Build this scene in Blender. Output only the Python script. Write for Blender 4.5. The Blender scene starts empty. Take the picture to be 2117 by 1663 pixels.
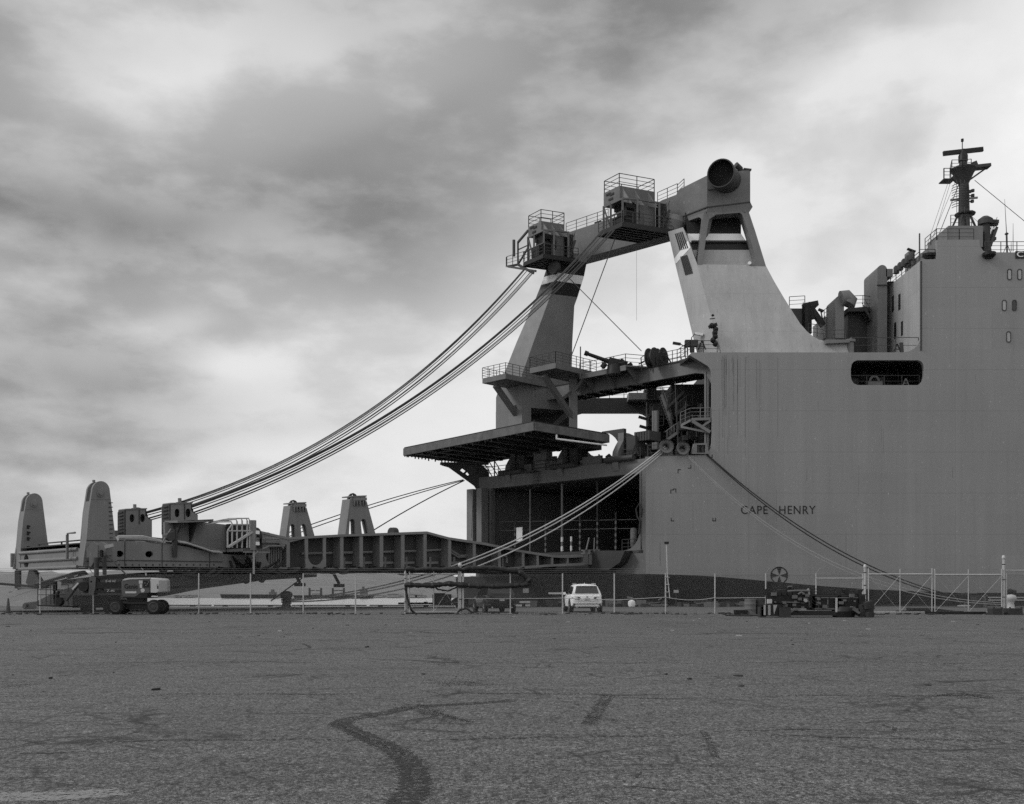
import bpy, math, random
from mathutils import Vector as V, Matrix
from mathutils.geometry import tessellate_polygon

# ------------------------------------------------------------------ camera, light, sky
SC = bpy.context.scene
COL = SC.collection
RNG = random.Random(11)
F, CX, YH, EYE = 2100.0, 1058.5, 1224.0, 1.33        # pixels of the photograph, metres

cam_d = bpy.data.cameras.new('camera')
cam = bpy.data.objects.new('camera', cam_d); COL.objects.link(cam)
cam.location = (0, 0, EYE); cam.rotation_euler = (math.radians(90), 0, 0)
cam_d.sensor_width = 36.0; cam_d.lens = 36.0 * F / 2117.0
cam_d.shift_y = (YH - 831.5) / 2117.0; cam_d.shift_x = 0.0
cam_d.clip_start = 0.1; cam_d.clip_end = 20000
SC.camera = cam
SC.view_settings.view_transform = 'Standard'
SC.view_settings.look = 'None'
SC.view_settings.exposure = 0.08
SC.view_settings.gamma = 1.0
SC.cycles.max_bounces = 5
SC.cycles.use_denoising = False          # the photograph is grainy film

SUN_DIR = V((-0.80, -0.12, 0.60)).normalized()
sun_d = bpy.data.lights.new('sun', 'SUN'); sun_d.energy = 1.5; sun_d.angle = math.radians(14)
sun = bpy.data.objects.new('sun', sun_d); COL.objects.link(sun)
sun.rotation_euler = SUN_DIR.to_track_quat('Z', 'Y').to_euler()
sun.location = (0, 0, 80)

W = bpy.data.worlds.new('World'); SC.world = W; W.use_nodes = True
nt = W.node_tree; nt.nodes.clear()
def N(t, **k):
    n = nt.nodes.new(t)
    for a, b in k.items(): setattr(n, a, b)
    return n
def L(a, b): nt.links.new(a, b)
def math_(op, a, b=None, c=None, clamp=False):
    n = N('ShaderNodeMath', operation=op); n.use_clamp = clamp
    for i, v in enumerate((a, b, c)):
        if v is None: continue
        if isinstance(v, (int, float)): n.inputs[i].default_value = v
        else: L(v, n.inputs[i])
    return n.outputs[0]
def vmath(op, a, b):
    n = N('ShaderNodeVectorMath', operation=op)
    for i, v in enumerate((a, b)):
        if isinstance(v, (tuple, list)): n.inputs[i].default_value = v
        else: L(v, n.inputs[i])
    return n.outputs[1] if op in ('LENGTH', 'DISTANCE', 'DOT_PRODUCT') else n.outputs[0]
out = N('ShaderNodeOutputWorld')
tc = N('ShaderNodeTexCoord'); D0 = tc.outputs['Generated']
sep0 = N('ShaderNodeSeparateXYZ'); L(D0, sep0.inputs[0])
# cloud sheet: project the direction on a plane overhead so clouds flatten towards the horizon
zc = math_('ADD', math_('MAXIMUM', sep0.outputs['Z'], 0.0), 0.16)
comb = N('ShaderNodeCombineXYZ')
L(math_('DIVIDE', sep0.outputs['X'], zc), comb.inputs[0]); L(math_('DIVIDE', sep0.outputs['Y'], zc), comb.inputs[1])
mp = N('ShaderNodeMapping'); L(comb.outputs[0], mp.inputs['Vector'])
mp.inputs['Rotation'].default_value = (0, 0, math.radians(-28)); mp.inputs['Scale'].default_value = (0.62, 1.0, 1.0)
n1 = N('ShaderNodeTexNoise'); L(mp.outputs[0], n1.inputs['Vector'])
n1.inputs['Scale'].default_value = 0.9; n1.inputs['Detail'].default_value = 5.0; n1.inputs['Roughness'].default_value = 0.5
n1.inputs['Distortion'].default_value = 0.35
n2 = N('ShaderNodeTexNoise'); L(mp.outputs[0], n2.inputs['Vector'])
n2.inputs['Scale'].default_value = 3.0; n2.inputs['Detail'].default_value = 3.0; n2.inputs['Roughness'].default_value = 0.45
# warp the direction so that the banks of cloud have ragged edges
nw = N('ShaderNodeTexNoise'); L(D0, nw.inputs['Vector']); nw.inputs['Scale'].default_value = 8.0; nw.inputs['Detail'].default_value = 5.0
wv = vmath('MULTIPLY', vmath('SUBTRACT', nw.outputs['Color'], (0.5, 0.5, 0.5)), (0.055, 0.0, 0.035))
DW = vmath('ADD', D0, wv)
# banks of cloud: a direction and how much brighter or darker than the even overcast
SKY = [(-0.432,0.770,0.470,-0.17),(-0.359,0.796,0.487,-0.20),(-0.279,0.819,0.501,-0.13),(-0.192,0.837,0.512,-0.15),(-0.101,0.849,0.519,-0.04),(-0.008,0.853,0.522,-0.02),(
       0.086,0.850,0.520,-0.10),(0.178,0.840,0.513,-0.04),(0.265,0.823,0.503,-0.06),(0.347,0.800,0.489,-0.02),(0.421,0.774,0.473,0.07),(-0.441,0.786,0.433,0.00),(
       -0.367,0.815,0.449,0.16),(-0.286,0.840,0.462,0.21),(-0.197,0.859,0.473,0.04),(-0.104,0.871,0.480,0.03),(-0.008,0.876,0.482,0.03),(0.089,0.873,0.480,-0.03),(
       0.183,0.861,0.474,0.01),(0.272,0.843,0.464,-0.03),(0.355,0.819,0.451,0.03),(0.430,0.791,0.435,0.09),(-0.450,0.802,0.393,0.01),(-0.375,0.833,0.408,0.21),(
       -0.292,0.859,0.420,0.23),(-0.202,0.880,0.431,0.09),(-0.107,0.893,0.437,0.06),(-0.008,0.898,0.440,0.01),(0.091,0.894,0.438,0.04),(0.187,0.882,0.432,0.05),(
       0.278,0.863,0.422,0.03),(0.363,0.837,0.410,0.04),(0.439,0.807,0.395,0.06),(-0.458,0.817,0.350,-0.09),(-0.383,0.849,0.364,-0.10),(-0.298,0.877,0.376,-0.15),(
       -0.207,0.899,0.385,-0.08),(-0.109,0.914,0.392,0.02),(-0.008,0.919,0.394,-0.06),(0.093,0.915,0.392,0.01),(0.191,0.902,0.387,0.02),(0.284,0.881,0.378,0.04),(
       0.370,0.854,0.366,0.01),(0.447,0.822,0.352,0.02),(-0.466,0.830,0.305,-0.04),(-0.390,0.864,0.318,-0.20),(-0.304,0.894,0.329,-0.28),(-0.211,0.917,0.337,-0.17),(
       -0.111,0.933,0.343,-0.08),(-0.008,0.939,0.345,-0.08),(0.095,0.934,0.343,-0.03),(0.195,0.921,0.338,-0.04),(0.290,0.898,0.330,0.03),(0.377,0.869,0.320,0.00),(
       0.454,0.836,0.307,0.05),(-0.473,0.842,0.258,0.13),(-0.396,0.878,0.269,0.10),(-0.309,0.909,0.279,0.17),(-0.215,0.934,0.286,0.06),(-0.113,0.950,0.291,-0.10),(
       -0.008,0.956,0.293,0.06),(0.097,0.952,0.292,0.07),(0.199,0.937,0.287,0.03),(0.295,0.914,0.280,0.07),(0.383,0.883,0.271,0.05),(0.461,0.848,0.260,0.10),(
       -0.479,0.853,0.210,0.07),(-0.401,0.890,0.219,0.08),(-0.314,0.922,0.227,0.24),(-0.218,0.948,0.233,0.22),(-0.115,0.965,0.237,0.01),(-0.009,0.971,0.239,0.16),(
       0.098,0.966,0.237,0.13),(0.202,0.951,0.234,0.10),(0.299,0.927,0.228,0.09),(0.388,0.895,0.220,0.04),(0.467,0.859,0.211,0.07),(-0.483,0.861,0.159,-0.12),(
       -0.405,0.899,0.166,-0.28),(-0.317,0.933,0.172,-0.30),(-0.220,0.959,0.177,-0.09),(-0.117,0.977,0.180,0.02),(-0.009,0.983,0.182,0.01),(0.099,0.978,0.181,-0.01),(
       0.204,0.963,0.178,0.02),(0.302,0.937,0.173,0.01),(0.392,0.905,0.167,-0.04),(0.471,0.867,0.160,0.03),(-0.487,0.867,0.107,-0.01),(-0.408,0.906,0.112,-0.05),(
       -0.320,0.940,0.116,-0.12),(-0.222,0.968,0.120,-0.06),(-0.118,0.986,0.122,0.04),(-0.009,0.992,0.123,-0.00),(0.100,0.987,0.122,0.02),(0.206,0.971,0.120,0.03),(
       0.305,0.945,0.117,0.05),(0.395,0.912,0.113,0.04),(0.475,0.873,0.108,0.09),(-0.489,0.871,0.055,0.16),(-0.410,0.910,0.057,0.36),(-0.322,0.945,0.059,0.45),(
       -0.224,0.973,0.061,0.31),(-0.118,0.991,0.062,0.20),(-0.009,0.998,0.063,0.16),(0.101,0.993,0.062,0.17),(0.207,0.976,0.061,0.13),(0.306,0.950,0.060,0.14),(
       0.397,0.916,0.058,0.13),(0.477,0.877,0.055,0.13),(-0.489,0.872,0.002,-0.13),(-0.411,0.912,0.002,-0.25),(-0.322,0.947,0.002,-0.23),(-0.224,0.975,0.002,-0.18),(
       -0.118,0.993,0.002,-0.10),(-0.009,1.000,0.002,-0.07),(0.101,0.995,0.002,-0.06),(0.208,0.978,0.002,-0.06),(0.307,0.952,0.002,-0.06),(0.397,0.918,0.002,-0.09),(
       0.478,0.879,0.002,-0.04)]
acc = None
K = 1.0 / 0.085 ** 2
for (x_, y_, z_, w_) in SKY:
    e = math_('EXPONENT', math_('MULTIPLY_ADD', vmath('DOT_PRODUCT', DW, (x_, y_, z_)), K, -K))
    acc = math_('MULTIPLY_ADD', e, w_, acc if acc is not None else 0.47)
val = acc
# finer streaks and rolls of cloud within the banks
def roll(px, py, rx, ry, amp, tilt=0.0):
    d = V(((px - CX) / F, 1.0, (YH - py) / F)).normalized()
    m = N('ShaderNodeMapping'); L(vmath('SUBTRACT', DW, tuple(d)), m.inputs['Vector'])
    m.inputs['Rotation'].default_value = (0, math.radians(tilt), 0); m.inputs['Scale'].default_value = (F / rx, 1.6, F / ry)
    # mapping scales before it turns: turn first with a second node
    m.inputs['Scale'].default_value = (1, 1, 1); ln = vmath('LENGTH', vmath('MULTIPLY', m.outputs[0], (F / rx, 1.6, F / ry)), (0, 0, 0))
    return math_('MULTIPLY', math_('EXPONENT', math_('MULTIPLY', math_('MULTIPLY', ln, ln), -1.0)), amp)
for b_ in [(330, 205, 130, 34, 0.07, 18), (480, 125, 120, 30, 0.03, 25), (640, 120, 60, 45, 0.04, 30), (200, 110, 160, 40, -0.06, 10), (150, 428, 210, 40, -0.14, -4), (420, 470, 260, 44, -0.07, 4), (700, 420, 200, 40, -0.05, 12), (360, 660, 120, 26, 0.14, 10),
           (505, 650, 60, 40, -0.08, 15), (230, 785, 130, 30, -0.10, 4), (510, 745, 130, 34, 0.14, 12), (330, 735, 90, 26, -0.06, 5), (150, 905, 200, 22, -0.09, 0),
           (60, 960, 160, 18, -0.08, 0), (240, 1000, 200, 16, 0.07, 0), (60, 580, 130, 34, 0.08, 5), (800, 300, 260, 40, -0.06, 22), (1130, 240, 220, 40, -0.05, 25),
           (1330, 40, 200, 60, -0.08, 10), (1980, 80, 160, 60, 0.10, 20), (1700, 210, 220, 36, 0.07, 22), (620, 890, 160, 30, -0.06, 6), (760, 690, 120, 36, 0.06, 0)]:
    val = math_('ADD', val, roll(*b_))
amp1 = math_('MULTIPLY', math_('SUBTRACT', n1.outputs['Fac'], 0.5), 0.10)
amp2 = math_('MULTIPLY', math_('SUBTRACT', n2.outputs['Fac'], 0.5), 0.10)
val = math_('ADD', val, math_('ADD', amp1, amp2))
# brightness added to the unseen sky overhead and behind the camera, as fill
val = math_('ADD', val, math_('MULTIPLY', math_('MAXIMUM', math_('SUBTRACT', sep0.outputs['Z'], 0.55), 0.0), 1.2))
val = math_('ADD', val, math_('MULTIPLY', math_('MAXIMUM', math_('MULTIPLY', sep0.outputs['Y'], -1.0), 0.0), 0.5))
n3m = N('ShaderNodeMapping'); L(D0, n3m.inputs['Vector']); n3m.inputs['Scale'].default_value = (1.0, 1.0, 2.3); n3m.inputs['Rotation'].default_value = (0, math.radians(12), 0)
n3 = N('ShaderNodeTexNoise'); L(n3m.outputs[0], n3.inputs['Vector']); n3.inputs['Scale'].default_value = 6.0; n3.inputs['Detail'].default_value = 8.0; n3.inputs['Roughness'].default_value = 0.55; n3.inputs['Distortion'].default_value = 0.0
puff = N('ShaderNodeMapRange'); puff.interpolation_type = 'SMOOTHSTEP'; L(n3.outputs['Fac'], puff.inputs[0])
puff.inputs[1].default_value = 0.40; puff.inputs[2].default_value = 0.60; puff.inputs[3].default_value = -0.07; puff.inputs[4].default_value = 0.07
val = math_('ADD', val, puff.outputs[0])
val = math_('ADD', math_('MINIMUM', val, 0.74), math_('MULTIPLY', math_('MAXIMUM', math_('SUBTRACT', val, 0.74), 0.0), 0.3))
val = math_('MAXIMUM', val, 0.10)
cb = N('ShaderNodeBackground'); L(val, cb.inputs['Color']); cb.inputs['Strength'].default_value = 1.06
sky = N('ShaderNodeTexSky', sky_type='NISHITA'); sky.sun_disc = False
sky.sun_elevation = math.asin(SUN_DIR.z); sky.sun_rotation = math.atan2(SUN_DIR.x, SUN_DIR.y)
bw = N('ShaderNodeRGBToBW'); L(sky.outputs[0], bw.inputs[0])
sb = N('ShaderNodeBackground'); L(bw.outputs[0], sb.inputs['Color']); sb.inputs['Strength'].default_value = 0.08
mx = N('ShaderNodeMixShader'); mx.inputs[0].default_value = 0.92
L(sb.outputs[0], mx.inputs[1]); L(cb.outputs[0], mx.inputs[2]); L(mx.outputs[0], out.inputs['Surface'])

# ------------------------------------------------------------------ materials
MATS = {}
def mat(name, base, rough=0.6, var=0.25, scale=0.6, streak=0.0, fleck=0.0, metal=0.0, fine=0.0, bump=0.0, spec=0.3, panel=0.0):
    """grey paint or stone: broad patches, rain streaks, small pale flecks, fine grain"""
    if name in MATS: return MATS[name]
    m = bpy.data.materials.new(name); m.use_nodes = True
    t = m.node_tree; t.nodes.clear()
    def n_(k, **kw):
        n = t.nodes.new(k)
        for a, b in kw.items(): setattr(n, a, b)
        return n
    def l_(a, b): t.links.new(a, b)
    def mm(op, a, b, clamp=False):
        n = n_('ShaderNodeMath', operation=op); n.use_clamp = clamp
        for i, v in enumerate((a, b)):
            if isinstance(v, (int, float)): n.inputs[i].default_value = v
            else: l_(v, n.inputs[i])
        return n.outputs[0]
    o = n_('ShaderNodeOutputMaterial'); p = n_('ShaderNodeBsdfPrincipled'); l_(p.outputs[0], o.inputs[0])
    co = n_('ShaderNodeTexCoord').outputs['Object']
    def noise(sc, det=3.0, ro=0.5, stretch=None):
        x = n_('ShaderNodeTexNoise'); x.inputs['Scale'].default_value = sc
        x.inputs['Detail'].default_value = det; x.inputs['Roughness'].default_value = ro
        if stretch:
            mp_ = n_('ShaderNodeMapping'); mp_.inputs['Scale'].default_value = stretch
            l_(co, mp_.inputs['Vector']); l_(mp_.outputs[0], x.inputs['Vector'])
        else: l_(co, x.inputs['Vector'])
        return x.outputs['Fac']
    v = mm('ADD', mm('MULTIPLY', mm('SUBTRACT', noise(scale, 4.0, 0.6), 0.5), var * 2.2), 1.0)
    if streak:
        s = noise(1.0, 6.0, 0.75, (0.9, 0.9, 0.03))
        v = mm('MULTIPLY', v, mm('ADD', mm('MULTIPLY', mm('SUBTRACT', s, 0.5), streak * 2.5), 1.0))
        s2 = noise(1.0, 2.0, 0.5, (5.0, 5.0, 0.05))
        v = mm('MULTIPLY', v, mm('SUBTRACT', 1.0, mm('MULTIPLY', mm('MULTIPLY', mm('SUBTRACT', s2, 0.62, ), 6.0, True), streak * 0.9)))
    if fine:
        v = mm('MULTIPLY', v, mm('ADD', mm('MULTIPLY', mm('SUBTRACT', noise(38.0, 3.0, 0.7), 0.5), fine * 2.0), 1.0))
    if panel:
        sp = n_('ShaderNodeSeparateXYZ'); l_(co, sp.inputs[0])
        for ax, per in (('X', 19.7), ('Z', 3.93)):
            fr = mm('ABSOLUTE', mm('SUBTRACT', mm('FRACT', mm('DIVIDE', sp.outputs[ax], per), 0.0), 0.5), 0.0)
            v = mm('MULTIPLY', v, mm('SUBTRACT', 1.0, mm('MULTIPLY', mm('LESS_THAN', fr, 0.022 / per), panel)))
        # each plate took the paint a little differently
        cx_ = n_('ShaderNodeCombineXYZ'); l_(mm('FLOOR', mm('DIVIDE', sp.outputs['X'], 6.6), 0.0), cx_.inputs[0]); l_(mm('FLOOR', mm('DIVIDE', sp.outputs['Z'], 3.93), 0.0), cx_.inputs[1])
        wn = n_('ShaderNodeTexWhiteNoise'); l_(cx_.outputs[0], wn.inputs['Vector'])
        v = mm('MULTIPLY', v, mm('ADD', 0.97, mm('MULTIPLY', wn.outputs['Value'], 0.06)))
    val_ = mm('MULTIPLY', v, base)
    if fleck:
        f1 = noise(1.0, 1.0, 0.5, (9.0, 9.0, 2.6))
        f2 = noise(0.5, 2.0, 0.5)
        ff = mm('MULTIPLY', mm('MULTIPLY', mm('SUBTRACT', f1, mm('SUBTRACT', 0.755, mm('MULTIPLY', f2, 0.1))), 14.0, True), fleck)
        val_ = mm('ADD', val_, mm('MULTIPLY', ff, 0.35))
    val_ = mm('MAXIMUM', val_, 0.004)
    c = n_('ShaderNodeCombineColor')
    for i in range(3): l_(val_, c.inputs[i])
    l_(c.outputs[0], p.inputs['Base Color'])
    l_(mm('ADD', mm('MULTIPLY', noise(scale * 3, 2.0), 0.25), rough - 0.12), p.inputs['Roughness'])
    p.inputs['Metallic'].default_value = metal
    p.inputs['Specular IOR Level'].default_value = spec
    if bump:
        b = n_('ShaderNodeBump'); b.inputs['Strength'].default_value = bump; b.inputs['Distance'].default_value = 0.02
        l_(noise(30.0, 3.0), b.inputs['Height']); l_(b.outputs[0], p.inputs['Normal'])
    MATS[name] = m
    return m
HULL = mat('hull_paint', 0.225, 0.55, 0.13, 0.07, streak=0.15, fleck=0.5, panel=0.2, fine=0.12)
GREY = mat('ship_grey_paint', 0.16, 0.55, 0.22, 0.35, streak=0.16, fleck=0.25, fine=0.1)
LGREY = mat('funnel_paint', 0.32, 0.55, 0.20, 0.22, streak=0.26, fleck=0.3, panel=0.14)
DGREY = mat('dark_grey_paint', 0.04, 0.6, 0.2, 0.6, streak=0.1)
DECK = mat('deck_steel', 0.05, 0.75, 0.3, 0.8)
BLACK = mat('black_paint', 0.008, 0.5, 0.3, 0.8, fine=0.2)
BOOT = mat('boot_topping', 0.02, 0.8, 0.15, 0.2, spec=0.1)
WHITE = mat('white_paint', 0.78, 0.5, 0.08, 1.0, streak=0.06)
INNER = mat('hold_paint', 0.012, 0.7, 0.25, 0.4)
RAIL = mat('rail_paint', 0.05, 0.6, 0.2, 2.0)
RAMP = mat('ramp_paint', 0.17, 0.6, 0.22, 0.45, streak=0.16, fleck=0.2, fine=0.15)
RAMPW = mat('ramp_web_shade', 0.05, 0.65, 0.2, 0.6, fine=0.1)  # darker copy of the ramp paint; shade of the recessed bays put into colour
WIRE = mat('wire_rope', 0.05, 0.5, 0.2, 3.0)
ROPE = mat('pale_rope', 0.45, 0.9, 0.2, 3.0, fine=0.3)
DROPE = mat('dark_rope', 0.03, 0.9, 0.3, 3.0)
GALV = mat('galvanised_steel', 0.42, 0.5, 0.2, 2.0, metal=0.3)
GALVD = mat('weathered_wire', 0.16, 0.55, 0.25, 0.8, metal=0.0)
RUBBER = mat('rubber', 0.012, 0.8, 0.3, 4.0)
GLASS = mat('dark_glass', 0.015, 0.08, 0.1, 1.0, spec=0.6)
CARW = mat('white_car_paint', 0.85, 0.25, 0.03, 1.0, spec=0.5)
CARB = mat('black_car_paint', 0.02, 0.2, 0.1, 1.0, spec=0.5)
PLAST = mat('black_plastic', 0.018, 0.6, 0.2, 4.0)
IRON = mat('rusty_iron', 0.035, 0.8, 0.5, 2.5, fine=0.3, bump=0.3)
MACH = mat('oily_machinery_and_shade', 0.012, 0.5, 0.6, 3.0, fine=0.3)
CAST = mat('cast_iron_paint', 0.12, 0.7, 0.3, 2.5, fine=0.2)
GREYROPE = mat('grey_rope', 0.2, 0.9, 0.3, 3.0)
GANTRY = mat('gantry_paint', 0.105, 0.55, 0.25, 0.4, streak=0.2, fleck=0.35, fine=0.1)
STERN = mat('stern_paint', 0.125, 0.55, 0.25, 0.4, streak=0.22, fleck=0.3, fine=0.1)
RIM = mat('weathered_rim', 0.10, 0.7, 0.5, 1.2, streak=0.3, fine=0.3)
WOOD = mat('weathered_timber', 0.04, 0.85, 0.35, 2.0, streak=0.2)
CONC = mat('concrete', 0.30, 0.85, 0.2, 1.5, fine=0.25)
LIFTD = mat('lift_body_paint', 0.085, 0.4, 0.12, 2.0)
LIFTL = mat('lift_pale_paint', 0.45, 0.4, 0.1, 2.0)

# ------------------------------------------------------------------ mesh helpers
def P(px, py, Y): return V(((px - CX) / F * Y, Y, EYE + (YH - py) / F * Y))
def tof(px, o, d):
    r = (px - CX) / F
    return (r * o[1] - o[0]) / (d[0] - r * d[1])
def PL(px, py, o, d):
    t = tof(px, o, d); Y = o[1] + d[1] * t
    return P(px, py, Y)
def zat(py, Y): return EYE + (YH - py) / F * Y
Zv = V((0, 0, 1))
S2 = math.sqrt(0.5)
T3 = V((-S2, S2, 0)); R3 = V((-S2, -S2, 0))
T = (-S2, S2); R = (-S2, -S2)

class MB:
    def __init__(s): s.v = []; s.f = []
    def add(s, vs, fs):
        k = len(s.v); s.v += [V(a) for a in vs]; s.f += [[i + k for i in f] for f in fs]; return s
    def boxax(s, c, ax, h):
        """centre, three axis vectors, half sizes"""
        c = V(c); a, b, d = (V(ax[i]) * h[i] for i in range(3))
        vs = [c + a * i + b * j + d * k for i in (-1, 1) for j in (-1, 1) for k in (-1, 1)]
        fs = [(0, 1, 3, 2), (4, 6, 7, 5), (0, 4, 5, 1), (2, 3, 7, 6), (0, 2, 6, 4), (1, 5, 7, 3)]
        return s.add(vs, fs)
    def box(s, lo, hi):
        lo, hi = V(lo), V(hi)
        return s.boxax((lo + hi) / 2, ((1, 0, 0), (0, 1, 0), (0, 0, 1)), (hi - lo) / 2)
    def bar(s, p, q, w, h=None, up=None):
        p, q = V(p), V(q); h = w if h is None else h
        d = (q - p); ln = d.length
        if ln < 1e-6: return s
        d /= ln
        up = V(up) if up is not None else (Zv if abs(d.z) < 0.95 else V((0, 1, 0)))
        a = d.cross(up).normalized(); b = a.cross(d).normalized()
        return s.boxax((p + q) / 2, (d, a, b), (ln / 2, w / 2, h / 2))
    def tube(s, p, q, r, r2=None, n=8, cap=True):
        return s.path([p, q], r, n, r2, cap)
    def path(s, pts, r, n=6, r2=None, cap=True, radii=None):
        pts = [V(p) for p in pts]; k0 = len(s.v); m = len(pts)
        prev = None
        for i, p in enumerate(pts):
            d = (pts[min(i + 1, m - 1)] - pts[max(i - 1, 0)]).normalized()
            if prev is None:
                a = d.cross(Zv if abs(d.z) < 0.9 else V((1, 0, 0))).normalized()
            else:
                a = (prev - d * prev.dot(d)).normalized()
            prev = a; b = d.cross(a)
            rr = radii[i] if radii else (r if r2 is None else r + (r2 - r) * i / (m - 1))
            for j in range(n):
                t = 2 * math.pi * j / n
                s.v.append(p + (a * math.cos(t) + b * math.sin(t)) * rr)
        for i in range(m - 1):
            for j in range(n):
                j2 = (j + 1) % n
                s.f.append([k0 + i * n + j, k0 + i * n + j2, k0 + (i + 1) * n + j2, k0 + (i + 1) * n + j])
        if cap:
            s.f.append([k0 + j for j in reversed(range(n))]); s.f.append([k0 + (m - 1) * n + j for j in range(n)])
        return s
    def prism(s, poly, vec, holes=()):
        vec = V(vec); loops = [[V(p) for p in poly]] + [[V(p) for p in h] for h in holes]
        tris = tessellate_polygon(loops)
        flat = [p for l in loops for p in l]; k = len(s.v); n = len(flat)
        s.v += flat + [p + vec for p in flat]
        for t in tris:
            s.f.append([k + i for i in t]); s.f.append([k + n + i for i in reversed(t)])
        o = 0
        for l in loops:
            m = len(l)
            for i in range(m):
                j = (i + 1) % m
                s.f.append([k + o + i, k + o + j, k + n + o + j, k + n + o + i])
            o += m
        return s
    def loft(s, rings, cap=True):
        k = len(s.v); n = len(rings[0])
        for r in rings: s.v += [V(p) for p in r]
        for i in range(len(rings) - 1):
            for j in range(n):
                j2 = (j + 1) % n
                s.f.append([k + i * n + j, k + i * n + j2, k + (i + 1) * n + j2, k + (i + 1) * n + j])
        if cap:
            s.f.append([k + j for j in reversed(range(n))]); s.f.append([k + (len(rings) - 1) * n + j for j in range(n)])
        return s
    def lathe(s, prof, o, ax=(0, 0, 1), n=20, cap=True):
        o, ax = V(o), V(ax).normalized()
        a = ax.cross(V((0, 1, 0)) if abs(ax.y) < 0.9 else V((1, 0, 0))).normalized(); b = ax.cross(a)
        return s.loft([[o + ax * z + (a * math.cos(2 * math.pi * j / n) + b * math.sin(2 * math.pi * j / n)) * max(r, 1e-4)
                        for j in range(n)] for r, z in prof], cap)
    def build(s, name, m, parent=None, local=False, bevel=0.0, ang=35):
        import bmesh
        me = bpy.data.meshes.new(name)
        off = V((0, 0, 0)) if (local or parent is None) else world_loc(parent)
        me.from_pydata([tuple(p - off) for p in s.v], [], s.f)
        bm = bmesh.new(); bm.from_mesh(me); bmesh.ops.recalc_face_normals(bm, faces=bm.faces)
        bm.to_mesh(me); bm.free()
        for p in me.polygons: p.use_smooth = True
        me.set_sharp_from_angle(angle=math.radians(ang))
        me.materials.append(m)
        o = bpy.data.objects.new(name, me); COL.objects.link(o)
        if parent is not None: o.parent = parent
        if bevel:
            b = o.modifiers.new('bevel', 'BEVEL'); b.width = bevel; b.segments = 2; b.limit_method = 'ANGLE'
        return o

def islands(mb, name, m, parent=None):
    """every connected piece of the builder becomes an object of its own"""
    n = len(mb.v); up_ = list(range(n))
    def find(i):
        while up_[i] != i: up_[i] = up_[up_[i]]; i = up_[i]
        return i
    for f in mb.f:
        for k in f[1:]: up_[find(k)] = find(f[0])
    gr = {}
    for f in mb.f: gr.setdefault(find(f[0]), []).append(f)
    obs = []
    for fs in gr.values():
        ids = sorted({i for f in fs for i in f}); ix = {v: k for k, v in enumerate(ids)}
        q = MB(); q.v = [mb.v[i] for i in ids]; q.f = [[ix[i] for i in f] for f in fs]
        obs.append(q.build(name, m, parent))
    return obs

def world_loc(o):
    p = V(o.location)
    while o.parent: o = o.parent; p = p + V(o.location)
    return p
def tag(o, label=None, cat=None, group=None, kind=None):
    if label: o['label'] = label
    if cat: o['category'] = cat
    if group: o['group'] = group
    if kind: o['kind'] = kind
    return o
def thing(name, loc, label, cat, rz=0.0, group=None):
    o = bpy.data.objects.new(name, None); COL.objects.link(o); o.empty_display_size = 0.3
    o.location = loc; o.rotation_euler = (0, 0, rz)
    return tag(o, label, cat, group)
def copy_tree(o, parent=None):
    c = o.copy(); COL.objects.link(c)
    if parent is not None: c.parent = parent
    for ch in list(o.children): copy_tree(ch, c)
    return c
def text_mesh(body, width, height, space=1.0, depth=0.02):
    """flat lettering as mesh data, lower left corner at 0,0, in the XZ plane facing -Y"""
    c = bpy.data.curves.new('lettering', 'FONT'); c.body = body; c.size = 1.0; c.space_character = space; c.extrude = depth / 2
    o = bpy.data.objects.new('lettering', c); COL.objects.link(o)
    bpy.context.view_layer.update()
    dg = bpy.context.evaluated_depsgraph_get()
    me = bpy.data.meshes.new_from_object(o.evaluated_get(dg))
    bpy.data.objects.remove(o)
    xs = [v.co.x for v in me.vertices]; ys = [v.co.y for v in me.vertices]
    sx = width / (max(xs) - min(xs)); sy = height / (max(ys) - min(ys)); x0, y0 = min(xs), min(ys)
    for v in me.vertices: v.co = V(((v.co.x - x0) * sx, -v.co.z, (v.co.y - y0) * sy))
    return me
def lettering(body, lo, width, height, m, parent, space=1.0, name='lettering', local=False, rot=0.0):
    me = text_mesh(body, width, height, space); me.materials.append(m)
    o = bpy.data.objects.new(name, me); COL.objects.link(o)
    o.parent = parent
    o.location = V(lo) if local else V(lo) - world_loc(parent)
    o.rotation_euler = (0, 0, rot)
    return o
def arc(c, a, b, a0, a1, n=8):
    """points on an arc in the plane of vectors a, b about c"""
    return [V(c) + V(a) * math.cos(a0 + (a1 - a0) * i / n) + V(b) * math.sin(a0 + (a1 - a0) * i / n) for i in range(n + 1)]
def sag(a, b, drop, n=24):
    a, b = V(a), V(b)
    return [a.lerp(b, i / n) - Zv * (drop * 4 * (i / n) * (1 - i / n)) for i in range(n + 1)]
def railing(pts, parent, name='railing', h=1.05, rails=3, step=1.6, r=0.035, m=None):
    mb = MB(); pts = [V(p) for p in pts]
    for a, b in zip(pts[:-1], pts[1:]):
        n = max(1, round((b - a).length / step))
        for i in range(n + 1):
            p = a.lerp(b, i / n); mb.tube(p, p + Zv * h, r * 1.2, n=5)
        for k in range(rails):
            z = h * (k + 1) / rails; rr = r if k == rails - 1 else r * 0.7
            mb.tube(a + Zv * z, b + Zv * z, rr, n=5)
    return mb.build(name, m or RAIL, parent)
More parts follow.
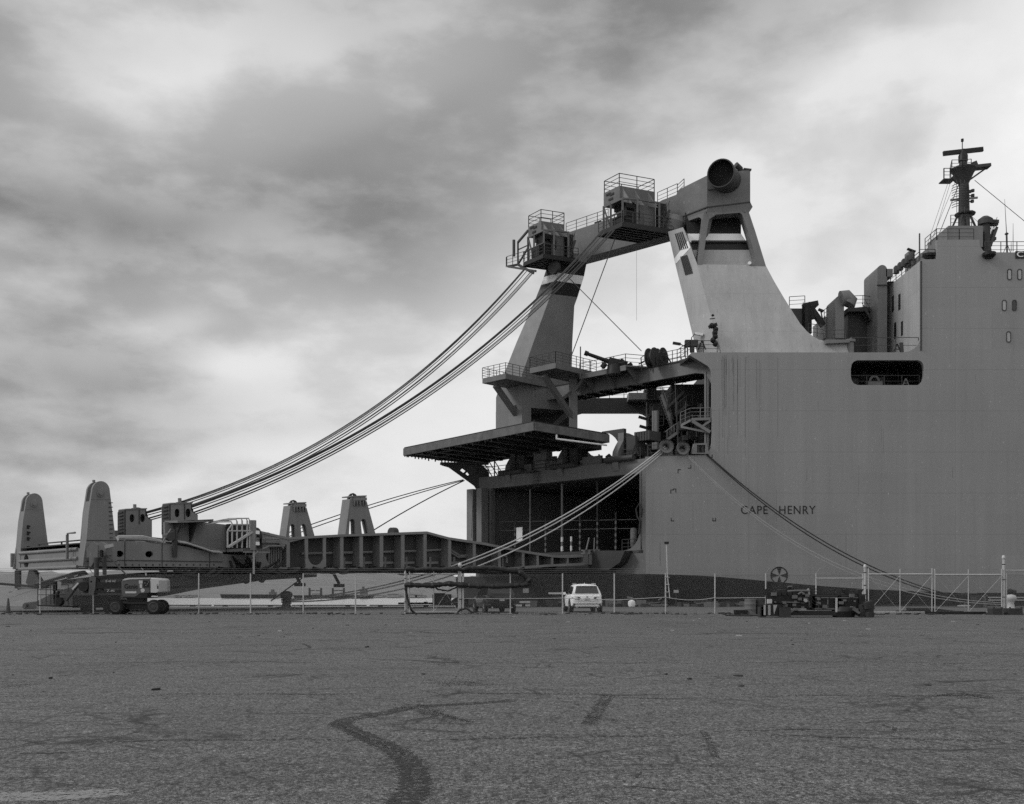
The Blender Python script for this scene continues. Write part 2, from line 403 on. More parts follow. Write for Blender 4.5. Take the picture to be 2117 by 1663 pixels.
# ------------------------------------------------------------------ setting
HY = 97.0                                   # plane of the ship's side
WZ = -3.0                                   # water level
g = MB().box((-420, -40, -0.6), (460, 61.6, 0.0))
def ground_mat():
    m = bpy.data.materials.new('asphalt'); m.use_nodes = True
    t = m.node_tree; t.nodes.clear()
    def n_(k, **kw):
        n = t.nodes.new(k)
        for a, b in kw.items(): setattr(n, a, b)
        return n
    l_ = t.links.new
    def mm(op, a, b, clamp=False):
        n = n_('ShaderNodeMath', operation=op); n.use_clamp = clamp
        for i, v in enumerate((a, b)):
            if isinstance(v, (int, float)): n.inputs[i].default_value = v
            else: l_(v, n.inputs[i])
        return n.outputs[0]
    co = n_('ShaderNodeTexCoord').outputs['Object']
    def noise(sc, det=3.0, ro=0.5, stretch=None, dist=0.0):
        x = n_('ShaderNodeTexNoise'); x.inputs['Scale'].default_value = sc
        x.inputs['Detail'].default_value = det; x.inputs['Roughness'].default_value = ro; x.inputs['Distortion'].default_value = dist
        if stretch:
            mp_ = n_('ShaderNodeMapping'); mp_.inputs['Scale'].default_value = stretch
            l_(co, mp_.inputs['Vector']); l_(mp_.outputs[0], x.inputs['Vector'])
        else: l_(co, x.inputs['Vector'])
        return x.outputs['Fac']
    o = n_('ShaderNodeOutputMaterial'); p = n_('ShaderNodeBsdfPrincipled'); l_(p.outputs[0], o.inputs[0])
    mid1 = noise(11.0, 4.0, 0.75, (1.0, 0.55, 1.0)); mid2 = noise(3.0, 3.0, 0.65, (0.6, 1.3, 1.0))
    big = noise(0.09, 5.0, 0.6); med = noise(1.0, 4.0, 0.6, (0.25, 1.1, 1.0)); st = noise(130.0, 2.0, 0.6, (1.0, 0.6, 1.0)); st2 = noise(34.0, 3.0, 0.75)
    v = mm('ADD', 0.083, mm('MULTIPLY', mm('SUBTRACT', big, 0.5), 0.06))
    v = mm('ADD', v, mm('MULTIPLY', mm('SUBTRACT', med, 0.5), 0.05))
    mid1 = noise(11.0, 4.0, 0.75, (1.0, 0.55, 1.0)); mid2 = noise(3.0, 3.0, 0.65, (0.6, 1.3, 1.0))
    g_ = mm('ADD', mm('MULTIPLY', mm('SUBTRACT', st, 0.5), 9.0), mm('MULTIPLY', mm('SUBTRACT', st2, 0.5), 6.5))
    g_ = mm('ADD', g_, mm('ADD', mm('MULTIPLY', mm('SUBTRACT', mid1, 0.5), 2.4), mm('MULTIPLY', mm('SUBTRACT', mid2, 0.5), 1.0)))
    v = mm('MULTIPLY', v, mm('MINIMUM', mm('MAXIMUM', mm('ADD', g_, 1.0), 0.10), 2.6))
    pit = mm('MAXIMUM', mm('MULTIPLY', mm('SUBTRACT', noise(26.0, 2.0, 0.6, (1.0, 0.5, 1.0)), 0.57), 16.0, True), mm('MULTIPLY', mm('SUBTRACT', noise(5.0, 3.0, 0.7, (0.55, 1.0, 1.0)), 0.66), 12.0, True))
    v = mm('MULTIPLY', v, mm('SUBTRACT', 1.0, mm('MULTIPLY', pit, 0.72)))
    dot = mm('MULTIPLY', mm('SUBTRACT', noise(7.5, 2.0, 0.55, (1.0, 0.45, 1.0)), 0.61), 22.0, True)
    v = mm('MULTIPLY', v, mm('SUBTRACT', 1.0, mm('MULTIPLY', dot, 0.5)))
    lum = mm('MULTIPLY', mm('SUBTRACT', noise(12.0, 2.0, 0.55, (1.0, 0.45, 1.0)), 0.62), 16.0, True)
    v = mm('MULTIPLY', v, mm('ADD', 1.0, mm('MULTIPLY', lum, 0.35)))
    # pale and dark stones on the surface
    vo = n_('ShaderNodeTexVoronoi'); vo.inputs['Scale'].default_value = 42.0; l_(co, vo.inputs['Vector'])
    sc_ = n_('ShaderNodeSeparateColor'); l_(vo.outputs['Color'], sc_.inputs[0])
    v = mm('MULTIPLY', v, mm('ADD', 0.5, mm('MULTIPLY', sc_.outputs[0], 1.0)))
    v = mm('ADD', v, mm('MULTIPLY', mm('GREATER_THAN', sc_.outputs[1], 0.975), 0.09))
    # wandering cracks: thin dark lines where a warped noise crosses a level
    for s_, w_, k_, st_ in ((0.16, 0.0035, 0.55, (0.5, 1.6, 1.0)), (0.5, 0.006, 0.35, (0.35, 1.0, 1.0)), (0.07, 0.0016, 0.6, (0.6, 2.2, 1.0))):
        c_ = noise(s_, 6.0, 0.62, st_, 0.6)
        ln = mm('SUBTRACT', 1.0, mm('MULTIPLY', mm('ABSOLUTE', mm('SUBTRACT', c_, 0.5), 0.0), 1.0 / w_), True)
        brk = mm('MULTIPLY', mm('SUBTRACT', noise(0.35, 2.0), 0.46), 9.0, True)
        v = mm('MULTIPLY', v, mm('SUBTRACT', 1.0, mm('MULTIPLY', mm('MULTIPLY', ln, brk), k_)))
    wv_ = n_('ShaderNodeTexNoise'); wv_.inputs['Scale'].default_value = 1.3; wv_.inputs['Detail'].default_value = 5.0; l_(co, wv_.inputs['Vector'])
    for sc2, w2, k2, am in ((0.16, 0.009, 0.9, 0.9), (0.4, 0.016, 0.85, 0.6), (1.1, 0.03, 0.7, 0.3)):
        ad = n_('ShaderNodeVectorMath', operation='MULTIPLY_ADD'); l_(wv_.outputs['Color'], ad.inputs[0]); ad.inputs[1].default_value = (am, am, 0); l_(co, ad.inputs[2])
        vc = n_('ShaderNodeTexVoronoi'); vc.feature = 'DISTANCE_TO_EDGE'; vc.inputs['Scale'].default_value = sc2; l_(ad.outputs[0], vc.inputs['Vector'])
        ln = mm('SUBTRACT', 1.0, mm('MULTIPLY', vc.outputs['Distance'], 1.0 / w2), True)
        brk = mm('MULTIPLY', mm('SUBTRACT', noise(0.35, 4.0, 0.65), 0.47), 9.0, True)
        v = mm('MULTIPLY', v, mm('SUBTRACT', 1.0, mm('MULTIPLY', mm('MULTIPLY', ln, brk), k2)))
    # oil and scuffed patches with a shape of their own
    pt = mm('MULTIPLY', mm('SUBTRACT', noise(0.45, 5.0, 0.65, (0.5, 1.2, 1.0)), 0.63), 9.0, True)
    v = mm('MULTIPLY', v, mm('SUBTRACT', 1.0, mm('MULTIPLY', pt, 0.35)))
    v = mm('MAXIMUM', v, 0.008)
    c = n_('ShaderNodeCombineColor')
    for i in range(3): l_(v, c.inputs[i])
    l_(c.outputs[0], p.inputs['Base Color']); p.inputs['Roughness'].default_value = 0.75
    p.inputs['Specular IOR Level'].default_value = 0.40
    b = n_('ShaderNodeBump'); b.inputs['Strength'].default_value = 0.55; b.inputs['Distance'].default_value = 0.012
    l_(mm('ADD', st2, mm('MULTIPLY', vo.outputs['Distance'], -0.8)), b.inputs['Height']); l_(b.outputs[0], p.inputs['Normal'])
    return m
ASPH = ground_mat()
tag(g.build('parking_lot', ASPH), kind='structure')
APRON = mat('quay_apron', 0.11, 0.9, 0.3, 0.25, fine=0.35, bump=0.3)
tag(MB().box((-420, 61.6, -3.8), (460, 94.4, -0.012)).build('quay', APRON), kind='structure')
def water_mat():
    m = bpy.data.materials.new('harbour_water'); m.use_nodes = True
    t = m.node_tree; p = t.nodes['Principled BSDF']
    p.inputs['Base Color'].default_value = (0.16, 0.16, 0.16, 1); p.inputs['Roughness'].default_value = 0.2  # base grey raised to paint in the sky's reflection on the water
    nz = t.nodes.new('ShaderNodeTexNoise'); nz.inputs['Scale'].default_value = 0.8; nz.inputs['Detail'].default_value = 4
    b = t.nodes.new('ShaderNodeBump'); b.inputs['Strength'].default_value = 0.3; b.inputs['Distance'].default_value = 0.08
    c = t.nodes.new('ShaderNodeTexCoord'); t.links.new(c.outputs['Object'], nz.inputs['Vector'])
    t.links.new(nz.outputs['Fac'], b.inputs['Height']); t.links.new(b.outputs[0], p.inputs['Normal'])
    return m
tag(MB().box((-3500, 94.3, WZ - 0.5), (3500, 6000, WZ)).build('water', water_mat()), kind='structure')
# far shore and hills: one sheet with houses and woods as broken tone
SHORE = mat('far_shore', 0.17, 0.95, 0.55, 0.02, fine=0.2)
HILL = mat('far_hills', 0.17, 0.95, 0.5, 0.012, fine=0.3)
def hills(name, m, Y0, Y1, zmin, zmax, seed, nx=220, ny=14):
    from mathutils import noise as mn
    mb = MB(); vs = []
    for j in range(ny + 1):
        for i in range(nx + 1):
            x = -2600 + 5200 * i / nx; y = Y0 + (Y1 - Y0) * j / ny; f = j / ny
            h = zmin + (zmax - zmin) * (f ** 1.2) * (0.62 + 0.42 * mn.fractal(V((x * 0.0016 + seed, y * 0.001, seed)), 1.0, 2.0, 4) + 0.1 * mn.noise(V((x * 0.02, y * 0.01, seed))))
            vs.append((x, y, WZ - 0.3 if j == 0 else max(h, WZ + 0.8)))
    fs = [(j * (nx + 1) + i, j * (nx + 1) + i + 1, (j + 1) * (nx + 1) + i + 1, (j + 1) * (nx + 1) + i) for j in range(ny) for i in range(nx)]
    mb.add(vs, fs)
    return tag(mb.build(name, m, ang=180), kind='structure')
hills('far_shore', SHORE, 705, 1500, 0.5, 11, 3.0)
hills('hills', HILL, 1500, 3600, 5, 118, 7.0)

# ------------------------------------------------------------------ the ship
ship = thing('cargo_ship', (12.77, HY, WZ), 'huge grey cargo ship with angled stern ramp moored at the quay', 'ship')
def hp(px, py): return P(px, py, HY)
C0 = (hp(1335, 1000).x, HY)                 # lower stern corner; the angled stern face runs along T from here
U0 = (hp(1480, 1000).x, HY)                 # corner of the upper stern
def ap(px, py): return PL(px, py, C0, T)
def up(px, py): return PL(px, py, U0, T)
def at(t, z, o=C0): return V((o[0] + T[0] * t, o[1] + T[1] * t, z))
ZDECK = 12.75 + EYE                         # mooring deck / lintel top
ZLIN = 11.4 + EYE
ZMAIN = zat(729, HY)
ZKN = zat(1187, HY)
INW = V((S2, S2, 0))

# side shell
outline = [(1335, 1187), (1380, 1188), (1440, 1190), (1500, 1194), (1600, 1203), (1700, 1212), (1800, 1219), (2000, 1227), (2400, 1233), (4300, 1240),
           (4300, 729), (2480, 729), (2480, 522), (2040, 522), (2033, 519), (2028, 512), (2025, 505), (2025, 496), (1937.5, 496), (1937.5, 536), (1905, 537),
           (1905, 690), (1903, 702), (1898, 713), (1890, 721), (1878, 727), (1866, 728.9), (1430, 728.9), (1425, 734), (1463, 757), (1468, 763),
           (1471, 771), (1472, 781), (1472, 915), (1470, 925), (1466, 933), (1461, 938), (1455, 941), (1335, 944.5)]
hole = [hp(x, y) for x, y in [(1772, 745), (1898, 745), (1905, 748), (1909.5, 755), (1910.5, 763), (1910.5, 779), (1908, 788), (1903, 794), (1896, 796.5),
                               (1773, 796.5), (1765, 793), (1760.5, 786), (1759, 778), (1759, 762), (1761, 753), (1765, 748)]]
MB().prism([hp(*p) for p in outline], (0, 0.45, 0), [hole]).build('hull_side', HULL, ship)
# rounded turn of the hull below the knuckle line
kn = [(1335, 1187, 6.5), (1380, 1188, 6.2), (1440, 1190, 5.6), (1500, 1194, 5.0), (1600, 1203, 3.9), (1700, 1212, 2.8), (1800, 1219, 1.8), (2000, 1227, 0.8), (2400, 1233, 0.2), (4300, 1240, 0.0)]
rings = []
for px, py, inn in kn:
    p = hp(px, py); r = []
    for k in range(9):
        a = k / 8; z = p.z + (WZ - 1.2 - p.z) * a
        q = V((p.x + (0.45 * inn if px < 1400 else 0) * 0, p.y + inn * a ** 1.5, z)); r.append(q)
    rings.append(r)
mb = MB()
for i in range(len(rings) - 1):
    k = len(mb.v); mb.v += rings[i] + rings[i + 1]
    for j in range(8): mb.f.append([k + j, k + j + 1, k + 10 + j, k + 9 + j])
mb.build('lower_hull', BOOT, ship, ang=60)

# angled stern face: frame of the vehicle opening
z0, z1 = ZKN, ZDECK
tR, tL = 0.75, 21.3
zs = zat(1139, 99.5)
rr = 1.9
openg = [at(tR, zs + rr)] + [at(tR + rr - rr * math.cos(a), zs + rr - rr * math.sin(a)) for a in [math.pi / 2 * k / 6 for k in range(1, 7)]]
openg = [at(tL, ZLIN), at(tR, ZLIN)] + [at(tR + rr * (1 - math.cos(math.pi / 2 * k / 7)), zs + rr * (1 - math.sin(math.pi / 2 * k / 7))) for k in range(8)] + [at(tL, zs)]
face = [at(0.001, z0), at(0.001, z1), at(23.8, z1), at(23.8, z0)]
MB().prism(face, INW * 0.6, [openg]).build('stern_frame', STERN, ship)
# shell under the stern, sloping in below the threshold
mb = MB()
A, B = at(0, z0), at(27.2, z0)
bl = [A, B, B + INW * 0.8 + Zv * (WZ - 1 - z0), A + INW * 6.0 + V((0, 0, WZ - 1 - z0))]
mb.prism(bl, INW * 0.3); mb.build('stern_bottom', DGREY, ship)
# port quarter column and its two guide posts
c1 = at(23.8, 0); c2 = at(22.4, 0)
mb = MB()
for t0_, w_ in ((23.5, 1.0), (22.0, 0.8)):
    a = at(t0_, z0 + 1.0) - INW * 0.7; mb.boxax((a + V((0, 0, (ZLIN - z0) / 2 - 0.5))), (T3, INW, Zv), (w_ / 2, 0.5, (ZLIN - z0 - 1) / 2))
mb.build('guide_post', GREY, ship)
# davit bracket at the port quarter: curved arm carrying the mooring lead
o_ = (at(23.3, 0).x, at(23.3, 0).y); d_ = (-1.0, -0.12)
def dv(px, py, o_=o_, d_=d_): return PL(px, py, o_, d_)
arm = [(915, 956), (912, 962), (926, 966), (940, 976), (962, 992), (980, 1005), (990, 1022), (999, 1042), (1004, 1050), (1009, 1030), (1012, 990), (1008, 972), (995, 960), (960, 957)]
mb = MB().prism([dv(*p) for p in arm], (0.05, 0.5, 0), [[dv(*p) for p in [(950, 972), (958, 978), (962, 974), (954, 968)]], [dv(*p) for p in [(961, 979), (967, 984), (971, 980), (965, 975)]]])
mb.tube(dv(975, 972) - V((0, 0.2, 0)), dv(975, 972) + V((0, 0.8, 0)), 0.55, n=14)
mb.bar(dv(910, 959), dv(1010, 959), 0.9, 0.2)
mb.build('davit_bracket', DGREY, ship)
# hold behind the opening
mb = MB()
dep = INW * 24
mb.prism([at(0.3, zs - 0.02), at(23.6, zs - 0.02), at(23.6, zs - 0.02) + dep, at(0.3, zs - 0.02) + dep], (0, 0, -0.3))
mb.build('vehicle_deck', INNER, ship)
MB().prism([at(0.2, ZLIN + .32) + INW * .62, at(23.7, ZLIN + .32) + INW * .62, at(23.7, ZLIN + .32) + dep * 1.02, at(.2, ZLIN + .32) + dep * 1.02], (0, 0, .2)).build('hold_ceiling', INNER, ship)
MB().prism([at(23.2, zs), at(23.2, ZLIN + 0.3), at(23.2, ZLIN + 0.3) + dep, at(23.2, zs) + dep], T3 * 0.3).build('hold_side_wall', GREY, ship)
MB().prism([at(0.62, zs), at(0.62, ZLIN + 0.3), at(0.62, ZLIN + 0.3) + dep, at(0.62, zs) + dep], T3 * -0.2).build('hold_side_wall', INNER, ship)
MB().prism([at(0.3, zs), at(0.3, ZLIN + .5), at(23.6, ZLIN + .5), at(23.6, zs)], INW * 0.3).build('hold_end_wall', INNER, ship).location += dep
# stanchions in the opening with black and white warning bands
for px, py0, py1, w_, kind_ in [(1096, 1012, 1135, 0.17, 0), (1162, 1000, 1145, 0.24, 1), (1235, 994, 1142, 0.17, 2), (1065, 1078, 1130, 0.16, 2), (1128, 1070, 1141, 0.18, 2),
                                (1199, 1066, 1138, 0.18, 2), (1273, 1060, 1140, 0.18, 2), (1181, 1114, 1141, 0.2, 1)]:
    o2 = (at(0, 0).x + INW.x * 1.2, at(0, 0).y + INW.y * 1.2)
    a, b = PL(px, py0, o2, T), PL(px, py1, o2, T)
    b.z = min(b.z, zs)
    st = MB().tube(a, b, w_ / 2, n=8).build('stanchion', GREY if kind_ < 2 else DGREY, ship)
    if kind_:
        m2 = MB(); n_ = 2 if kind_ == 1 else 5
        for k in range(n_):
            zz = zs + 0.25 + (0.95 if kind_ == 1 else 0.62) * k
            m2.tube(V((b.x, b.y, zz)), V((b.x, b.y, zz + (0.5 if kind_ == 1 else 0.3))), w_ / 2 + 0.012, n=8)
        islands(m2, 'warning_band', WHITE if kind_ == 1 else GREY, st)
for dy_ in (1.1, 2.4):
    MB().tube(PL(1030, 1113 - dy_ * 14, (at(0, 0).x + 1, at(0, 0).y + 1), T), PL(1316, 1108 - dy_ * 14, (at(0, 0).x + 1, at(0, 0).y + 1), T), 0.03, n=5).build('safety_wire', GREY, ship)
p = PL(1074, 1105, (C0[0] + .6, C0[1] + .6), T)
MB().boxax(p, (T3, INW, Zv), (0.45, 0.03, 0.75)).build('notice_board', WHITE, ship)
p = PL(1310.5, 1112, (C0[0] + .9, C0[1] + .9), T)
MB().lathe([(0.0, -1.05), (0.25, -1.0), (0.36, -0.75), (0.36, 0.75), (0.25, 0.95), (0.0, 1.0)], p, n=14).build('life_raft_canister', GREY, ship)
railing([at(0.9, zs) - R3 * 0.4, at(3.2, zs) - R3 * 0.4], ship, h=1.1, step=0.8)
# rope eyes beside the jamb
mb = MB()
q = PL(1322, 1057, C0, T)
mb.path([q + T3 * x + Zv * z - INW * 0.1 for x, z in [(0, -2.2), (-0.15, -1.0), (0.2, -0.5), (0.35, 0.2), (0, 0.65), (-0.35, 0.2), (-0.2, -0.5)]], 0.09, n=6)
mb.build('jamb_hook', DGREY, ship)

# mooring deck
md = [at(0, ZDECK - 0.6) - V((0, -0.5, 0)), at(23.8, ZDECK - 0.6)]
D1 = at(23.8, ZDECK - 1.0); D2 = D1 + V((18, 0, 0)); D3 = V((70, D1.y + 10, ZDECK - 1.0)); D4 = V((70, HY + .46, ZDECK - 1.0)); D5 = V((C0[0], HY + .46, ZDECK - 1.0))
MB().prism([D1 + INW * 0.62, at(0.0, ZDECK - 1.0) + INW * 0.64, D4, D3], (0, 0, -0.4)).build('mooring_deck', DECK, ship)
railing([at(t, ZDECK) + INW * 0.3 for t in (0.9, 4.0)], ship, h=1.15, step=1.3)
railing([at(t, ZDECK) + INW * 0.3 for t in (9.2, 11.8, 15.0)], ship, h=1.1, step=1.4)
railing([at(t, ZDECK) + INW * 0.3 for t in (17.5, 23.5)], ship, h=1.1, step=1.4)
railing([hp(1340, 944) + V((0, .3, 0)), hp(1362, 943) + V((0, .3, 0))], ship, h=1.1, step=1.0)
# letter A on a triangular frame
def a_mark(p, s, parent, ax=V((1, 0, 0)), m=BLACK):
    mb = MB(); ax = V(ax)
    mb.bar(p - ax * s * 0.42, p + Zv * s, 0.14 * s, 0.06, up=Zv.cross(ax)); mb.bar(p + ax * s * 0.42, p + Zv * s, 0.14 * s, 0.06, up=Zv.cross(ax))
    mb.bar(p - ax * s * 0.24 + Zv * s * 0.36, p + ax * s * 0.24 + Zv * s * 0.36, 0.1 * s, 0.05, up=Zv.cross(ax))
    mb.build('frame_mark', m, parent)
a_mark(ap(1313, 941), 0.95, ship, T3)

# stern door, swung up flat over the opening
YA = 93.0; An = P(1105, 870, YA)
Cn = An + V((S2, S2, 0)) * 10.6; eAB = V((-0.625, 0.78, 0)).normalized()
Bn = An + eAB * 22.0; Dn = Bn + (Cn - An)
th = 0.78
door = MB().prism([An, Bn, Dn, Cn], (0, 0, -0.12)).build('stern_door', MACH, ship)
mb = MB()
for a, b in ((An, Bn), (An, Cn), (Bn, Dn), (Cn, Dn)):
    mb.bar(a - Zv * th / 2 - Zv * 0.13, b - Zv * th / 2 - Zv * 0.13, 0.25, th * 0.98)
mb.build('door_rim', RIM, door)
mb = MB()
for k in range(1, 9):
    a = An.lerp(Bn, k / 9); mb.bar(a - Zv * 0.55, a + (Cn - An) - Zv * 0.55, 0.14, 0.8); mb.bar(a - Zv * 0.96, a + (Cn - An) - Zv * 0.96, 0.42, 0.07)
for k in range(1, 6):
    a = An.lerp(Cn, k / 6); mb.bar(a - Zv * 0.4, a + (Bn - An) - Zv * 0.4, 0.12, 0.5)
for k in range(30):
    u_, w_ = RNG.random(), RNG.random()
    a = An + (Bn - An) * u_ + (Cn - An) * w_ - Zv * 1.0
    mb.bar(a, a + (eAB if k % 2 else INW) * RNG.uniform(0.8, 3.0), 0.1, 0.1)
mb.build('door_beam', DGREY, door)
mb = MB()
for k in range(22):
    a = An.lerp(Bn, k / 22 + 0.02) - Zv * (th + 0.12); mb.tube(a, a - Zv * RNG.uniform(0.08, 0.35), 0.07, n=5)
    a = Bn.lerp(Dn, k / 22 + 0.01) - Zv * (th + 0.12); mb.tube(a, a - Zv * RNG.uniform(0.05, 0.3), 0.08, n=5)
islands(mb, 'door_cleat', MACH, door)
mb = MB(); a = An.lerp(Cn, 0.28) - Zv * 1.35; mb.tube(a, An.lerp(Cn, 0.97) - Zv * 1.2, 0.09); mb.tube(a, a + Zv * 0.4, 0.09)
mb.build('door_pipe', WHITE, door)
# hinge arms: curved horns standing on the lintel
for t0_, s_ in ((3.2, 1.0), (10.6, 0.95), (18.2, 0.9)):
    b_ = at(t0_, ZDECK) + INW * 0.1
    def q(x, z): return b_ + INW * x * s_ + Zv * z * s_
    prof = [q(-0.2, -0.9), q(-0.45, 0.2), q(-0.3, 1.0), q(0.1, 1.6), q(0.5, 2.1), q(0.55, 2.9), q(1.4, 2.9), q(3.2, 2.6), q(4.6, 1.8), q(6.2, 0.3), q(6.4, -0.6)]
    arm_ = MB().prism(prof, T3 * 0.7).build('hinge_arm', STERN, ship)
    mb = MB().tube(q(-0.3, 0.2) - T3 * 1.9, q(-0.3, 0.2) + T3 * 1.6, 0.3, n=12); mb.boxax(q(1.2, 1.5) - T3 * 1.0, (T3, INW, Zv), (0.55, 0.8, 0.9))
    mb.build('hinge_pin', DGREY, arm_)
    # the horn's free end curls out under the door
    c_ = [q(0.6, 2.75), q(-0.1, 2.75), q(-0.8, 2.5), q(-1.2, 2.9), q(-0.9, 3.3), q(0.6, 3.3)]
    MB().prism([q(0.55, 3.3) + T3 * x for x in (2.8,)] + [q(0.55, 3.2 - 2.4 * (1 - math.cos(a)) ) + T3 * (2.8 - 2.4 * math.sin(a)) for a in [math.pi / 2 * k / 8 for k in range(9)]] + [q(0.55, 0.6) + T3 * 0.0, q(0.55, 3.3) + T3 * 0.0], INW * 0.4).build('hinge_web', DGREY, arm_)
    mb = MB()
    for k in range(6): mb.boxax(q(1.6, 2.1) - T3 * (1.3 + 0.0) + INW * 0.0 + Zv * 0.25 - T3 * 0.32 * k, (T3, INW, Zv), (0.12, 0.9, 0.45))
    mb.build('hinge_cover', DGREY, arm_)
# mooring winches on the deck
def winch(c, ax, r=1.0, ln=1.8, m=DGREY, fl=1.25):
    c, ax = V(c), V(ax)
    w = MB()
    w.lathe([(0, -ln / 2), (fl * r, -ln / 2), (fl * r, -ln / 2 + .12), (r * .55, -ln / 2 + .13), (r * .6, ln / 2 - .13), (fl * r, ln / 2 - .12), (fl * r, ln / 2), (0, ln / 2)], c, ax, 22)
    wo = w.build('mooring_winch', m, ship)
    b = MB(); b.boxax(c + ax * (ln / 2 + 0.7) - Zv * 0.1, (ax, ax.cross(Zv), Zv), (0.5, 0.7, 0.8 * r)); b.boxax(c - Zv * (fl * r * 0.98), (ax, ax.cross(Zv), Zv), (ln / 2 + 1.2, 0.9, 0.15))
    b.tube(c + ax * (ln / 2 + 1.2), c + ax * (ln / 2 + 1.7), 0.3, n=10)
    for s_ in (-1, 1): b.bar(c + ax * s_ * ln / 2, c + ax * s_ * ln / 2 - Zv * fl * r, 0.2, 0.8)
    b.build('winch_frame', m, wo)
    return wo
zz = ZDECK - 1.0
for t0_, k_ in ((4.6, 5.5), (6.3, 7.0), (13.0, 6.0), (20.0, 5.0)):
    winch(at(t0_, zz + 1.6) + INW * k_, T3, 1.15, 2.0)
mb = MB()
q = at(14.4, ZDECK) + INW * 0.9
mb.boxax(q + Zv * 0.9, (T3, INW, Zv), (0.9, 0.4, 1.2)); mb.boxax(q + Zv * 2.2, (T3, INW, Zv), (0.95, 0.5, 0.22))
mb.bar(q + T3 * -1.3 + Zv * 2.0, q + T3 * -1.5 - Zv * 0.8, 0.18); mb.bar(q + T3 * 1.1 + Zv * 1.8, q + T3 * 0.5 - Zv * 1.0, 0.14)
mb.build('fairlead_stand', GREY, ship)
mb = MB()
q = at(14.2, ZDECK - 0.2) - INW * 0.25
for s_ in (-1, 1): mb.bar(q + T3 * 0.35 * s_, q + T3 * 0.35 * s_ - Zv * 1.6, 0.06)
for k in range(5): mb.bar(q + T3 * 0.35 - Zv * (0.15 + 0.33 * k), q - T3 * 0.35 - Zv * (0.15 + 0.33 * k), 0.05)
mb.boxax(q + Zv * 0.1 - INW * 0.3 + T3 * 0.6, (T3, INW, Zv), (0.9, 0.4, 0.06))
mb.build('boarding_ladder', DGREY, ship)
# bitts, vents and lockers crowding the mooring deck
mb = MB()
for k in range(26):
    t_ = RNG.uniform(0.8, 22.5); q = at(t_, ZDECK - 1.0) + INW * RNG.uniform(1.2, 6.0); h_ = RNG.uniform(1.2, 2.9)
    if k % 4 == 0: mb.tube(q, q + Zv * h_, .28, n=10)
    elif k % 4 == 1: mb.path([q, q + Zv * h_, q + Zv * (h_ + .3) + T3 * .35, q + Zv * (h_ + .1) + T3 * .7], .16, n=8)
    elif k % 4 == 2: mb.boxax(q + Zv * h_ * .4, (T3, INW, Zv), (RNG.uniform(.3, .7), .4, h_ * .42))
    else: mb.bar(q + Zv * .4, q + T3 * RNG.uniform(-1.6, 1.6) + Zv * h_, .12)
islands(mb, 'deck_fitting', DGREY, ship)
mb = MB()
for t_ in (7.9, 8.6, 12.4, 16.2, 16.9): q = at(t_, ZDECK - 1) + INW * .8; mb.lathe([(.25, 0), (.22, 1.3), (.34, 1.45), (.34, 1.6), (0, 1.65)], q, n=12)
islands(mb, 'mooring_bitt', GREY, ship)
for a_, b_ in ((6.0, 8.4), (11.9, 13.4), (15.6, 17.2)):
    m_ = MB().boxax(at((a_ + b_) / 2, ZDECK + .35) + INW * .55, (T3, INW, Zv), ((b_ - a_) / 2, .12, .55)); m_.build('bulwark_plate', STERN, ship)
# floodlight post at the port quarter
mb = MB(); q = at(21.2, ZDECK) + INW * 0.4
mb.tube(q, q + Zv * 3.0, 0.07); mb.boxax(q + Zv * 3.1 + T3 * 0.1, (T3, INW, Zv), (0.5, 0.25, 0.3)); mb.build('deck_lamp', DGREY, ship)
for k in range(3):
    q = at(23.0, ZDECK + 0.1) + INW * (0.6 + k)
    MB().bar(q + T3 * 0.6 + Zv * 2.2, q - T3 * 1.2, 0.08).build('davit_stay', RAIL, ship)

# fairleads on the edge of the hull side
def panama(px, py, r):
    c = hp(px, py) - V((0, 0.05, 0))
    m_ = MB().lathe([(r, -0.28), (r * 1.02, -0.1), (r, -0.02), (r * 0.80, -0.0), (r * 0.55, 0.12), (r * 0.40, 0.4), (r * 0.38, 0.75), (r * 0.6, 0.8), (r * 1.0, 0.4)], c - V((0, 0.25, 0)) * 0.6, (0, 1, 0), 28, cap=False)
    fo = m_.build('fairlead', GREY, ship)
    b = MB()
    pl = [c + V((-r * 0.95, 0.42, 0)), c + V((-r * .95, .42, -r * 1.25)), c + V((r * 1.05, .42, -r * 1.25)), c + V((r * 1.05, .42, 0))]
    b.prism(pl, (0, 0.5, 0)); b.build('fairlead_foot', GREY, fo)
    MB().lathe([(0, 0.0), (r * 0.39, 0.0), (r * 0.39, 0.05), (0, 0.05)], c + V((0, 0.5, 0)), (0, 1, 0), 20).build('fairlead_throat', BLACK, fo)
    return c
FL1 = panama(1377, 924, 0.66); FL2 = panama(1411, 928, 0.62)
mb = MB()
def fr(px, py): return hp(px, py) - V((0, 0.25, 0))
mb.prism([fr(1434, 918), (fr(1460, 917)), fr(1465, 939.5), fr(1429, 939.5)], (0, 0.7, 0), [[fr(1440, 921), fr(1457, 921), fr(1457, 937), fr(1440, 937)]])
fo = mb.build('roller_fairlead', GREY, ship)
mb = MB()
for px in (1443, 1453): mb.tube(fr(px, 921) + V((0, .3, 0)), fr(px, 937) + V((0, .3, 0)), 0.17, n=12)
mb.build('roller', DGREY, fo)
FL3 = hp(1448, 931) - V((0, 0.1, 0))
MB().box(hp(1360, 944) + V((0, 0.42, -0.1)), hp(1432, 942) + V((0, .6, 0.12))).build('fairlead_sill', DGREY, ship)

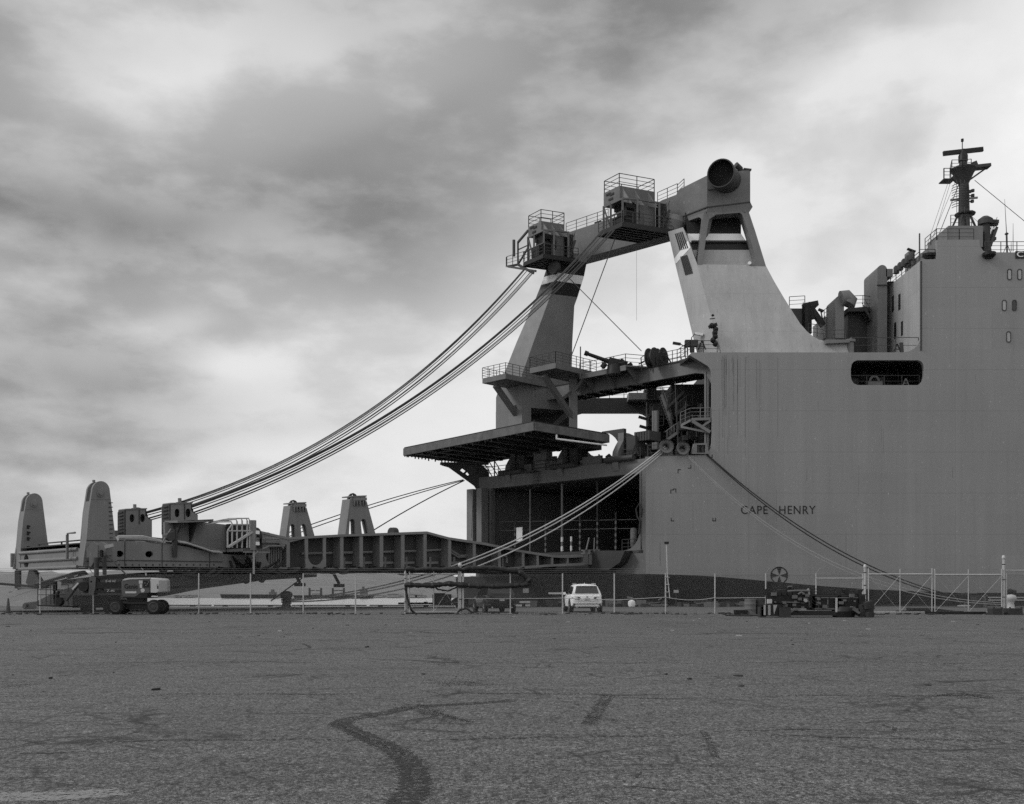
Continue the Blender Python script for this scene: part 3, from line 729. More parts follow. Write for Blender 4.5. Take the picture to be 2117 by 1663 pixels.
# upper stern: gun deck beam, brackets and pillars
ZB0, ZB1 = 21.25 + EYE, 22.6 + EYE
def ut(t, z): return at(t, z, U0)
mb = MB()
prof = [ut(0.4, ZB0 - 2.2), ut(0.4, ZB1 + 0.2), ut(27.0, ZB1), ut(27.0, ZB0)] + [ut(1.6 + 1.4 * 0, ZB0)] 
prof = [ut(0.3, ZB0 - 2.0), ut(0.3, ZMAIN), ut(4.0, ZMAIN), ut(5.0, ZB1), ut(27.0, ZB1), ut(27.0, ZB0), ut(2.3, ZB0), ut(1.4, ZB0 - 0.2), ut(0.8, ZB0 - 0.8), ut(0.5, ZB0 - 1.4)]
mb.prism(prof, INW * 0.5); mb.build('stern_beam', STERN, ship)
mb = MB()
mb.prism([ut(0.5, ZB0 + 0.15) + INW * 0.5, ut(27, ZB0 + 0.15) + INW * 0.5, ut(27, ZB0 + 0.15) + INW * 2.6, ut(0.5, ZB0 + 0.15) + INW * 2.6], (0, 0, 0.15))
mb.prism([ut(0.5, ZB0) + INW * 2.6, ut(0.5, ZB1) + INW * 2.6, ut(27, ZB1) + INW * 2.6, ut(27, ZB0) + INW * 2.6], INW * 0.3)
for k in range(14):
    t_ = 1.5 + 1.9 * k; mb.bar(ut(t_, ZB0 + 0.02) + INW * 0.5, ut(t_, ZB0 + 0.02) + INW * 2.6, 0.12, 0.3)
mb.build('beam_underside', MACH, ship)  # near-black colour carries the shade below the beam
# walkway on the beam, wider on its outer half
MB().prism([ut(3.2, ZB1 + .01) - INW * .1, ut(27, ZB1 + .01) - INW * .1, ut(27, ZB1 + .01) + INW * 3.1, ut(3.2, ZB1 + .01) + INW * 3.1], (0, 0, 0.14)).build('gun_deck', DECK, ship)
mb = MB()
mb.prism([ut(8.0, ZB1 + .012), ut(9.2, ZB1 + .012) - INW * 2.2, ut(15.5, ZB1 + .012) - INW * 2.2, ut(17.0, ZB1 + .012)], (0, 0, 0.16))
for t_ in (9.3, 12.2, 15.2):
    mb.prism([ut(t_, ZB1), ut(t_, ZB0 - 0.05), ut(t_, ZB1) - INW * 2.1], T3 * 0.1)
mb.prism([ut(9.2, ZB1) - INW * 2.2, ut(15.4, ZB1) - INW * 2.2, ut(15.4, ZB1 - .35) - INW * 2.2, ut(9.2, ZB1 - .35) - INW * 2.2], INW * 0.1)
mb.build('deck_sponson', STERN, ship)
def bracket(px_l, px_r, py_top, px_post, py_lo, t_post):
    """platform carried on a post, with a diagonal brace, reaching out from the beam"""
    b_ = ut(t_post, ZB1)
    o2 = (b_.x - INW.x * 1.2, b_.y - INW.y * 1.2)
    post_t = b_ - INW * 1.2; post_t.z = ZB1 + 0.1
    m_ = MB().bar(V((post_t.x, post_t.y, ZDECK - 1.0)), post_t, 0.85, 0.85)
    out_ = post_t - INW * 4.6 - T3 * 0.0
    m_.bar(post_t - Zv * 4.3, out_ - Zv * 0.3, 0.5, 0.5); m_.bar(post_t - Zv * 1.3, out_.lerp(post_t, .55) - Zv * 2.5, 0.3, 0.3)
    m_.bar(post_t - Zv * 1.6, post_t - T3 * 1.6 - Zv * 0.2, 0.35, 0.35)
    br = m_.build('bracket_post', STERN, ship)
    pl = [post_t - INW * 5.2 - T3 * 2.2, post_t - INW * 5.2 + T3 * 1.4, post_t + INW * 1.2 + T3 * 1.4, post_t + INW * 1.2 - T3 * 2.2]
    MB().prism(pl, (0, 0, 0.55)).build('bracket_platform', STERN, br)
    pz = [p_ + Zv * 0.55 for p_ in pl]
    railing([pz[3], pz[0], pz[1], pz[2]], br, h=1.15, step=1.0, rails=4, r=0.032)
    return post_t
bracket(0, 0, 0, 0, 0, 17.1)
bracket(0, 0, 0, 0, 0, 24.3)
railing([ut(3.5, ZB1 + .15), ut(8.2, ZB1 + .15), ut(9.3, ZB1 + .17) - INW * 2.1, ut(15.4, ZB1 + .17) - INW * 2.1], ship, step=1.7, h=1.15)
railing([ut(4.5, ZB1 + .15) + INW * 3, ut(16, ZB1 + .15) + INW * 3], ship, step=1.7, h=1.15)
# main deck forward of the beam
MB().prism([V((U0[0] + .5, HY + .46, ZMAIN - .02)), V((72, HY + .46, ZMAIN - .02)), V((72, HY + 26, ZMAIN - .02)), V((U0[0] + .5, HY + 26, ZMAIN - .02))], (0, 0, -0.3)).build('main_deck', DECK, ship)
railing([hp(1428, 728) + V((0, .3, 0)), hp(1484, 728) + V((0, .3, 0))], ship, step=1.2, h=1.15)
railing([hp(1428, 728) + V((0, .3, 0)), P(1415, 738, HY + 2), P(1400, 748, HY + 4)], ship, step=1.0, h=1.15)
a_mark(hp(1452, 722) + V((0, .2, 0)), 0.85, ship)
MB().prism([P(1425, 735, HY + .2), P(1462, 757, HY + .2), P(1445, 748, HY + 3.0), P(1405, 752, HY + 3.0)], (0, 0, -0.2)).build('chamfer_plate', DGREY, ship)
# lamps on the stern corner
for px, py, dx_ in ((1407, 712, -1), (1437, 690, 1)):
    q = P(px, py, HY + 2); mb = MB(); mb.bar(q, q + V((dx_ * 0.75, 0, 0.12 * -dx_)), 0.3, 0.22); mb.build('deck_lamp', BLACK if dx_ < 0 else WHITE, ship)
    MB().path([V((q.x + (0.7 if dx_ < 0 else -0.35), q.y, ZMAIN)), V((q.x + (0.7 if dx_ < 0 else -0.35), q.y, q.z - .4)), q], 0.05).build('lamp_pole', RAIL, ship)
q = P(1431, 710, HY + 2)
mb = MB(); mb.box(q + V((-0.7, -.2, -.35)), q + V((.55, .3, .3))); mb.box(q + V((-.2, -.15, -.9)), q + V((.2, .15, -.35))); mb.build('cable_box', DGREY, ship)

# long barrelled monitor on the gun deck
def vp_(px, py, Y=103.2): return P(px, py, Y)
mb = MB(); mb.path([vp_(1212, 731), vp_(1248, 744), vp_(1266, 750)], 0.2, n=10, radii=[0.17, 0.2, 0.3])
mb.path([vp_(1208.5, 729.5), vp_(1216, 732.5)], 0.25, n=10)
gun = mb.build('monitor_barrel', BLACK, ship)
mb = MB(); mb.bar(vp_(1258, 748), vp_(1296, 757), 0.7, 0.8); mb.box(vp_(1264, 760), vp_(1284, 748) + V((0, 1, 0))); mb.lathe([(0.9, -0.9), (0.8, 0), (0.4, 0.3)], vp_(1272, 757), n=12)
for a_ in ((1245, 760, 1252, 752), (1283, 746, 1290, 752), (1300, 752, 1304, 758)): mb.tube(vp_(a_[0], a_[1]), vp_(a_[2], a_[3]), 0.28, n=9)
mb.path([vp_(1284, 750), vp_(1281, 745), vp_(1285, 743), vp_(1290, 746), vp_(1288, 752)], 0.06); mb.bar(vp_(1282, 751), vp_(1305, 760), 0.12)
mb.build('monitor_mount', BLACK, gun)
MB().tube(vp_(1200, 782), vp_(1200, 717), 0.06).build('deck_pole', RAIL, ship)
# twin cable drum
for px, Y in ((1348, 100.8), (1366, 102.2)):
    c = P(px, 740, Y)
    d_ = MB().lathe([(0, -.35), (0.98, -.35), (0.98, -.28), (0.6, -.26), (0.6, .26), (0.98, .28), (0.98, .35), (0, .35)], c, (0.8, -0.6, 0.0), 26).build('hawser_reel', DGREY, ship)
    m_ = MB()
    for s_ in (-1, 1): m_.bar(c + V((0.42 * s_ + .3, 0, 0)), V((c.x + 0.42 * s_ + .9 * s_, c.y, ZB1)), 0.12); m_.bar(c + V((.42 * s_, -.2, 0)), V((c.x + .42 * s_, c.y - .2, ZB1)), 0.16)
    m_.path([c + V((-1.0, 0, -1.3)), c + V((-1.1, 0, 0)), c + V((-.6, 0, .35)), c + V((-.3, 0, -.2))], 0.06)
    m_.build('reel_stand', BLACK, d_)

# dark machinery space between the decks
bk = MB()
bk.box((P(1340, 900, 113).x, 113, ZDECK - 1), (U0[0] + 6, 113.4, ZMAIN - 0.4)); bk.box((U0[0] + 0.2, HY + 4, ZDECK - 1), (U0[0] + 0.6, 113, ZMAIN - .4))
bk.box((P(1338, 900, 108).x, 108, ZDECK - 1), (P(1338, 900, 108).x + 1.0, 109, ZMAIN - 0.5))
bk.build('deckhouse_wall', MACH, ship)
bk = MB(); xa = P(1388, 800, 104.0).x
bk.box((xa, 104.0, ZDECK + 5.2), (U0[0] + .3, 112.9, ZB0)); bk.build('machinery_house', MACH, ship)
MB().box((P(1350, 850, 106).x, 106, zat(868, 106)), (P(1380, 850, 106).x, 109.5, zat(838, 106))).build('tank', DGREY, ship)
def stair(a, b, w, parent, m=GREY):
    mb = MB(); a, b = V(a), V(b); side = (b - a).cross(Zv).normalized() * w / 2
    for s_ in (-1, 1):
        mb.bar(a + side * s_, b + side * s_, 0.07, 0.25)
        mb.tube(a + side * s_ + Zv * 0.95, b + side * s_ + Zv * 0.95, 0.03, n=5)
        for k in range(4): q = a.lerp(b, (k + .5) / 4) + side * s_; mb.tube(q, q + Zv * 0.95, 0.025, n=5)
    n_ = max(3, int(abs(b.z - a.z) / 0.28))
    for k in range(n_): q = a.lerp(b, (k + .5) / n_); mb.bar(q - side, q + side, 0.22, 0.05)
    return mb.build('stairway', m, parent)
stair(P(1392, 890, 103), P(1366, 818, 103), 0.9, ship)
stair(P(1376, 912, 101.5), P(1403, 893, 101.5), 0.8, ship)
stair(P(1378, 845, 102.5), P(1412, 812, 102.5), 0.8, ship, DGREY)
stair(P(1397, 858, 101.8), P(1420, 838, 101.8), 0.8, ship, DGREY)
for (xa_, xb_, y_, Y_) in ((1340, 1372, 879, 104), (1344, 1400, 858, 104), (1398, 1432, 838, 103), (1336, 1370, 825, 105)):
    MB().box(P(xa_, y_, Y_), P(xb_, y_ + 1.5, Y_) + V((0, 1.6, 0))).build('catwalk', DGREY, ship)
    railing([P(xa_, y_, Y_), P(xb_, y_, Y_)], ship, step=1.0, h=1.05)
# outrigged platform against the hull edge
a, b = hp(1417, 868) + V((0, 1.0, 0)), hp(1470, 863) + V((0, .6, 0))
m_ = MB().prism([hp(1415, 875) + V((0, 2.2, 0)), hp(1432, 869) + V((0, .2, 0)), hp(1470, 868) + V((0, .2, 0)), hp(1470, 866) + V((0, 4, 0)), hp(1440, 866) + V((0, 4, 0))], (0, 0, 0.25))
m_.bar(hp(1432, 870) + V((0, .3, 0)), hp(1469, 893) + V((0, .3, 0)), 0.32, 0.3); m_.bar(hp(1416, 876) + V((0, 2, 0)), hp(1468, 893) + V((0, .4, 0)), 0.25, 0.2); m_.bar(hp(1454, 880) + V((0, .3, 0)), hp(1470, 869) + V((0, .3, 0)), 0.25, 0.2)
po = m_.build('side_platform', GREY, ship)
railing([hp(1415, 874) + V((0, 2.2, 0.25)), hp(1428, 867) + V((0, .3, 0)), hp(1470, 866) + V((0, .3, 0))], po, step=0.9, h=1.1, m=GREY)
for px in (1351, 1357):
    MB().tube(P(px, 930, 103), P(px, 850, 103), 0.28 if px > 1352 else .15, n=10).build('vent_pipe', GREY, ship)
for px, py in ((1338, 867), (1340, 886), (1336, 911)):
    q = P(px, py, 106); MB().bar(q - V((0.9, 0, -.25)), q + V((.3, 0, -.1)), 0.35, 0.25).build('deck_lamp', BLACK, ship)
mb = MB()
for k in range(14):
    px = RNG.uniform(1375, 1465); y0_ = RNG.uniform(815, 900); Y_ = RNG.uniform(99.5, 103)
    mb.tube(P(px, y0_, Y_), P(px + RNG.uniform(-3, 3), y0_ + RNG.uniform(14, 40), Y_), RNG.uniform(.04, .12), n=6)
for k in range(10):
    px = RNG.uniform(1395, 1460); y0_ = RNG.uniform(835, 925); q = P(px, y0_, RNG.uniform(99.5, 103)); s_ = RNG.uniform(.2, .5)
    mb.box(q - V((s_, s_, s_)), q + V((s_, s_, s_)))
islands(mb, 'deck_pipework', DGREY, ship)
for px in (1462, 1467):
    MB().tube(hp(px, 765) + V((0, .8, 0)), hp(px, 935) + V((0, .8, 0)), 0.12, n=8).build('edge_pipe', GREY, ship)
mb = MB(); q = P(1330, 936, 100.5)
mb.lathe([(0.75, -1.0), (0.7, 0.1), (0.45, 0.5), (0.5, 0.6), (0.2, 0.9), (0.0, 0.95)], q, n=14); mb.build('capstan', DGREY, ship)
# bulkhead at the far side of the stern well
mb = MB(); YB = 122.0
mb.prism([P(1180, 824, YB), P(1342, 822, YB), P(1342, 870, YB), P(1338, 860, YB), P(1330, 855, YB), P(1322, 853, YB), P(1204, 853, YB), P(1194, 856, YB), P(1187, 864, YB), P(1180, 880, YB)], (0, 1.0, 0))
mb.build('cross_beam', DGREY, ship)
MB().box(P(1300, 826, YB - 2), P(1345, 819, YB)).build('beam_walkway', GREY, ship)
railing([P(1290, 822, YB), P(1400, 820, YB)], ship, h=1.1, step=1.6); railing([P(1200, 824, YB), P(1290, 823, YB)], ship, h=1.1, step=1.6)
MB().box(P(1332, 818, YB - 1), P(1347, 809, YB)).build('locker', DGREY, ship)
# ------------------------------------------------------------------ stern gantry: port tower, starboard funnel leg, beam
def sect_tower(levels, back, name, m, parent, dirL, dirR):
    """levels: (boundary point, left px, right px, py)"""
    rings = []
    for bpt, lpx, rpx, py in levels:
        bpt = V(bpt)
        def hit(px, d):
            t = tof(px, (bpt.x, bpt.y), d); return V((bpt.x + d[0] * t, bpt.y + d[1] * t, bpt.z))
        l_, r_ = hit(lpx, dirL), hit(rpx, dirR)
        rings.append([bpt, l_, l_ + (r_ - bpt), r_])
    return MB().loft(rings).build(name, m, parent)
def lerp_tab(tab, y):
    for (y0, a), (y1, b) in zip(tab[:-1], tab[1:]):
        if y0 <= y <= y1 or y1 <= y <= y0:
            f = (y - y0) / (y1 - y0); return a + (b - a) * f
    return tab[-1][1] if abs(y - tab[-1][0]) < abs(y - tab[0][0]) else tab[0][1]
TB = [(900, 1079), (775, 1079), (700, 1105.7), (608, 1139), (540, 1163)]
TL_ = [(900, 1025), (820, 1025.5), (806, 1029), (775, 1045), (700, 1072.6), (608, 1114), (540, 1137)]
TR_ = [(900, 1182), (760, 1181.5), (626, 1185), (608, 1192), (540, 1213)]
YT = 111.5; G2 = (0.92, 0.39)
def tower_levels(ys, eps=0.0): return [(P(lerp_tab(TB, y), y, YT), lerp_tab(TL_, y + 14) - eps, lerp_tab(TR_, y - 6) + eps, y) for y in ys]
lowt = [(P(1079, y, YT), 1025 if y > 815 else 1028, 1098, y) for y in (930, 842)]
ptower = sect_tower(tower_levels([842, 812, 775, 700, 626, 608]), 0, 'port_tower', GREY, ship, T, G2)
sect_tower(lowt, 0, 'tower_foot', GREY, ptower, T, G2)
MB().prism([P(1084, 930, 116), P(1084, 838, 116), P(1180, 832, 116), P(1180, 930, 116)], (0, .4, 0)).build('tower_shade_panel', MACH, ptower)  # added dark panel; its near-black colour stands for the deep shade there
MB().bar(P(1120, 905, 113), P(1182, 846, 113), .8, .5).build('tower_brace', DGREY, ptower)
sect_tower(tower_levels([608, 581.0]), 0, 'paint_band', BLACK, ptower, T, G2)
sect_tower(tower_levels([581.0, 564]), 0, 'paint_band', WHITE, ptower, T, G2)
sect_tower(tower_levels([564, 536]), 0, 'paint_band', BLACK, ptower, T, G2)
sect_tower(tower_levels([536, 520]), 0, 'tower_head', GREY, ptower, T, G2)
# dished plate on the port tower
q = P(1146, 553, 110.3); MB().lathe([(0, -.2), (.75, -.2), (.75, .2), (0, .2)], q, R3, 20).build('vent_cover', DGREY, ptower)

def yf(py): return HY + 0.35 + (729 - py) / (729 - 440) * 4.2
def fp(px, py, dy=0.0): return P(px, py, yf(py) + dy)
# starboard leg: pale inner face and wide sloping funnel front
LN = [(729, 1491), (700, 1484), (650, 1470), (600, 1456), (548, 1442), (525, 1433), (500, 1424), (470, 1412)]
LL = [(729, 1443), (700, 1436), (650, 1424), (600, 1412), (547, 1399), (500, 1388), (485, 1384), (470, 1381)]
leg_lv = [(fp(lerp_tab(LN, y), y, 0.05), lerp_tab(LL, y), lerp_tab(LN, y) + 30, y) for y in (728, 700, 650, 600, 548, 525, 500, 470)]
leg = sect_tower(leg_lv, 0, 'funnel_leg', LGREY, ship, T, (0.35, 0.94))
# louvres and white stripe on the pale face
def leg_face(u, py):
    """point on the pale face, u from outer edge 0 to near edge 1"""
    n_ = fp(lerp_tab(LN, py), py, 0.05); t = tof(lerp_tab(LL, py), (n_.x, n_.y), T)
    return V((n_.x + T[0] * t * (1 - u), n_.y + T[1] * t * (1 - u), n_.z)) + R3 * 0.006
mb = MB()
for (ya, yb, u0, u1) in ((478, 512, .40, .92), (524, 562, .34, .72)):
    for k in range(5):
        u_ = u0 + (u1 - u0) * k / 5
        mb.prism([leg_face(u_, ya), leg_face(u_ + .055, ya), leg_face(u_ + .055, yb), leg_face(u_, yb)], R3 * 0.05)
islands(mb, 'louvre', BLACK, leg)
MB().prism([leg_face(0.02, 535), leg_face(0.98, 512), leg_face(0.98, 498), leg_face(0.02, 524)], R3 * 0.02).build('paint_band', WHITE, leg)
front = [(1491, 729), (1442, 548), (1455, 547), (1566, 548), (1584, 551), (1600, 581), (1620, 615), (1640, 647), (1654, 669), (1668, 685), (1680, 695), (1692, 702), (1708, 706), (1757, 707), (1758, 714), (1764, 729)]
fun = MB().prism([fp(*p) for p in front], (0, 5.5, 0)).build('funnel_front', LGREY, ship)
# casing above, set back behind the legs, with painted bands
def strip(x0a, x1a, ya, x0b, x1b, yb, m, dy=1.5, nm='paint_band', th=3.0):
    MB().prism([fp(x0a, ya, dy), fp(x1a, ya, dy), fp(x1b, yb, dy), fp(x0b, yb, dy)], (0, th, 0)).build(nm, m, fun)
strip(1442, 1569, 551, 1432, 1559, 517, LGREY, nm='casing')
strip(1432, 1559, 517, 1428, 1550, 501.5, BLACK)
strip(1428, 1550, 501.5, 1425, 1542, 498.5, WHITE)
strip(1425, 1542, 498.5, 1421, 1532, 483.5, WHITE)
strip(1421, 1532, 483.5, 1416, 1532, 440, BLACK, dy=1.9)
MB().box(fp(1430, 501, 1.3), fp(1548, 499.5, 1.6)).build('casing_rail', DGREY, fun)
mb = MB()
mb.prism([fp(x, y) for x, y in [(1456, 438), (1470, 438), (1466, 454), (1463, 470), (1455, 525), (1452, 549), (1442, 549), (1443, 530), (1449, 490)]], (0, 1.3, 0))
mb.prism([fp(x, y) for x, y in [(1532, 438), (1548, 438), (1562, 480), (1584, 552), (1549, 552), (1551, 547), (1558, 545), (1562, 538), (1560, 525), (1545, 475), (1537, 450)]], (0, 1.3, 0))
mb.prism([fp(x, y) for x, y in [(1456, 437), (1546, 431), (1547, 436), (1537, 446), (1530, 440), (1480, 444), (1469, 452), (1462, 458)]], (0, 1.3, 0))
mb.build('gantry_strut', STERN, fun)
# second strut on the inner side, framing the dark gap
c_ = fp(1463, 437); o2 = (c_.x, c_.y)
def gu(px, py): return PL(px, py, o2, T)
MB().prism([gu(x, y) for x, y in [(1463, 437), (1404, 456), (1408, 470), (1412, 468), (1420, 458), (1445, 449), (1450, 453), (1448, 480), (1440, 522), (1434, 526), (1437, 533), (1442, 545), (1452, 500), (1462, 455)]], INW * 0.8).build('gantry_strut', STERN, fun)
q = fp(1549, 545, -.05); MB().tube(q, q - V((0, .2, 0)), 0.16, n=12).build('tower_lamp', WHITE, fun)

# beam between the legs
Yc = c_.y
def bp(px, py): return PL(px, py, o2, T)
top = [(1462, 363), (1406, 391), (1402, 394), (1398, 403), (1369, 414), (1357, 421), (1168, 483)]
bot = [(1168, 545), (1190, 538), (1216, 531), (1300, 507.5), (1383, 484), (1396, 470), (1404, 456), (1462, 437)]
beam = MB().prism([bp(*p) for p in top] + [bp(*p) for p in bot], INW * 2.0).build('gantry_beam', GANTRY, ship)
# the beam's boxed starboard end
def ep(px, py, d=0.0): return P(px, py, Yc - 0.01 + d)
end = MB().prism([ep(x, y) for x, y in [(1462, 363), (1551, 351), (1551, 418), (1556, 428), (1547, 437), (1462, 437)]], (0, 4.6, 0)).build('beam_end', STERN, ship)
mb = MB(); mb.bar(ep(1462, 429, -.02), ep(1551, 418, -.02), 0.12, 0.1); mb.bar(ep(1462, 428, -.02), bp(1404, 451) - INW * .03, 0.12, 0.1)
mb.tube(ep(1464, 393, -.03), ep(1526, 386, -.03), 0.04); mb.bar(ep(1537, 350, .1), ep(1553, 352, .1), 0.3, 0.15)
mb.build('beam_seam', DGREY, end)
# exhaust pipe
ec = P(1490, 358, Yc - 2.3); ea = V((0.42, 0.90, 0.10)).normalized()
ex = MB().lathe([(1.24, 3.6), (1.24, 0.05), (1.26, 0.0), (1.36, 0.0), (1.38, 0.08), (1.34, 1.2), (1.28, 4.6), (1.15, 5.0), (0, 5.05)], ec, ea, 36, cap=False).build('exhaust_pipe', DGREY, ship)
MB().lathe([(1.225, 0.10), (1.225, 0.75), (0, 0.8)], ec, ea, 36, cap=False).build('exhaust_lining', mat('soot', 0.006, 0.9, 0.3, 2.0), ex)
q = P(1521, 341, Yc + 1.5); MB().path([q, q + V((0.5, .3, -.25)), q + V((0.9, 1.2, -1.6))], 0.3, n=12).build('exhaust_stub', DGREY, ex)
# railing along the beam
railing([bp(1357, 421) + INW * .2, bp(1398, 403) + INW * .2], ship, step=1.6, h=1.2); railing([bp(1398, 402) + INW * .2, bp(1412, 389) + INW * .2], ship, step=.9, h=1.0)
railing([bp(1168, 483) + INW * .2, bp(1255, 454) + INW * .2], ship, step=1.7, h=1.2)
q = bp(1226, 461) + INW * 1; mb = MB(); mb.boxax(q, (T3, INW, Zv), (.4, .3, .35)); mb.tube(q, q - T3 * .8 + Zv * .2, .15); mb.tube(q, q - Zv * 1.2, .1); mb.build('floodlight', BLACK, ship)
# fairing knob and pulley where the beam meets the pale leg
mb = MB(); q = bp(1398, 466) - INW * .4
mb.lathe([(1.0, -1.2), (1.0, .5), (.7, .9), (0, 1.0)], q, (0.3, -.4, 1), 14); mb.tube(q - T3 * 0 - INW * .2, q + T3 * 2.2 - Zv * .6, 0.5, 0.25, n=10)
mb.build('beam_knuckle', GREY, ship)
a = P(1316, 492, 105.5); MB().tube(a, a - Zv * 8.6, 0.012, n=4).build('hanging_line', WIRE, ship)

# winch cabins slung on the beam
def cabin(c_px, c_py, Yk, px_l, px_r, px_r2, hbox, hlow, gaunt):
    """near top corner, left and right extents"""
    c = P(c_px, c_py, Yk); dl = V((-0.588, 0.809, 0)); dr = V((0.92, 0.39, 0))
    tl = tof(px_l, (c.x, c.y), (dl.x, dl.y)); tr = tof(px_r, (c.x, c.y), (dr.x, dr.y))
    Lf, Rf = dl * tl, dr * tr
    root_ = MB().prism([c, c + Lf, c + Lf + Rf, c + Rf], (0, 0, -hbox)).build('winch_cabin', GANTRY, ship)
    # lower walls: open at the outer corner
    w = MB(); lo = -Zv * (hbox + hlow)
    w.prism([c + Rf * .55 - Zv * hbox, c + Rf - Zv * hbox, c + Rf + lo, c + Rf * .55 + lo], dl * 0.15)
    w.prism([c + Rf - Zv * hbox, c + Rf + Lf - Zv * hbox, c + Rf + Lf + lo, c + Rf + lo], dr * -0.15)
    w.prism([c + Lf * .45 + Rf * .98 - Zv * hbox, c + Lf * .45 + Rf * .25 - Zv * hbox, c + Lf * .45 + Rf * .25 + lo, c + Lf * .45 + Rf * .98 + lo], dl * 0.1)
    w.build('cabin_wall', GANTRY, root_)
    # triangular stiffeners hanging over the openings
    for f_ in (0.08, 0.42, 0.8):
        b_ = c + Rf * f_ - Zv * 0.25
        MB().prism([b_, b_ - Zv * (hbox - .1) , b_ - Zv * (hbox + .25) - dl * 0.9 + Rf.normalized() * .35], dr * 0.08).build('stiffener', GREY, root_)
    # machinery seen inside
    mm_ = MB(); d0 = c + Lf * .35 + Rf * .4 - Zv * (hbox + hlow * .45)
    mm_.lathe([(0, -.8), (1.0, -.8), (1.0, -.7), (.7, -.68), (.7, .68), (1.0, .7), (1.0, .8), (0, .8)], d0, dr, 20); mm_.boxax(d0 - Zv * .8, (dl, dr, Zv), (.7, 1.3, .5)); mm_.boxax(d0 + dl * .2 + Zv * 1.1, (dl, dr, Zv), (.9, .8, .5))
    mm_.boxax(d0 - dl * .5 + dr * .4 - Zv * .4, (dl, dr, Zv), (.3, .35, 1.0))
    mm_.build('cable_winch', BLACK, root_)
    fr_ = MB(); out_ = -dl * 1.1
    corners = [c + Lf * 1.0 - Zv * hbox, c + Lf * .55 - Zv * hbox, c - Zv * hbox + out_ * .4, c + Rf * .33 - Zv * hbox + out_ * .8, c + Rf * .95 - Zv * hbox + out_ * .8]
    for q in corners: fr_.bar(q + Zv * .1, q - Zv * hlow, 0.2, 0.2)
    for a, b in zip(corners[:-1], corners[1:]): fr_.bar(a, b, 0.16, 0.16)
    fr_.bar(corners[0], corners[1] - Zv * hlow, 0.12); fr_.bar(corners[0] - Zv * hlow * .5, corners[2] - Zv * hlow * .5, 0.12)
    fr_.build('cabin_frame', GANTRY, root_)
    # floor platform with cross beams
    fl = c - Zv * (hbox + hlow); fo = MB(); pad = 0.5
    pl = [fl + out_ - dr * pad, fl + Lf * 1.05 - dr * pad, fl + Lf * 1.05 + Rf * 1.05, fl + Rf * 1.32 + out_]
    fo.prism(pl, (0, 0, -0.12))
    for k in range(7):
        a = pl[0].lerp(pl[1], k / 6) - Zv * .3; b = pl[3].lerp(pl[2], k / 6) - Zv * .3; fo.bar(a, b, 0.14, 0.4)
    for k in range(4):
        a = pl[0].lerp(pl[3], k / 3) - Zv * .3; b = pl[1].lerp(pl[2], k / 3) - Zv * .3; fo.bar(a, b, 0.1, 0.34)
    fo.build('cabin_floor', MACH, root_)
    railing([pl[1], pl[0], pl[3]], root_, step=1.1, h=1.1, r=.04)
    railing([c + Lf + Rf * .02, c + Lf * .02, c + Rf * .98, c + Rf * .98 + Lf * .98, c + Lf + Rf * .02], root_, step=1.7, h=1.25, r=.042, rails=3)
    # signs on the outer face
    s_ = MB(); o_s = c + Lf * .55 - Zv * hbox * .35
    for k, (u, v_) in enumerate(((0, 0), (.25, .12), (.08, -.35))): s_.boxax(o_s + Lf.normalized() * (u * 2.2 - .2) + Zv * (v_ * 1.3) - Lf.cross(Zv).normalized() * 0.0 + V((-S2, -S2, 0)) * .05, (Lf.normalized(), Lf.cross(Zv).normalized(), Zv), (.32, .02, .1))
    islands(s_, 'vent_slot', BLACK, root_)
    # ladder box on the beam side
    lb = MB()
    q = fl + Rf * 1.18 + Zv * 1.4
    lb.boxax(q, (dl, dr, Zv), (.35, .35, 1.4)); lb.build('access_trunk', BLACK, root_)
    stair(fl + Rf * 1.02 + out_ * .6 + Zv * .1, fl + Rf * 1.25 + out_ * .6 + Zv * 2.0, .6, root_, RAIL)
    if gaunt:
        g_ = MB(); b0 = c + Lf - Zv * hbox
        e = b0 + dl * 1.9 - Zv * (hlow * .0); e2 = b0 + dl * 2.6 - Zv * (hlow * .95) - dr * .8
        g_.bar(b0 + Zv * .8, e + Zv * .0, .2); g_.bar(e, e - Zv * hlow * .9, .2); g_.bar(e - Zv * hlow * .9, b0 - Zv * hlow * .4, .16)
        g_.bar(e - Zv * hlow * .9, fl + Lf * .6 - Zv * 1.4, .25); g_.bar(e2, e - Zv * hlow * .9, .2); g_.bar(e2, fl + Lf * .4 - Zv * 1.3, .2)
        g_.bar(b0, b0 - Zv * (hlow + .3), .25); g_.bar(e - Zv * hlow * .3, b0 - Zv * hlow * .3, .1)
        g_.tube(e - dr * .5 + Zv * .2, e - dr * .5 - Zv * 1.6, .17, n=10); g_.build('outrigger_frame', RAIL, root_)
        railing([e2 + dl * .3, e2 - dr * .1, fl + Lf * .9 - dr * .6], root_, step=1.0, h=1.1)
    return c, Lf, Rf, fl
cn = cabin(1281, 384, 102.0, 1248, 1354, 1380, 1.15 + 0.3, 2.55, False)
cf = cabin(1119, 457, 110.0, 1092, 1167, 1190, 1.15 + 0.0, 2.75, True)

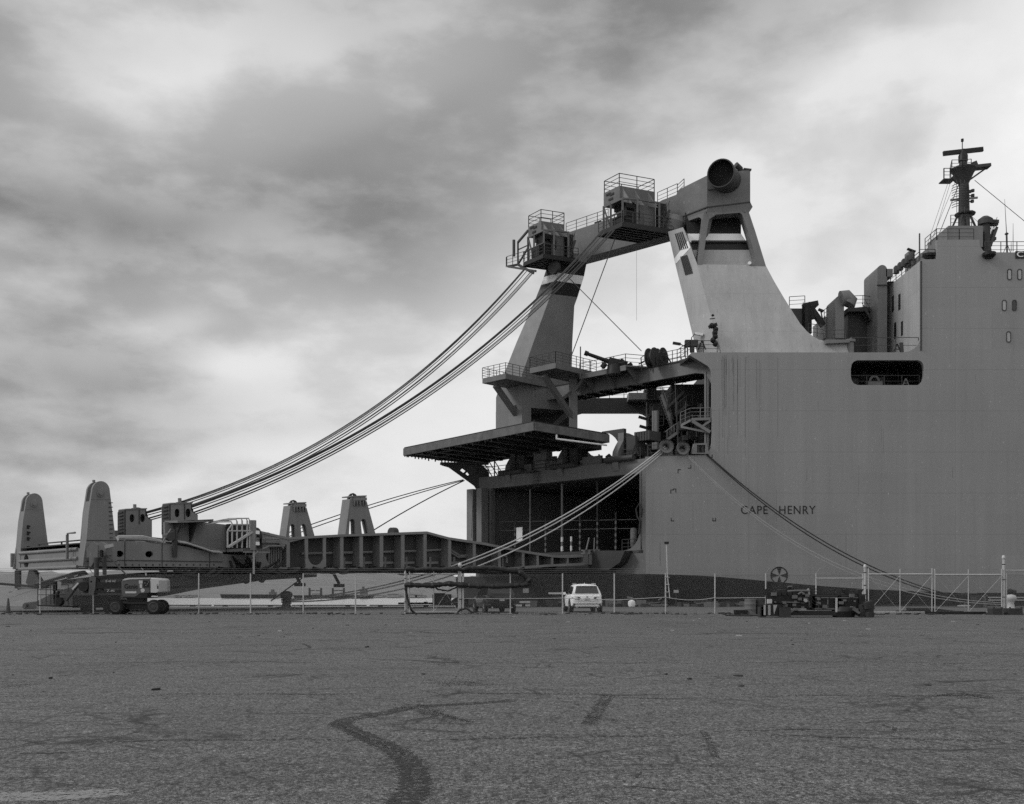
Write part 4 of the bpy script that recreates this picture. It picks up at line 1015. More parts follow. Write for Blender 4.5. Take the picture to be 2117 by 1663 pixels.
# ------------------------------------------------------------------ accommodation block and the gear round it
YA2 = HY + 0.45
x9 = hp(1905.5, 600).x
ztop = zat(537, HY)
blk = MB().box((x9, YA2, ZMAIN), (hp(2480, 600).x, HY + 24, ztop)).build('accommodation', LGREY, ship)
MB().box((hp(1937.5, 0).x, YA2, ztop), (hp(2480, 0).x, HY + 20, zat(522, HY))).build('bridge_deck', GREY, ship)
MB().box((hp(1938, 0).x, YA2, zat(522, HY)), (hp(2024.5, 0).x, HY + 8, zat(496.2, HY))).build('mast_house', GREY, ship)
q0 = P(1961, 496, HY + 2); q1 = P(2032, 467, HY + 2)
MB().box((q0.x, HY + 2, zat(496, HY)), (q1.x, HY + 7, q1.z)).build('mast_house', GREY, ship)
MB().tube(hp(1904, 540) - V((0, .02, 0)), hp(1904, 725) - V((0, .02, 0)), 0.09).build('corner_pipe', DGREY, ship)
# windows in the side
def window(px, py, w=9.5, h=23):
    a = [(-w / 2, -h / 2 + 3), (-w / 2 + 2, -h / 2), (w / 2 - 2, -h / 2), (w / 2, -h / 2 + 3), (w / 2, h / 2 - 3), (w / 2 - 2, h / 2), (-w / 2 + 2, h / 2), (-w / 2, h / 2 - 3)]
    f_ = MB().prism([hp(px + x, py + y) - V((0, .05, 0)) for x, y in a], (0, .08, 0), [[hp(px + x * .72, py + y * .84) - V((0, .05, 0)) for x, y in a]]).build('window', DGREY, ship)
    MB().prism([hp(px + x * .74, py + y * .86) - V((0, .012, 0)) for x, y in a], (0, .02, 0)).build('pane', GLASS if px == 2097 else mat('sky_tone_pane', 0.36, 0.3, .3, 1.0), f_)  # pale pane colour stands in for reflected sky
for x, y in ((2087, 568), (2108, 568), (2129, 568), (2076, 632), (2097, 632), (2085, 697), (2150, 568), (2150, 632)): window(x, y)
mb = MB()
for k, (dy_, z_, w_, h_) in enumerate(((4.4, 607, .35, 1.0), (3.3, 607, .35, 1.0), (4.0, 665, .35, 1.0), (2.9, 665, .3, .9))):
    zc_ = zat(z_, HY + dy_); mb.box((x9 - .02, HY + dy_ * 1.6, zc_ - h_), (x9 + .02, HY + dy_ * 1.6 + w_ * 1.6, zc_ + h_ * .6))
islands(mb, 'port_light', BLACK, blk)
railing([V((x9 + .2, HY + 1, ztop)), V((x9 + .2, HY + 13, ztop))], ship, step=1.5, h=1.1)
railing([hp(1905, 537) + V((0, .4, 0)), hp(1937, 537) + V((0, .4, 0))], ship, step=1.2, h=1.1)
railing([hp(2040, 522) + V((0, .4, 0)), hp(2140, 522) + V((0, .4, 0))], ship, step=1.8, h=1.15, rails=3)
railing([hp(1939, 496) + V((0, 3, 0)), hp(1939, 496) + V((0, .3, 0)), hp(1986, 496) + V((0, .3, 0)), hp(2016, 496) + V((0, .3, 0))], ship, step=1.3, h=1.15, rails=3)
zq = q1.z
railing([V((q0.x + .3, HY + 2.2, zq)), V((q1.x - 1, HY + 2.2, zq))], ship, step=1.1, h=1.1)
# name board on the bridge wing, running out of the picture
nb = MB().box(hp(2099, 535) - V((0, .08, 0)), hp(2260, 520) + V((0, .02, 0))).build('name_board', BLACK, ship)
lettering('CAPE HENRY', hp(2101.5, 532) - V((0, .10, 0)), 6.2, 0.50, WHITE, nb, 1.1)
mb = MB()
for px, py, Y in ((1919, 531, HY + .8), (1931, 531, HY + .8)):
    mb.lathe([(.25, -.2), (.55, 0), (.55, .25), (.3, .35), (0, .36)], P(px, py, Y), n=14)
q = hp(2042, 533) - V((0, .3, 0)); mb.lathe([(.35, -.15), (.6, .1), (.6, .35), (.4, .4), (0, .5)], q, n=14)
islands(mb, 'liferaft_pod', BLACK, ship)
# lamps and posts on the after corner
for px, y0, y1, Y in ((1901, 537, 483, HY + 2),):
    MB().tube(P(px, y0, Y), P(px, y1, Y), .07, n=6).build('ensign_pole', RAIL, ship)
mb = MB(); q = P(1882, 518, HY + 5); mb.bar(q - V((.3, 0, -.15)), q + V((.5, 0, -.15)), .3, .16); mb.tube(q, q - Zv * 2.4, .05); mb.build('deck_lamp', BLACK, ship)
MB().box(P(1878, 548, HY + 5), P(1889, 520, HY + 5) + V((0, 1, 0))).build('vent_box', GREY, ship)
mb = MB()
for k in range(5):
    q = P(1853 + k * 8, 566 - k * 7, HY + 7 - k); mb.lathe([(.3, 0), (.3, .6), (.15, .8), (0, .8)], q, n=8)
islands(mb, 'deck_fitting', DGREY, ship)
# radar mast
MY = HY + 4.5
def mp_(px, py, d=0): return P(px, py, MY + d)
mast = MB().path([mp_(1993, 472), mp_(1993, 390), mp_(1991, 352), mp_(1991, 322)], .7, n=16, radii=[.56, .48, .44, .28]).build('radar_mast', DGREY, ship)
mb = MB().lathe([(.44, -1.5), (1.0, -.3), (1.25, 0), (1.25, .12), (.4, .13)], mp_(1992, 352), n=18); mb.prism([mp_(1951, 371), mp_(1975, 371), mp_(1975, 369), mp_(1951, 369)], (0, 1.2, 0)); mb.bar(mp_(1968, 366), mp_(1981, 378), .3)
mb.build('mast_top', DGREY, mast)
railing([mp_(1952, 369), mp_(1952, 369, 1), mp_(1966, 369, 1)], mast, step=.8, h=1.0); railing([mp_(1951, 369, .1), mp_(1964, 369, .1), mp_(1968, 352, -1), mp_(1990, 352, -1.4), mp_(2008, 350, -.6)], mast, step=.8, h=1.0)
mb = MB(); mb.bar(mp_(1950, 318), mp_(2032, 309), .28, .42); mb.lathe([(.45, -.6), (.45, 0), (.25, .3), (.25, .6)], mp_(1991, 322), n=12); mb.build('radar_scanner', BLACK, mast)
mb = MB(); mb.bar(mp_(1965, 414), mp_(2021, 409), .14, .18); mb.tube(mp_(1993, 420), mp_(1993, 411), .35, n=10); mb.build('radar_scanner', GREY, mast)
mb = MB(); mb.bar(mp_(2008, 348), mp_(2045, 344), .9, .3); mb.bar(mp_(2005, 372), mp_(2040, 347), .15); mb.bar(mp_(2012, 336), mp_(2016, 346), .5, .5); mb.bar(mp_(2012, 352), mp_(2046, 342), .12); mb.build('signal_yard', DGREY, mast)
MB().tube(mp_(1989.5, 312), mp_(1989.5, 292), .05, n=5).build('mast_aerial', RAIL, mast)
mb = MB(); mb.lathe([(0, 0), (.14, .05), (.14, .3), (0, .35)], mp_(1989.5, 294), n=8); mb.build('mast_lamp', BLACK, mast)
mb = MB()
for k in range(10): mb.path([mp_(1993, 432 - 5 * k) + V((math.cos(a) * .8 - .5, -.2 - math.sin(a) * .75, 0)) for a in [math.pi * j / 7 for j in range(8)]], .035, n=4)
for k in range(3): mb.tube(mp_(1978 + 8 * k, 440, -.9), mp_(1978 + 8 * k, 372, -.9), .03, n=4)
islands(mb, 'ladder_hoop', RAIL, mast)
mb = MB(); mb.lathe([(.95, 0), (1.0, .12), (.5, .2)], mp_(1995, 445), n=16)
for s_ in (-1, 1): mb.bar(mp_(1993 + s_ * 24, 470), mp_(1993 + s_ * 5, 428), .16); mb.bar(mp_(1993 + s_ * 8, 470, -1), mp_(1993 + s_ * 3, 440, -.4), .14)
for px, py in ((2005, 394), (2011, 392), (2011, 402), (2010, 414), (2008, 436)): mb.tube(mp_(px, py), mp_(px, py + 5), .18, n=8); mb.bar(mp_(1995, py + 3), mp_(px, py + 3), .1)
mb.build('mast_bracket', DGREY, mast)
stays = [((1986, 372), (1937, 496)), ((1974, 378), (1912, 530)), ((1962, 372), (1909, 530)), ((1966, 374), (1918, 530)), ((2015, 373), (2150, 484)), ((2000, 440), (2032, 468))]
for (a, b) in stays: MB().tube(mp_(*a), P(b[0], b[1], MY), .018 if a[0] not in (1986, 2015) else .035, n=4).build('mast_stay', RAIL, mast)
# signal crane right of the mast and whip aerials
mb = MB(); Yk = HY + 3
mb.path([P(2040, 522, Yk), P(2038, 505, Yk), P(2037, 460, Yk)], .45, n=10); mb.lathe([(.7, 0), (.7, .5), (.3, .8)], P(2037, 465, Yk), n=12); mb.bar(P(2032, 458, Yk), P(2063, 460, Yk), .5, .35); mb.bar(P(2040, 466, Yk), P(2062, 466, Yk), .4, .1)
mb.build('signal_crane', DGREY, ship)
stair(P(2044, 512, Yk), P(2058, 472, Yk), .7, ship, RAIL)
MB().box(P(2038, 496, Yk), P(2060, 490, Yk) + V((0, 1.5, 0))).build('crane_platform', DGREY, ship)
for px, y0, y1 in ((2081, 484, 412), (2094.5, 520, 462), (2090.5, 520, 500)):
    MB().tube(P(px, y0, HY + 2), P(px - (4 if px == 2081 else 0), y1, HY + 2), .04, .015, n=5).build('whip_aerial', RAIL, ship)
mb = MB(); q = P(2081, 484, HY + 2); mb.tube(q, P(2082, 522, HY + 2), .09); mb.lathe([(0, -.2), (.2, 0), (0, .2)], q, n=8)
for s_ in (-1, 1): mb.bar(P(2082, 505, HY + 2), P(2082 + 7 * s_, 522, HY + 2), .05)
mb.build('aerial_stand', RAIL, ship)
# ventilation trunks and machinery aft of the accommodation
def trunk(px0, px1, ytop, ybot, Y, dep_, m=GREY):
    a, b = P(px0, ytop, Y), P(px1, ybot, Y); w = (b.x - a.x); c = V(((a.x + b.x) / 2, Y, a.z - w / 2))
    prof = [V((a.x, Y, b.z)), V((a.x, Y, c.z))] + [c + V((math.cos(t) * -w / 2, 0, math.sin(t) * w / 2)) for t in [math.pi * k / 10 for k in range(1, 10)]] + [V((b.x, Y, c.z)), V((b.x, Y, b.z))]
    return MB().prism(prof, (0, dep_, 0)).build('ventilation_trunk', m, ship)
t1 = trunk(1814, 1834, 548, 729, HY + 7, 4.0)
MB().box(P(1832, 572, HY + 7), P(1846, 556, HY + 7) + V((0, 3.5, 0))).build('trunk_hood', GREY, t1)
MB().bar(P(1813, 590, HY + 6.95), P(1835, 590, HY + 6.95), .12, .1).build('trunk_seam', DGREY, t1)
MB().box(P(1836, 729, HY + 8.5), P(1850, 582, HY + 8.5) + V((0, 3, 0))).build('trunk_back', DGREY, t1)
t2 = trunk(1727, 1745, 612, 700, HY + 6, 3.0)
mb = MB(); mb.path([P(1738, 618, HY + 6), P(1750, 616, HY + 6), P(1756, 622, HY + 6), P(1752, 630, HY + 6)], .8, n=12); mb.build('trunk_hood', GREY, t2)
MB().box(P(1704, 700, HY + 9), P(1730, 655, HY + 9) + V((0, 4, 0))).build('deck_house', LGREY, ship)
MB().box(P(1753, 729, HY + 10), P(1816, 637, HY + 10) + V((0, 5, 0))).build('deck_house', DGREY, ship)
stair(P(1815, 690, HY + 9), P(1785, 642, HY + 9), 1.0, ship, DGREY)
MB().prism([P(1751, 638, HY + 9), P(1790, 634, HY + 9), P(1815, 640, HY + 9), P(1815, 644, HY + 9), P(1755, 644, HY + 9)], (0, 3, 0)).build('house_roof', DGREY, ship)
railing([P(1761, 635, HY + 9.2), P(1784, 634, HY + 9.2), P(1812, 638, HY + 9.2)], ship, h=1.15, step=1.0, rails=3)
mb = MB(); mb.tube(P(1806, 640, HY + 9), P(1806, 612, HY + 9), .06); mb.bar(P(1801, 610, HY + 9), P(1811, 610, HY + 9), .3, .2); mb.build('deck_lamp', BLACK, ship)
railing([P(1704, 663, HY + 8.5), P(1728, 645, HY + 8.5)], ship, h=1.1, step=.9)
railing([P(1671, 694, HY + 4), P(1708, 700, HY + 4)], ship, h=1.2, step=1.2)
railing([hp(1709, 702) + V((0, 1, 0)), hp(1755, 702) + V((0, 1, 0))], ship, h=1.15, step=1.3)
MB().prism([hp(1707, 702), hp(1757, 702), hp(1757, 708), hp(1709, 710)], (0, 2.2, 0)).build('boat_platform', GREY, ship).location.y += 0.05
railing([hp(1762, 728) + V((0, .5, 0)), hp(1903, 728) + V((0, .5, 0))], ship, h=1.5, step=2.0, rails=2)
mb = MB(); q = hp(1762, 705) + V((0, .6, 0)); mb.path([q - Zv * 1.2, q, q + V((-.2, 0, .25))], .35, n=12); mb.lathe([(.5, 0), (.5, .25), (0, .3)], q, n=12); mb.build('bollard_post', GREY, ship)
a_mark(hp(1859, 726) + V((0, .5, 0)), .8, ship); MB().bar(hp(1869, 727) + V((0, .5, 0)), hp(1867, 706) + V((0, .5, 0)), .3, .2).build('fire_box', DGREY, ship)
# small loading crane behind the funnel
mb = MB(); Yk = HY + 8
mb.box(P(1628, 700, Yk), P(1660, 638, Yk) + V((0, 3, 0))); mb.build('deck_house', DGREY, ship)
mb = MB(); mb.path([P(1668, 690, Yk), P(1668, 632, Yk)], .5, n=10); mb.bar(P(1660, 634, Yk), P(1690, 628, Yk), .7, .5); mb.bar(P(1678, 640, Yk), P(1702, 674, Yk), .6, .5); mb.tube(P(1676, 634, Yk), P(1680, 660, Yk), .35, n=10)
mb.box(P(1672, 636, Yk - .3), P(1686, 626, Yk)); mb.build('stores_crane', BLACK, ship)
railing([P(1632, 638, Yk), P(1664, 636, Yk)], ship, h=1.2, step=1.3)
stair(P(1664, 690, Yk), P(1662, 642, Yk), .5, ship, RAIL)
mb = MB(); mb.tube(P(1703, 672, Yk), P(1697, 644, Yk), .07); mb.bar(P(1692, 640, Yk), P(1702, 644, Yk), .35, .2); mb.build('deck_lamp', BLACK, ship)
# gear fixed low on the funnel corner
mb = MB(); q = fp(1478, 690, -.5)
for k in range(6): mb.lathe([(.2, -.2), (.3, 0), (.2, .2)], q + V((RNG.uniform(-.3, .3), 0, .35 * k - 1)), (1, .2, 0), 8)
mb.bar(q + V((-.6, 0, .6)), q + V((.2, 0, .9)), .2, .3); mb.lathe([(0, -.15), (.17, 0), (0, .15)], q + V((-.2, 0, 1.75)), n=8); mb.bar(q + V((-.5, 0, 1.4)), q + V((0, 0, 1.45)), .08)
mb.build('loudspeaker_cluster', BLACK, ship)

# space behind the long opening in the side
xa, xb = hp(1757, 0).x, hp(1912, 0).x
zlo, zhi = zat(796.7, HY), zat(744.8, HY)
MB().box((xa, HY + .46, zlo - .2), (xb, HY + 9, zlo - .01)).build('side_deck', DECK, ship)
MB().box((xa, HY + 6.5, zlo), (xb, HY + 6.8, zhi + .3)).build('side_deck_wall', MACH, ship)
MB().box((xa, HY + .46, zhi + .02), (xb, HY + 9, zhi + .2)).build('side_deck_head', MACH, ship)
for x_ in (xa - .2, xb + .0): MB().box((x_, HY + .46, zlo), (x_ + .2, HY + 7, zhi)).build('side_deck_end', MACH, ship)
railing([V((xa + .2, HY + .8, zlo)), V((xb - .2, HY + .8, zlo))], ship, h=1.1, step=1.8, rails=2)
mb = MB()
q = hp(1819, 790) + V((0, 1.5, 0)); mb.box(q - V((.7, .3, .35)), q + V((.7, .4, .35)))
mb.path([q + V((math.cos(t) * .42, 0, .35 + math.sin(t) * .5)) for t in [math.pi * k / 8 for k in range(9)]], .12, n=6); mb.build('lifebuoy_locker', GREY, ship)
mb = MB()
for k in range(9): x_ = RNG.uniform(xa + .5, xb - .5); mb.tube((x_, HY + RNG.uniform(3, 6), zlo), (x_, HY + 5, zhi), RNG.uniform(.05, .14), n=6)
for k in range(6): q = V((RNG.uniform(xa + .6, xb - .8), HY + RNG.uniform(3, 6), zlo + RNG.uniform(.4, 1.2))); s_ = RNG.uniform(.2, .5); mb.box(q - V((s_, s_, .4)), q + V((s_, s_, .4)))
islands(mb, 'side_deck_pipework', DGREY, ship)
a_mark(hp(1881, 794) + V((0, 1, 0)), .75, ship, m=GREY)

# ------------------------------------------------------------------ lettering and marks on the side
lettering('CAPE', hp(1532, 1063) - V((0, .015, 0)), 55 * HY / F, 17 * HY / F, BLACK, ship, 1.12, 'ship_name')
lettering('HENRY', hp(1611, 1063) - V((0, .015, 0)), 75 * HY / F, 17 * HY / F, BLACK, ship, 1.12, 'ship_name')
mb = MB(); c = hp(1611, 1190) - V((0, .02, 0)); ro, ri = 18.2 * HY / F, 15.8 * HY / F
n_ = 40
for k in range(n_):
    a0, a1 = 2 * math.pi * k / n_, 2 * math.pi * (k + 1) / n_
    pt = lambda r_, a: c + V((math.cos(a) * r_, 0, math.sin(a) * r_))
    mb.add([pt(ri, a0), pt(ro, a0), pt(ro, a1), pt(ri, a1)], [(0, 1, 2, 3)])
for k in range(4):
    a = math.pi / 2 * k; w_ = .26
    mb.add([pt(.04, a), pt(ri * 1.02, a - w_ * 1.15), pt(ri * 1.02, a), pt(ri * 1.02, a + w_ * 1.15)], [(0, 1, 2, 3)])
mb.build('thruster_mark', BLACK, ship)
# tug and draught marks: small corner brackets
mb = MB()
def brk(px, py, sx, sy, s=.32):
    p = hp(px, py) - V((0, .012, 0)); mb.box(p + V((0, -.004, 0)), p + V((sx * s, .004, .07))); mb.box(p + V((0, -.005, 0)), p + V((.07 * sx, .005, sy * s)))
for px, py, sx, sy in ((1401, 972, 1, -1), (1429, 969, -1, 1), (1473, 947, -1, 1), (1386, 1014, 1, -1), (1398, 1012, -1, -1), (1387, 1078, 1, 1), (1473, 1078, 1, 1), (1480, 1078, -1, 1)): brk(px, py, sx, sy)
islands(mb, 'tug_mark', BLACK, ship)
mb = MB()
for px, y0, y1 in ((1364, 1122, 1170), (1500, 738, 860)): mb.box(hp(px, y1) - V((0, .008, 0)), hp(px + 1.2, y0) + V((0, .004, 0)))
for k in range(34):
    px = 1490 + abs(RNG.gauss(0, 45)); y0 = RNG.uniform(733, 745); y1 = y0 + RNG.uniform(30, 260) * RNG.random(); w_ = RNG.uniform(.25, .8)
    if px < 1750: mb.box(hp(px, y1) - V((0, .006, 0)), hp(px + w_, y0) + V((0, .004, 0)))
for k in range(16):
    px = RNG.uniform(1340, 2110); y0 = RNG.uniform(760, 1100); y1 = y0 + RNG.uniform(15, 90); mb.box(hp(px, y1) - V((0, .006, 0)), hp(px + RNG.uniform(.3, .8), y0) + V((0, .004, 0)))
islands(mb, 'rust_run', mat('rust_run_paint', 0.165, .8, .5, 1.2), ship)
# ------------------------------------------------------------------ the stern ramp (part of the ship, let down over the quay)
n0 = ap(1240, 1160); N0 = (n0.x, n0.y)
RW = 12.5
def rn(px, py, off=0.0):
    """pixel on the ramp's near side plane, shifted across the ramp"""
    return PL(px, py, N0, R) + T3 * off
def rq(px, py, o0):
    """pixel on the plane parallel to the near side, o0 metres in from it"""
    b_ = V((N0[0], N0[1], 0)) + T3 * o0
    return PL(px, py, (b_.x, b_.y), R)
def rs(px): return tof(px, N0, R)
inner_top = [(1205, 1147), (1171, 1149), (1145, 1148), (1079, 1138), (1000, 1122), (980, 1119), (927, 1111), (882, 1099), (771, 1103), (707, 1105), (594, 1111), (525, 1095)]
inner_bot = [(525, 1174), (594, 1175), (700, 1176), (800, 1176.5), (900, 1177.5), (1046, 1178), (1083, 1175), (1137, 1171), (1207, 1168)]
ramp = MB().prism([rn(x, y) for x, y in inner_top] + [rn(x, y + 2) for x, y in reversed(inner_top)], T3 * RW).build('stern_ramp', RAMP, ship)
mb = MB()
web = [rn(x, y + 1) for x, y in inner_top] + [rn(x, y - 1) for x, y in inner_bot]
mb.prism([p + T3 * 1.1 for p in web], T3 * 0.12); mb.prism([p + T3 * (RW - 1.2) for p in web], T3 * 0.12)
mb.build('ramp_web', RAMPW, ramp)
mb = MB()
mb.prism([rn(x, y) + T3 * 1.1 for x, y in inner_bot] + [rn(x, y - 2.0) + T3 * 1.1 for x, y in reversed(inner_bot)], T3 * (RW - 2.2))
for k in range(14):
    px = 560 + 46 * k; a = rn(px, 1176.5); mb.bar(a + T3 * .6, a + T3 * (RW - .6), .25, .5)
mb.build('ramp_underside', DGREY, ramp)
# flanges along the near edge
mb = MB()
mb.prism([rn(x, y) - T3 * .05 for x, y in inner_top] + [rn(x, y + 5) - T3 * .05 for x, y in reversed(inner_top)], T3 * 0.18)
bot_r = [p for p in inner_bot if p[0] >= 1046]
mb.prism([rn(x, y + 1) - T3 * .05 for x, y in bot_r] + [rn(x, y - 4) - T3 * .05 for x, y in reversed(bot_r)], T3 * 0.18)
mb.prism([rn(x, y + 1) - T3 * .04 for x, y in inner_bot] + [rn(x, y - 1.6) - T3 * .04 for x, y in reversed(inner_bot)], T3 * 1.2)
mb.build('edge_flange', RAMP, ramp)
MB().prism([rn(x, y + 1.5) - T3 * .03 for x, y in inner_bot if x < 1050] + [rn(x, y + 8) - T3 * .03 for x, y in reversed([p for p in inner_bot if p[0] < 1050])], T3 * 0.5).build('flange_shade_strip', BLACK, ramp)  # black strip painted in for the shade along the ramp's bottom flange
def ytop(px):
    t_ = list(reversed(inner_top)); return lerp_tab(t_, px)
def ybot(px): return lerp_tab(inner_bot, px)
for px, w in [(596, 7), (707, 6.5), (747, 7), (789, 7), (833, 7), (879, 6.5), (930, 6), (981, 5.5), (1033, 5.5), (1082, 5), (1112, 4.5), (1142, 4.2), (1174, 4), (1207, 3)]:
    a = [rn(px - w / 2, ytop(px) + 3), rn(px + w / 2, ytop(px) + 3), rn(px + w / 2, ybot(px) - 1), rn(px - w / 2, ybot(px) - 1)]
    m_ = MB().prism([p + T3 * .01 for p in a], T3 * .12)
    b = rn(px, (ytop(px) + ybot(px)) / 2) + T3 * .62; hgt = (rn(px, ytop(px) + 3).z - rn(px, ybot(px) - 1).z) / 2
    m_.boxax(b, (R3, T3, Zv), (.05, .5, hgt)); m_.build('side_stiffener', RAMP, ramp)
mb = MB()
for xa_, xb_ in ((637, 700), (714, 742), (752, 784), (795, 828), (838, 874), (884, 926)):
    mb.tube(rn(xa_, lerp_tab([(600, 1145), (880, 1139), (960, 1134)], xa_)) + T3 * .9, rn(xb_, lerp_tab([(600, 1145), (880, 1139), (960, 1134)], xb_)) + T3 * .9, .1, n=6)
mb.path([rn(933, 1135) + T3 * .9, rn(948, 1138) + T3 * .9, rn(965, 1149) + T3 * .9, rn(1000, 1147) + T3 * .9], .1)
mb.path([rn(933, 1139) + T3 * .9, rn(946, 1142) + T3 * .9, rn(962, 1152) + T3 * .9, rn(978, 1151) + T3 * .9], .08)
mb.path([rn(1040, 1146) + T3 * .9, rn(1050, 1147) + T3 * .9, rn(1053, 1154) + T3 * .9, rn(1053, 1176) + T3 * .9], .12)
mb.path([rn(1040, 1148) + T3 * .6, rn(1056, 1149) + T3 * .6, rn(1057, 1158) + T3 * .6, rn(1057, 1164) + T3 * .6], .1)
for px in (727, 768, 812, 856, 905, 955): mb.bar(rn(px, 1151) + T3 * 1.0, rn(px, 1174) + T3 * 1.0, .18, .15); mb.bar(rn(px - 16, 1164) + T3 * 1.0, rn(px + 16, 1163) + T3 * 1.0, .1, .2)
for k in range(6): px = 566 + 5 * k; mb.tube(rn(px, 1126) + T3 * .7, rn(px, 1174) + T3 * .7, .09, n=6)
islands(mb, 'hydraulic_pipe', RAMP, ramp)
# plates at the joint: half round hole and U shaped cut
pl = [rn(525, 1096), rn(594, 1112), rn(594, 1126), rn(586, 1126)] + [rn(577 - 27 * math.sin(a), 1150 - 24 * math.cos(a)) for a in [math.pi * k / 12 for k in range(0, 13)]] + [rn(594, 1174), rn(594, 1175), rn(525, 1174)]
mb = MB().prism([rn(525, 1096), rn(594, 1112), rn(594, 1126)] + [rn(577 - 27 * math.sin(math.pi * k / 12), 1150 - 24 * math.cos(math.pi * k / 12)) for k in range(13)] + [rn(594, 1174), rn(525, 1174)], T3 * .15)
pu = [rn(634, 1113), rn(637, 1113), rn(637, 1150)] + [rn(653 - 16 * math.cos(a), 1150 + 19 * math.sin(a)) for a in [math.pi * k / 12 for k in range(1, 12)]] + [rn(668, 1150), rn(668, 1112), rn(674, 1112), rn(674, 1175), rn(632, 1175), rn(630, 1113)]
mb.prism(pu, T3 * .14)
mb.prism([rn(597, 1122), rn(630, 1114), rn(630, 1111), rn(597, 1113)], T3 * .12)
mb.build('side_plate', RAMP, ramp)
# threshold hinge blocks at the ship's sill
mb = MB()
for x0_, x1_ in ((1206, 1216), (1218, 1228)):
    mb.prism([rn(x0_, 1147) , rn(x1_, 1147), rn(x1_, 1167), rn(x0_, 1168)], T3 * .6)
mb.prism([rn(1226, 1144) - T3 * .3, rn(1232, 1146) - T3 * .3, rn(1237, 1154) - T3 * .3, rn(1234, 1163) - T3 * .3, rn(1229, 1162) - T3 * .3], T3 * .5)
mb.prism([rn(1206, 1137), rn(1239, 1136), rn(1239, 1138), rn(1206, 1139)], T3 * .3); mb.prism([rn(1206, 1144), rn(1239, 1143), rn(1239, 1144.5), rn(1206, 1145.5)], T3 * .3)
for px in (1207, 1218, 1229, 1238): mb.bar(rn(px, 1137) , rn(px, 1146), .2)
mb.tube(rn(1212, 1137), rn(1218, 1112), .07); mb.tube(rn(1228, 1137), rn(1229, 1112), .05)
mb.build('threshold_hinge', GREY, ramp)
# sill block of the ship under the threshold
MB().prism([at(3.6, zs) , at(23.0, zs), at(23.0, zs - 1.9), at(3.6, zs - 1.9), at(2.2, zs - 1.2), at(1.6, zs - .1)], R3 * 1.2).build('ramp_sill', DGREY, ship)

# outer section: plated sides with round holes, the end beam with its ledges
OH = [(247.5, 1145.5, 8.3, 6.8), (308.5, 1146.2, 8.3, 6.8)]
out_prof = [(178, 1119.5), (236, 1119.2), (293, 1119.6), (354, 1129), (362, 1128), (433, 1141), (466, 1146.5), (525, 1148), (525, 1174), (460, 1174), (330, 1172), (180, 1171.5), (171, 1171)]
holes_ = [[rn(cx_ + rx_ * math.cos(2 * math.pi * k / 14), cy_ + ry_ * math.sin(2 * math.pi * k / 14)) for k in range(14)] for cx_, cy_, rx_, ry_ in OH]
outer = MB().prism([rn(*p) for p in out_prof], T3 * .2, holes_).build('ramp_outer_section', RAMP, ship)
MB().prism([rn(*p, RW - .2) for p in out_prof], T3 * .2).build('far_side_plate', RAMP, outer)
deckp = [(178, 1120.5), (293, 1120.8), (354, 1130.2), (466, 1147.6), (525, 1149)]
MB().prism([rn(x, y + 0.6) + T3 * .2 for x, y in deckp] + [rn(x, y + 3) + T3 * .2 for x, y in reversed(deckp)], T3 * (RW - .4)).build('ramp_deck', RAMPW, outer)
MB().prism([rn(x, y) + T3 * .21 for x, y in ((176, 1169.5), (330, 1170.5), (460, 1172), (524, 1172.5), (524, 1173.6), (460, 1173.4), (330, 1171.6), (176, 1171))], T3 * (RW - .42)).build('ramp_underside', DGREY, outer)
# end beam
sE = rs(178); eb = rn(171, 1170); zE0 = rn(178, 1174).z; zE1 = rn(178, 1133).z
def endp(off, z, o_=0.0): return V((N0[0] + R[0] * sE, N0[1] + R[1] * sE, z)) + T3 * off + R3 * o_
MB().prism([endp(0, zE0), endp(0, zE1), endp(RW, zE1), endp(RW, zE0)], R3 * -.5, [[endp(10.4 + .5 * math.cos(a), zE0 + .62 + .5 * math.sin(a)) for a in [2 * math.pi * k / 14 for k in range(14)]]]).build('end_beam', RAMP, outer)
MB().prism([endp(0.5, zE0 + .01), endp(RW - .5, zE0 + .01), endp(RW - .5, zE1 - .01), endp(.5, zE1 - .01)], R3 * -.4).build('end_beam_web', DGREY, outer).location += R3 * -1.2
mb = MB()
for f_ in (.97, .5, .06): z_ = zE0 + (zE1 - zE0) * f_; mb.tube(endp(1.3, z_, .02), endp(RW - .9, z_, .02), .12, n=10)
islands(mb, 'end_ledge', RAMP, outer)
MB().boxax(endp(RW + .08, zE0 + .75, .1), (T3, R3, Zv), (.1, .2, .5)).build('end_lug', RAMP, outer)
railing([endp(.9, zE1, -.2), endp(4.5, zE1, -.2), endp(8.5, zE1, -.2)], outer, h=.55, rails=1, step=3.4, r=.05)
mb = MB(); mb.path([endp(2.2, zE0 + .6, .3), endp(2.2, zE1 + 1.0, .3), endp(1.0, zE1 + 1.0, .3)], .07); mb.path([endp(2.0, zE0 + .6, .45), endp(2.0, zE1 + .9, .45)], .05); mb.build('end_handrail', RAMP, outer)
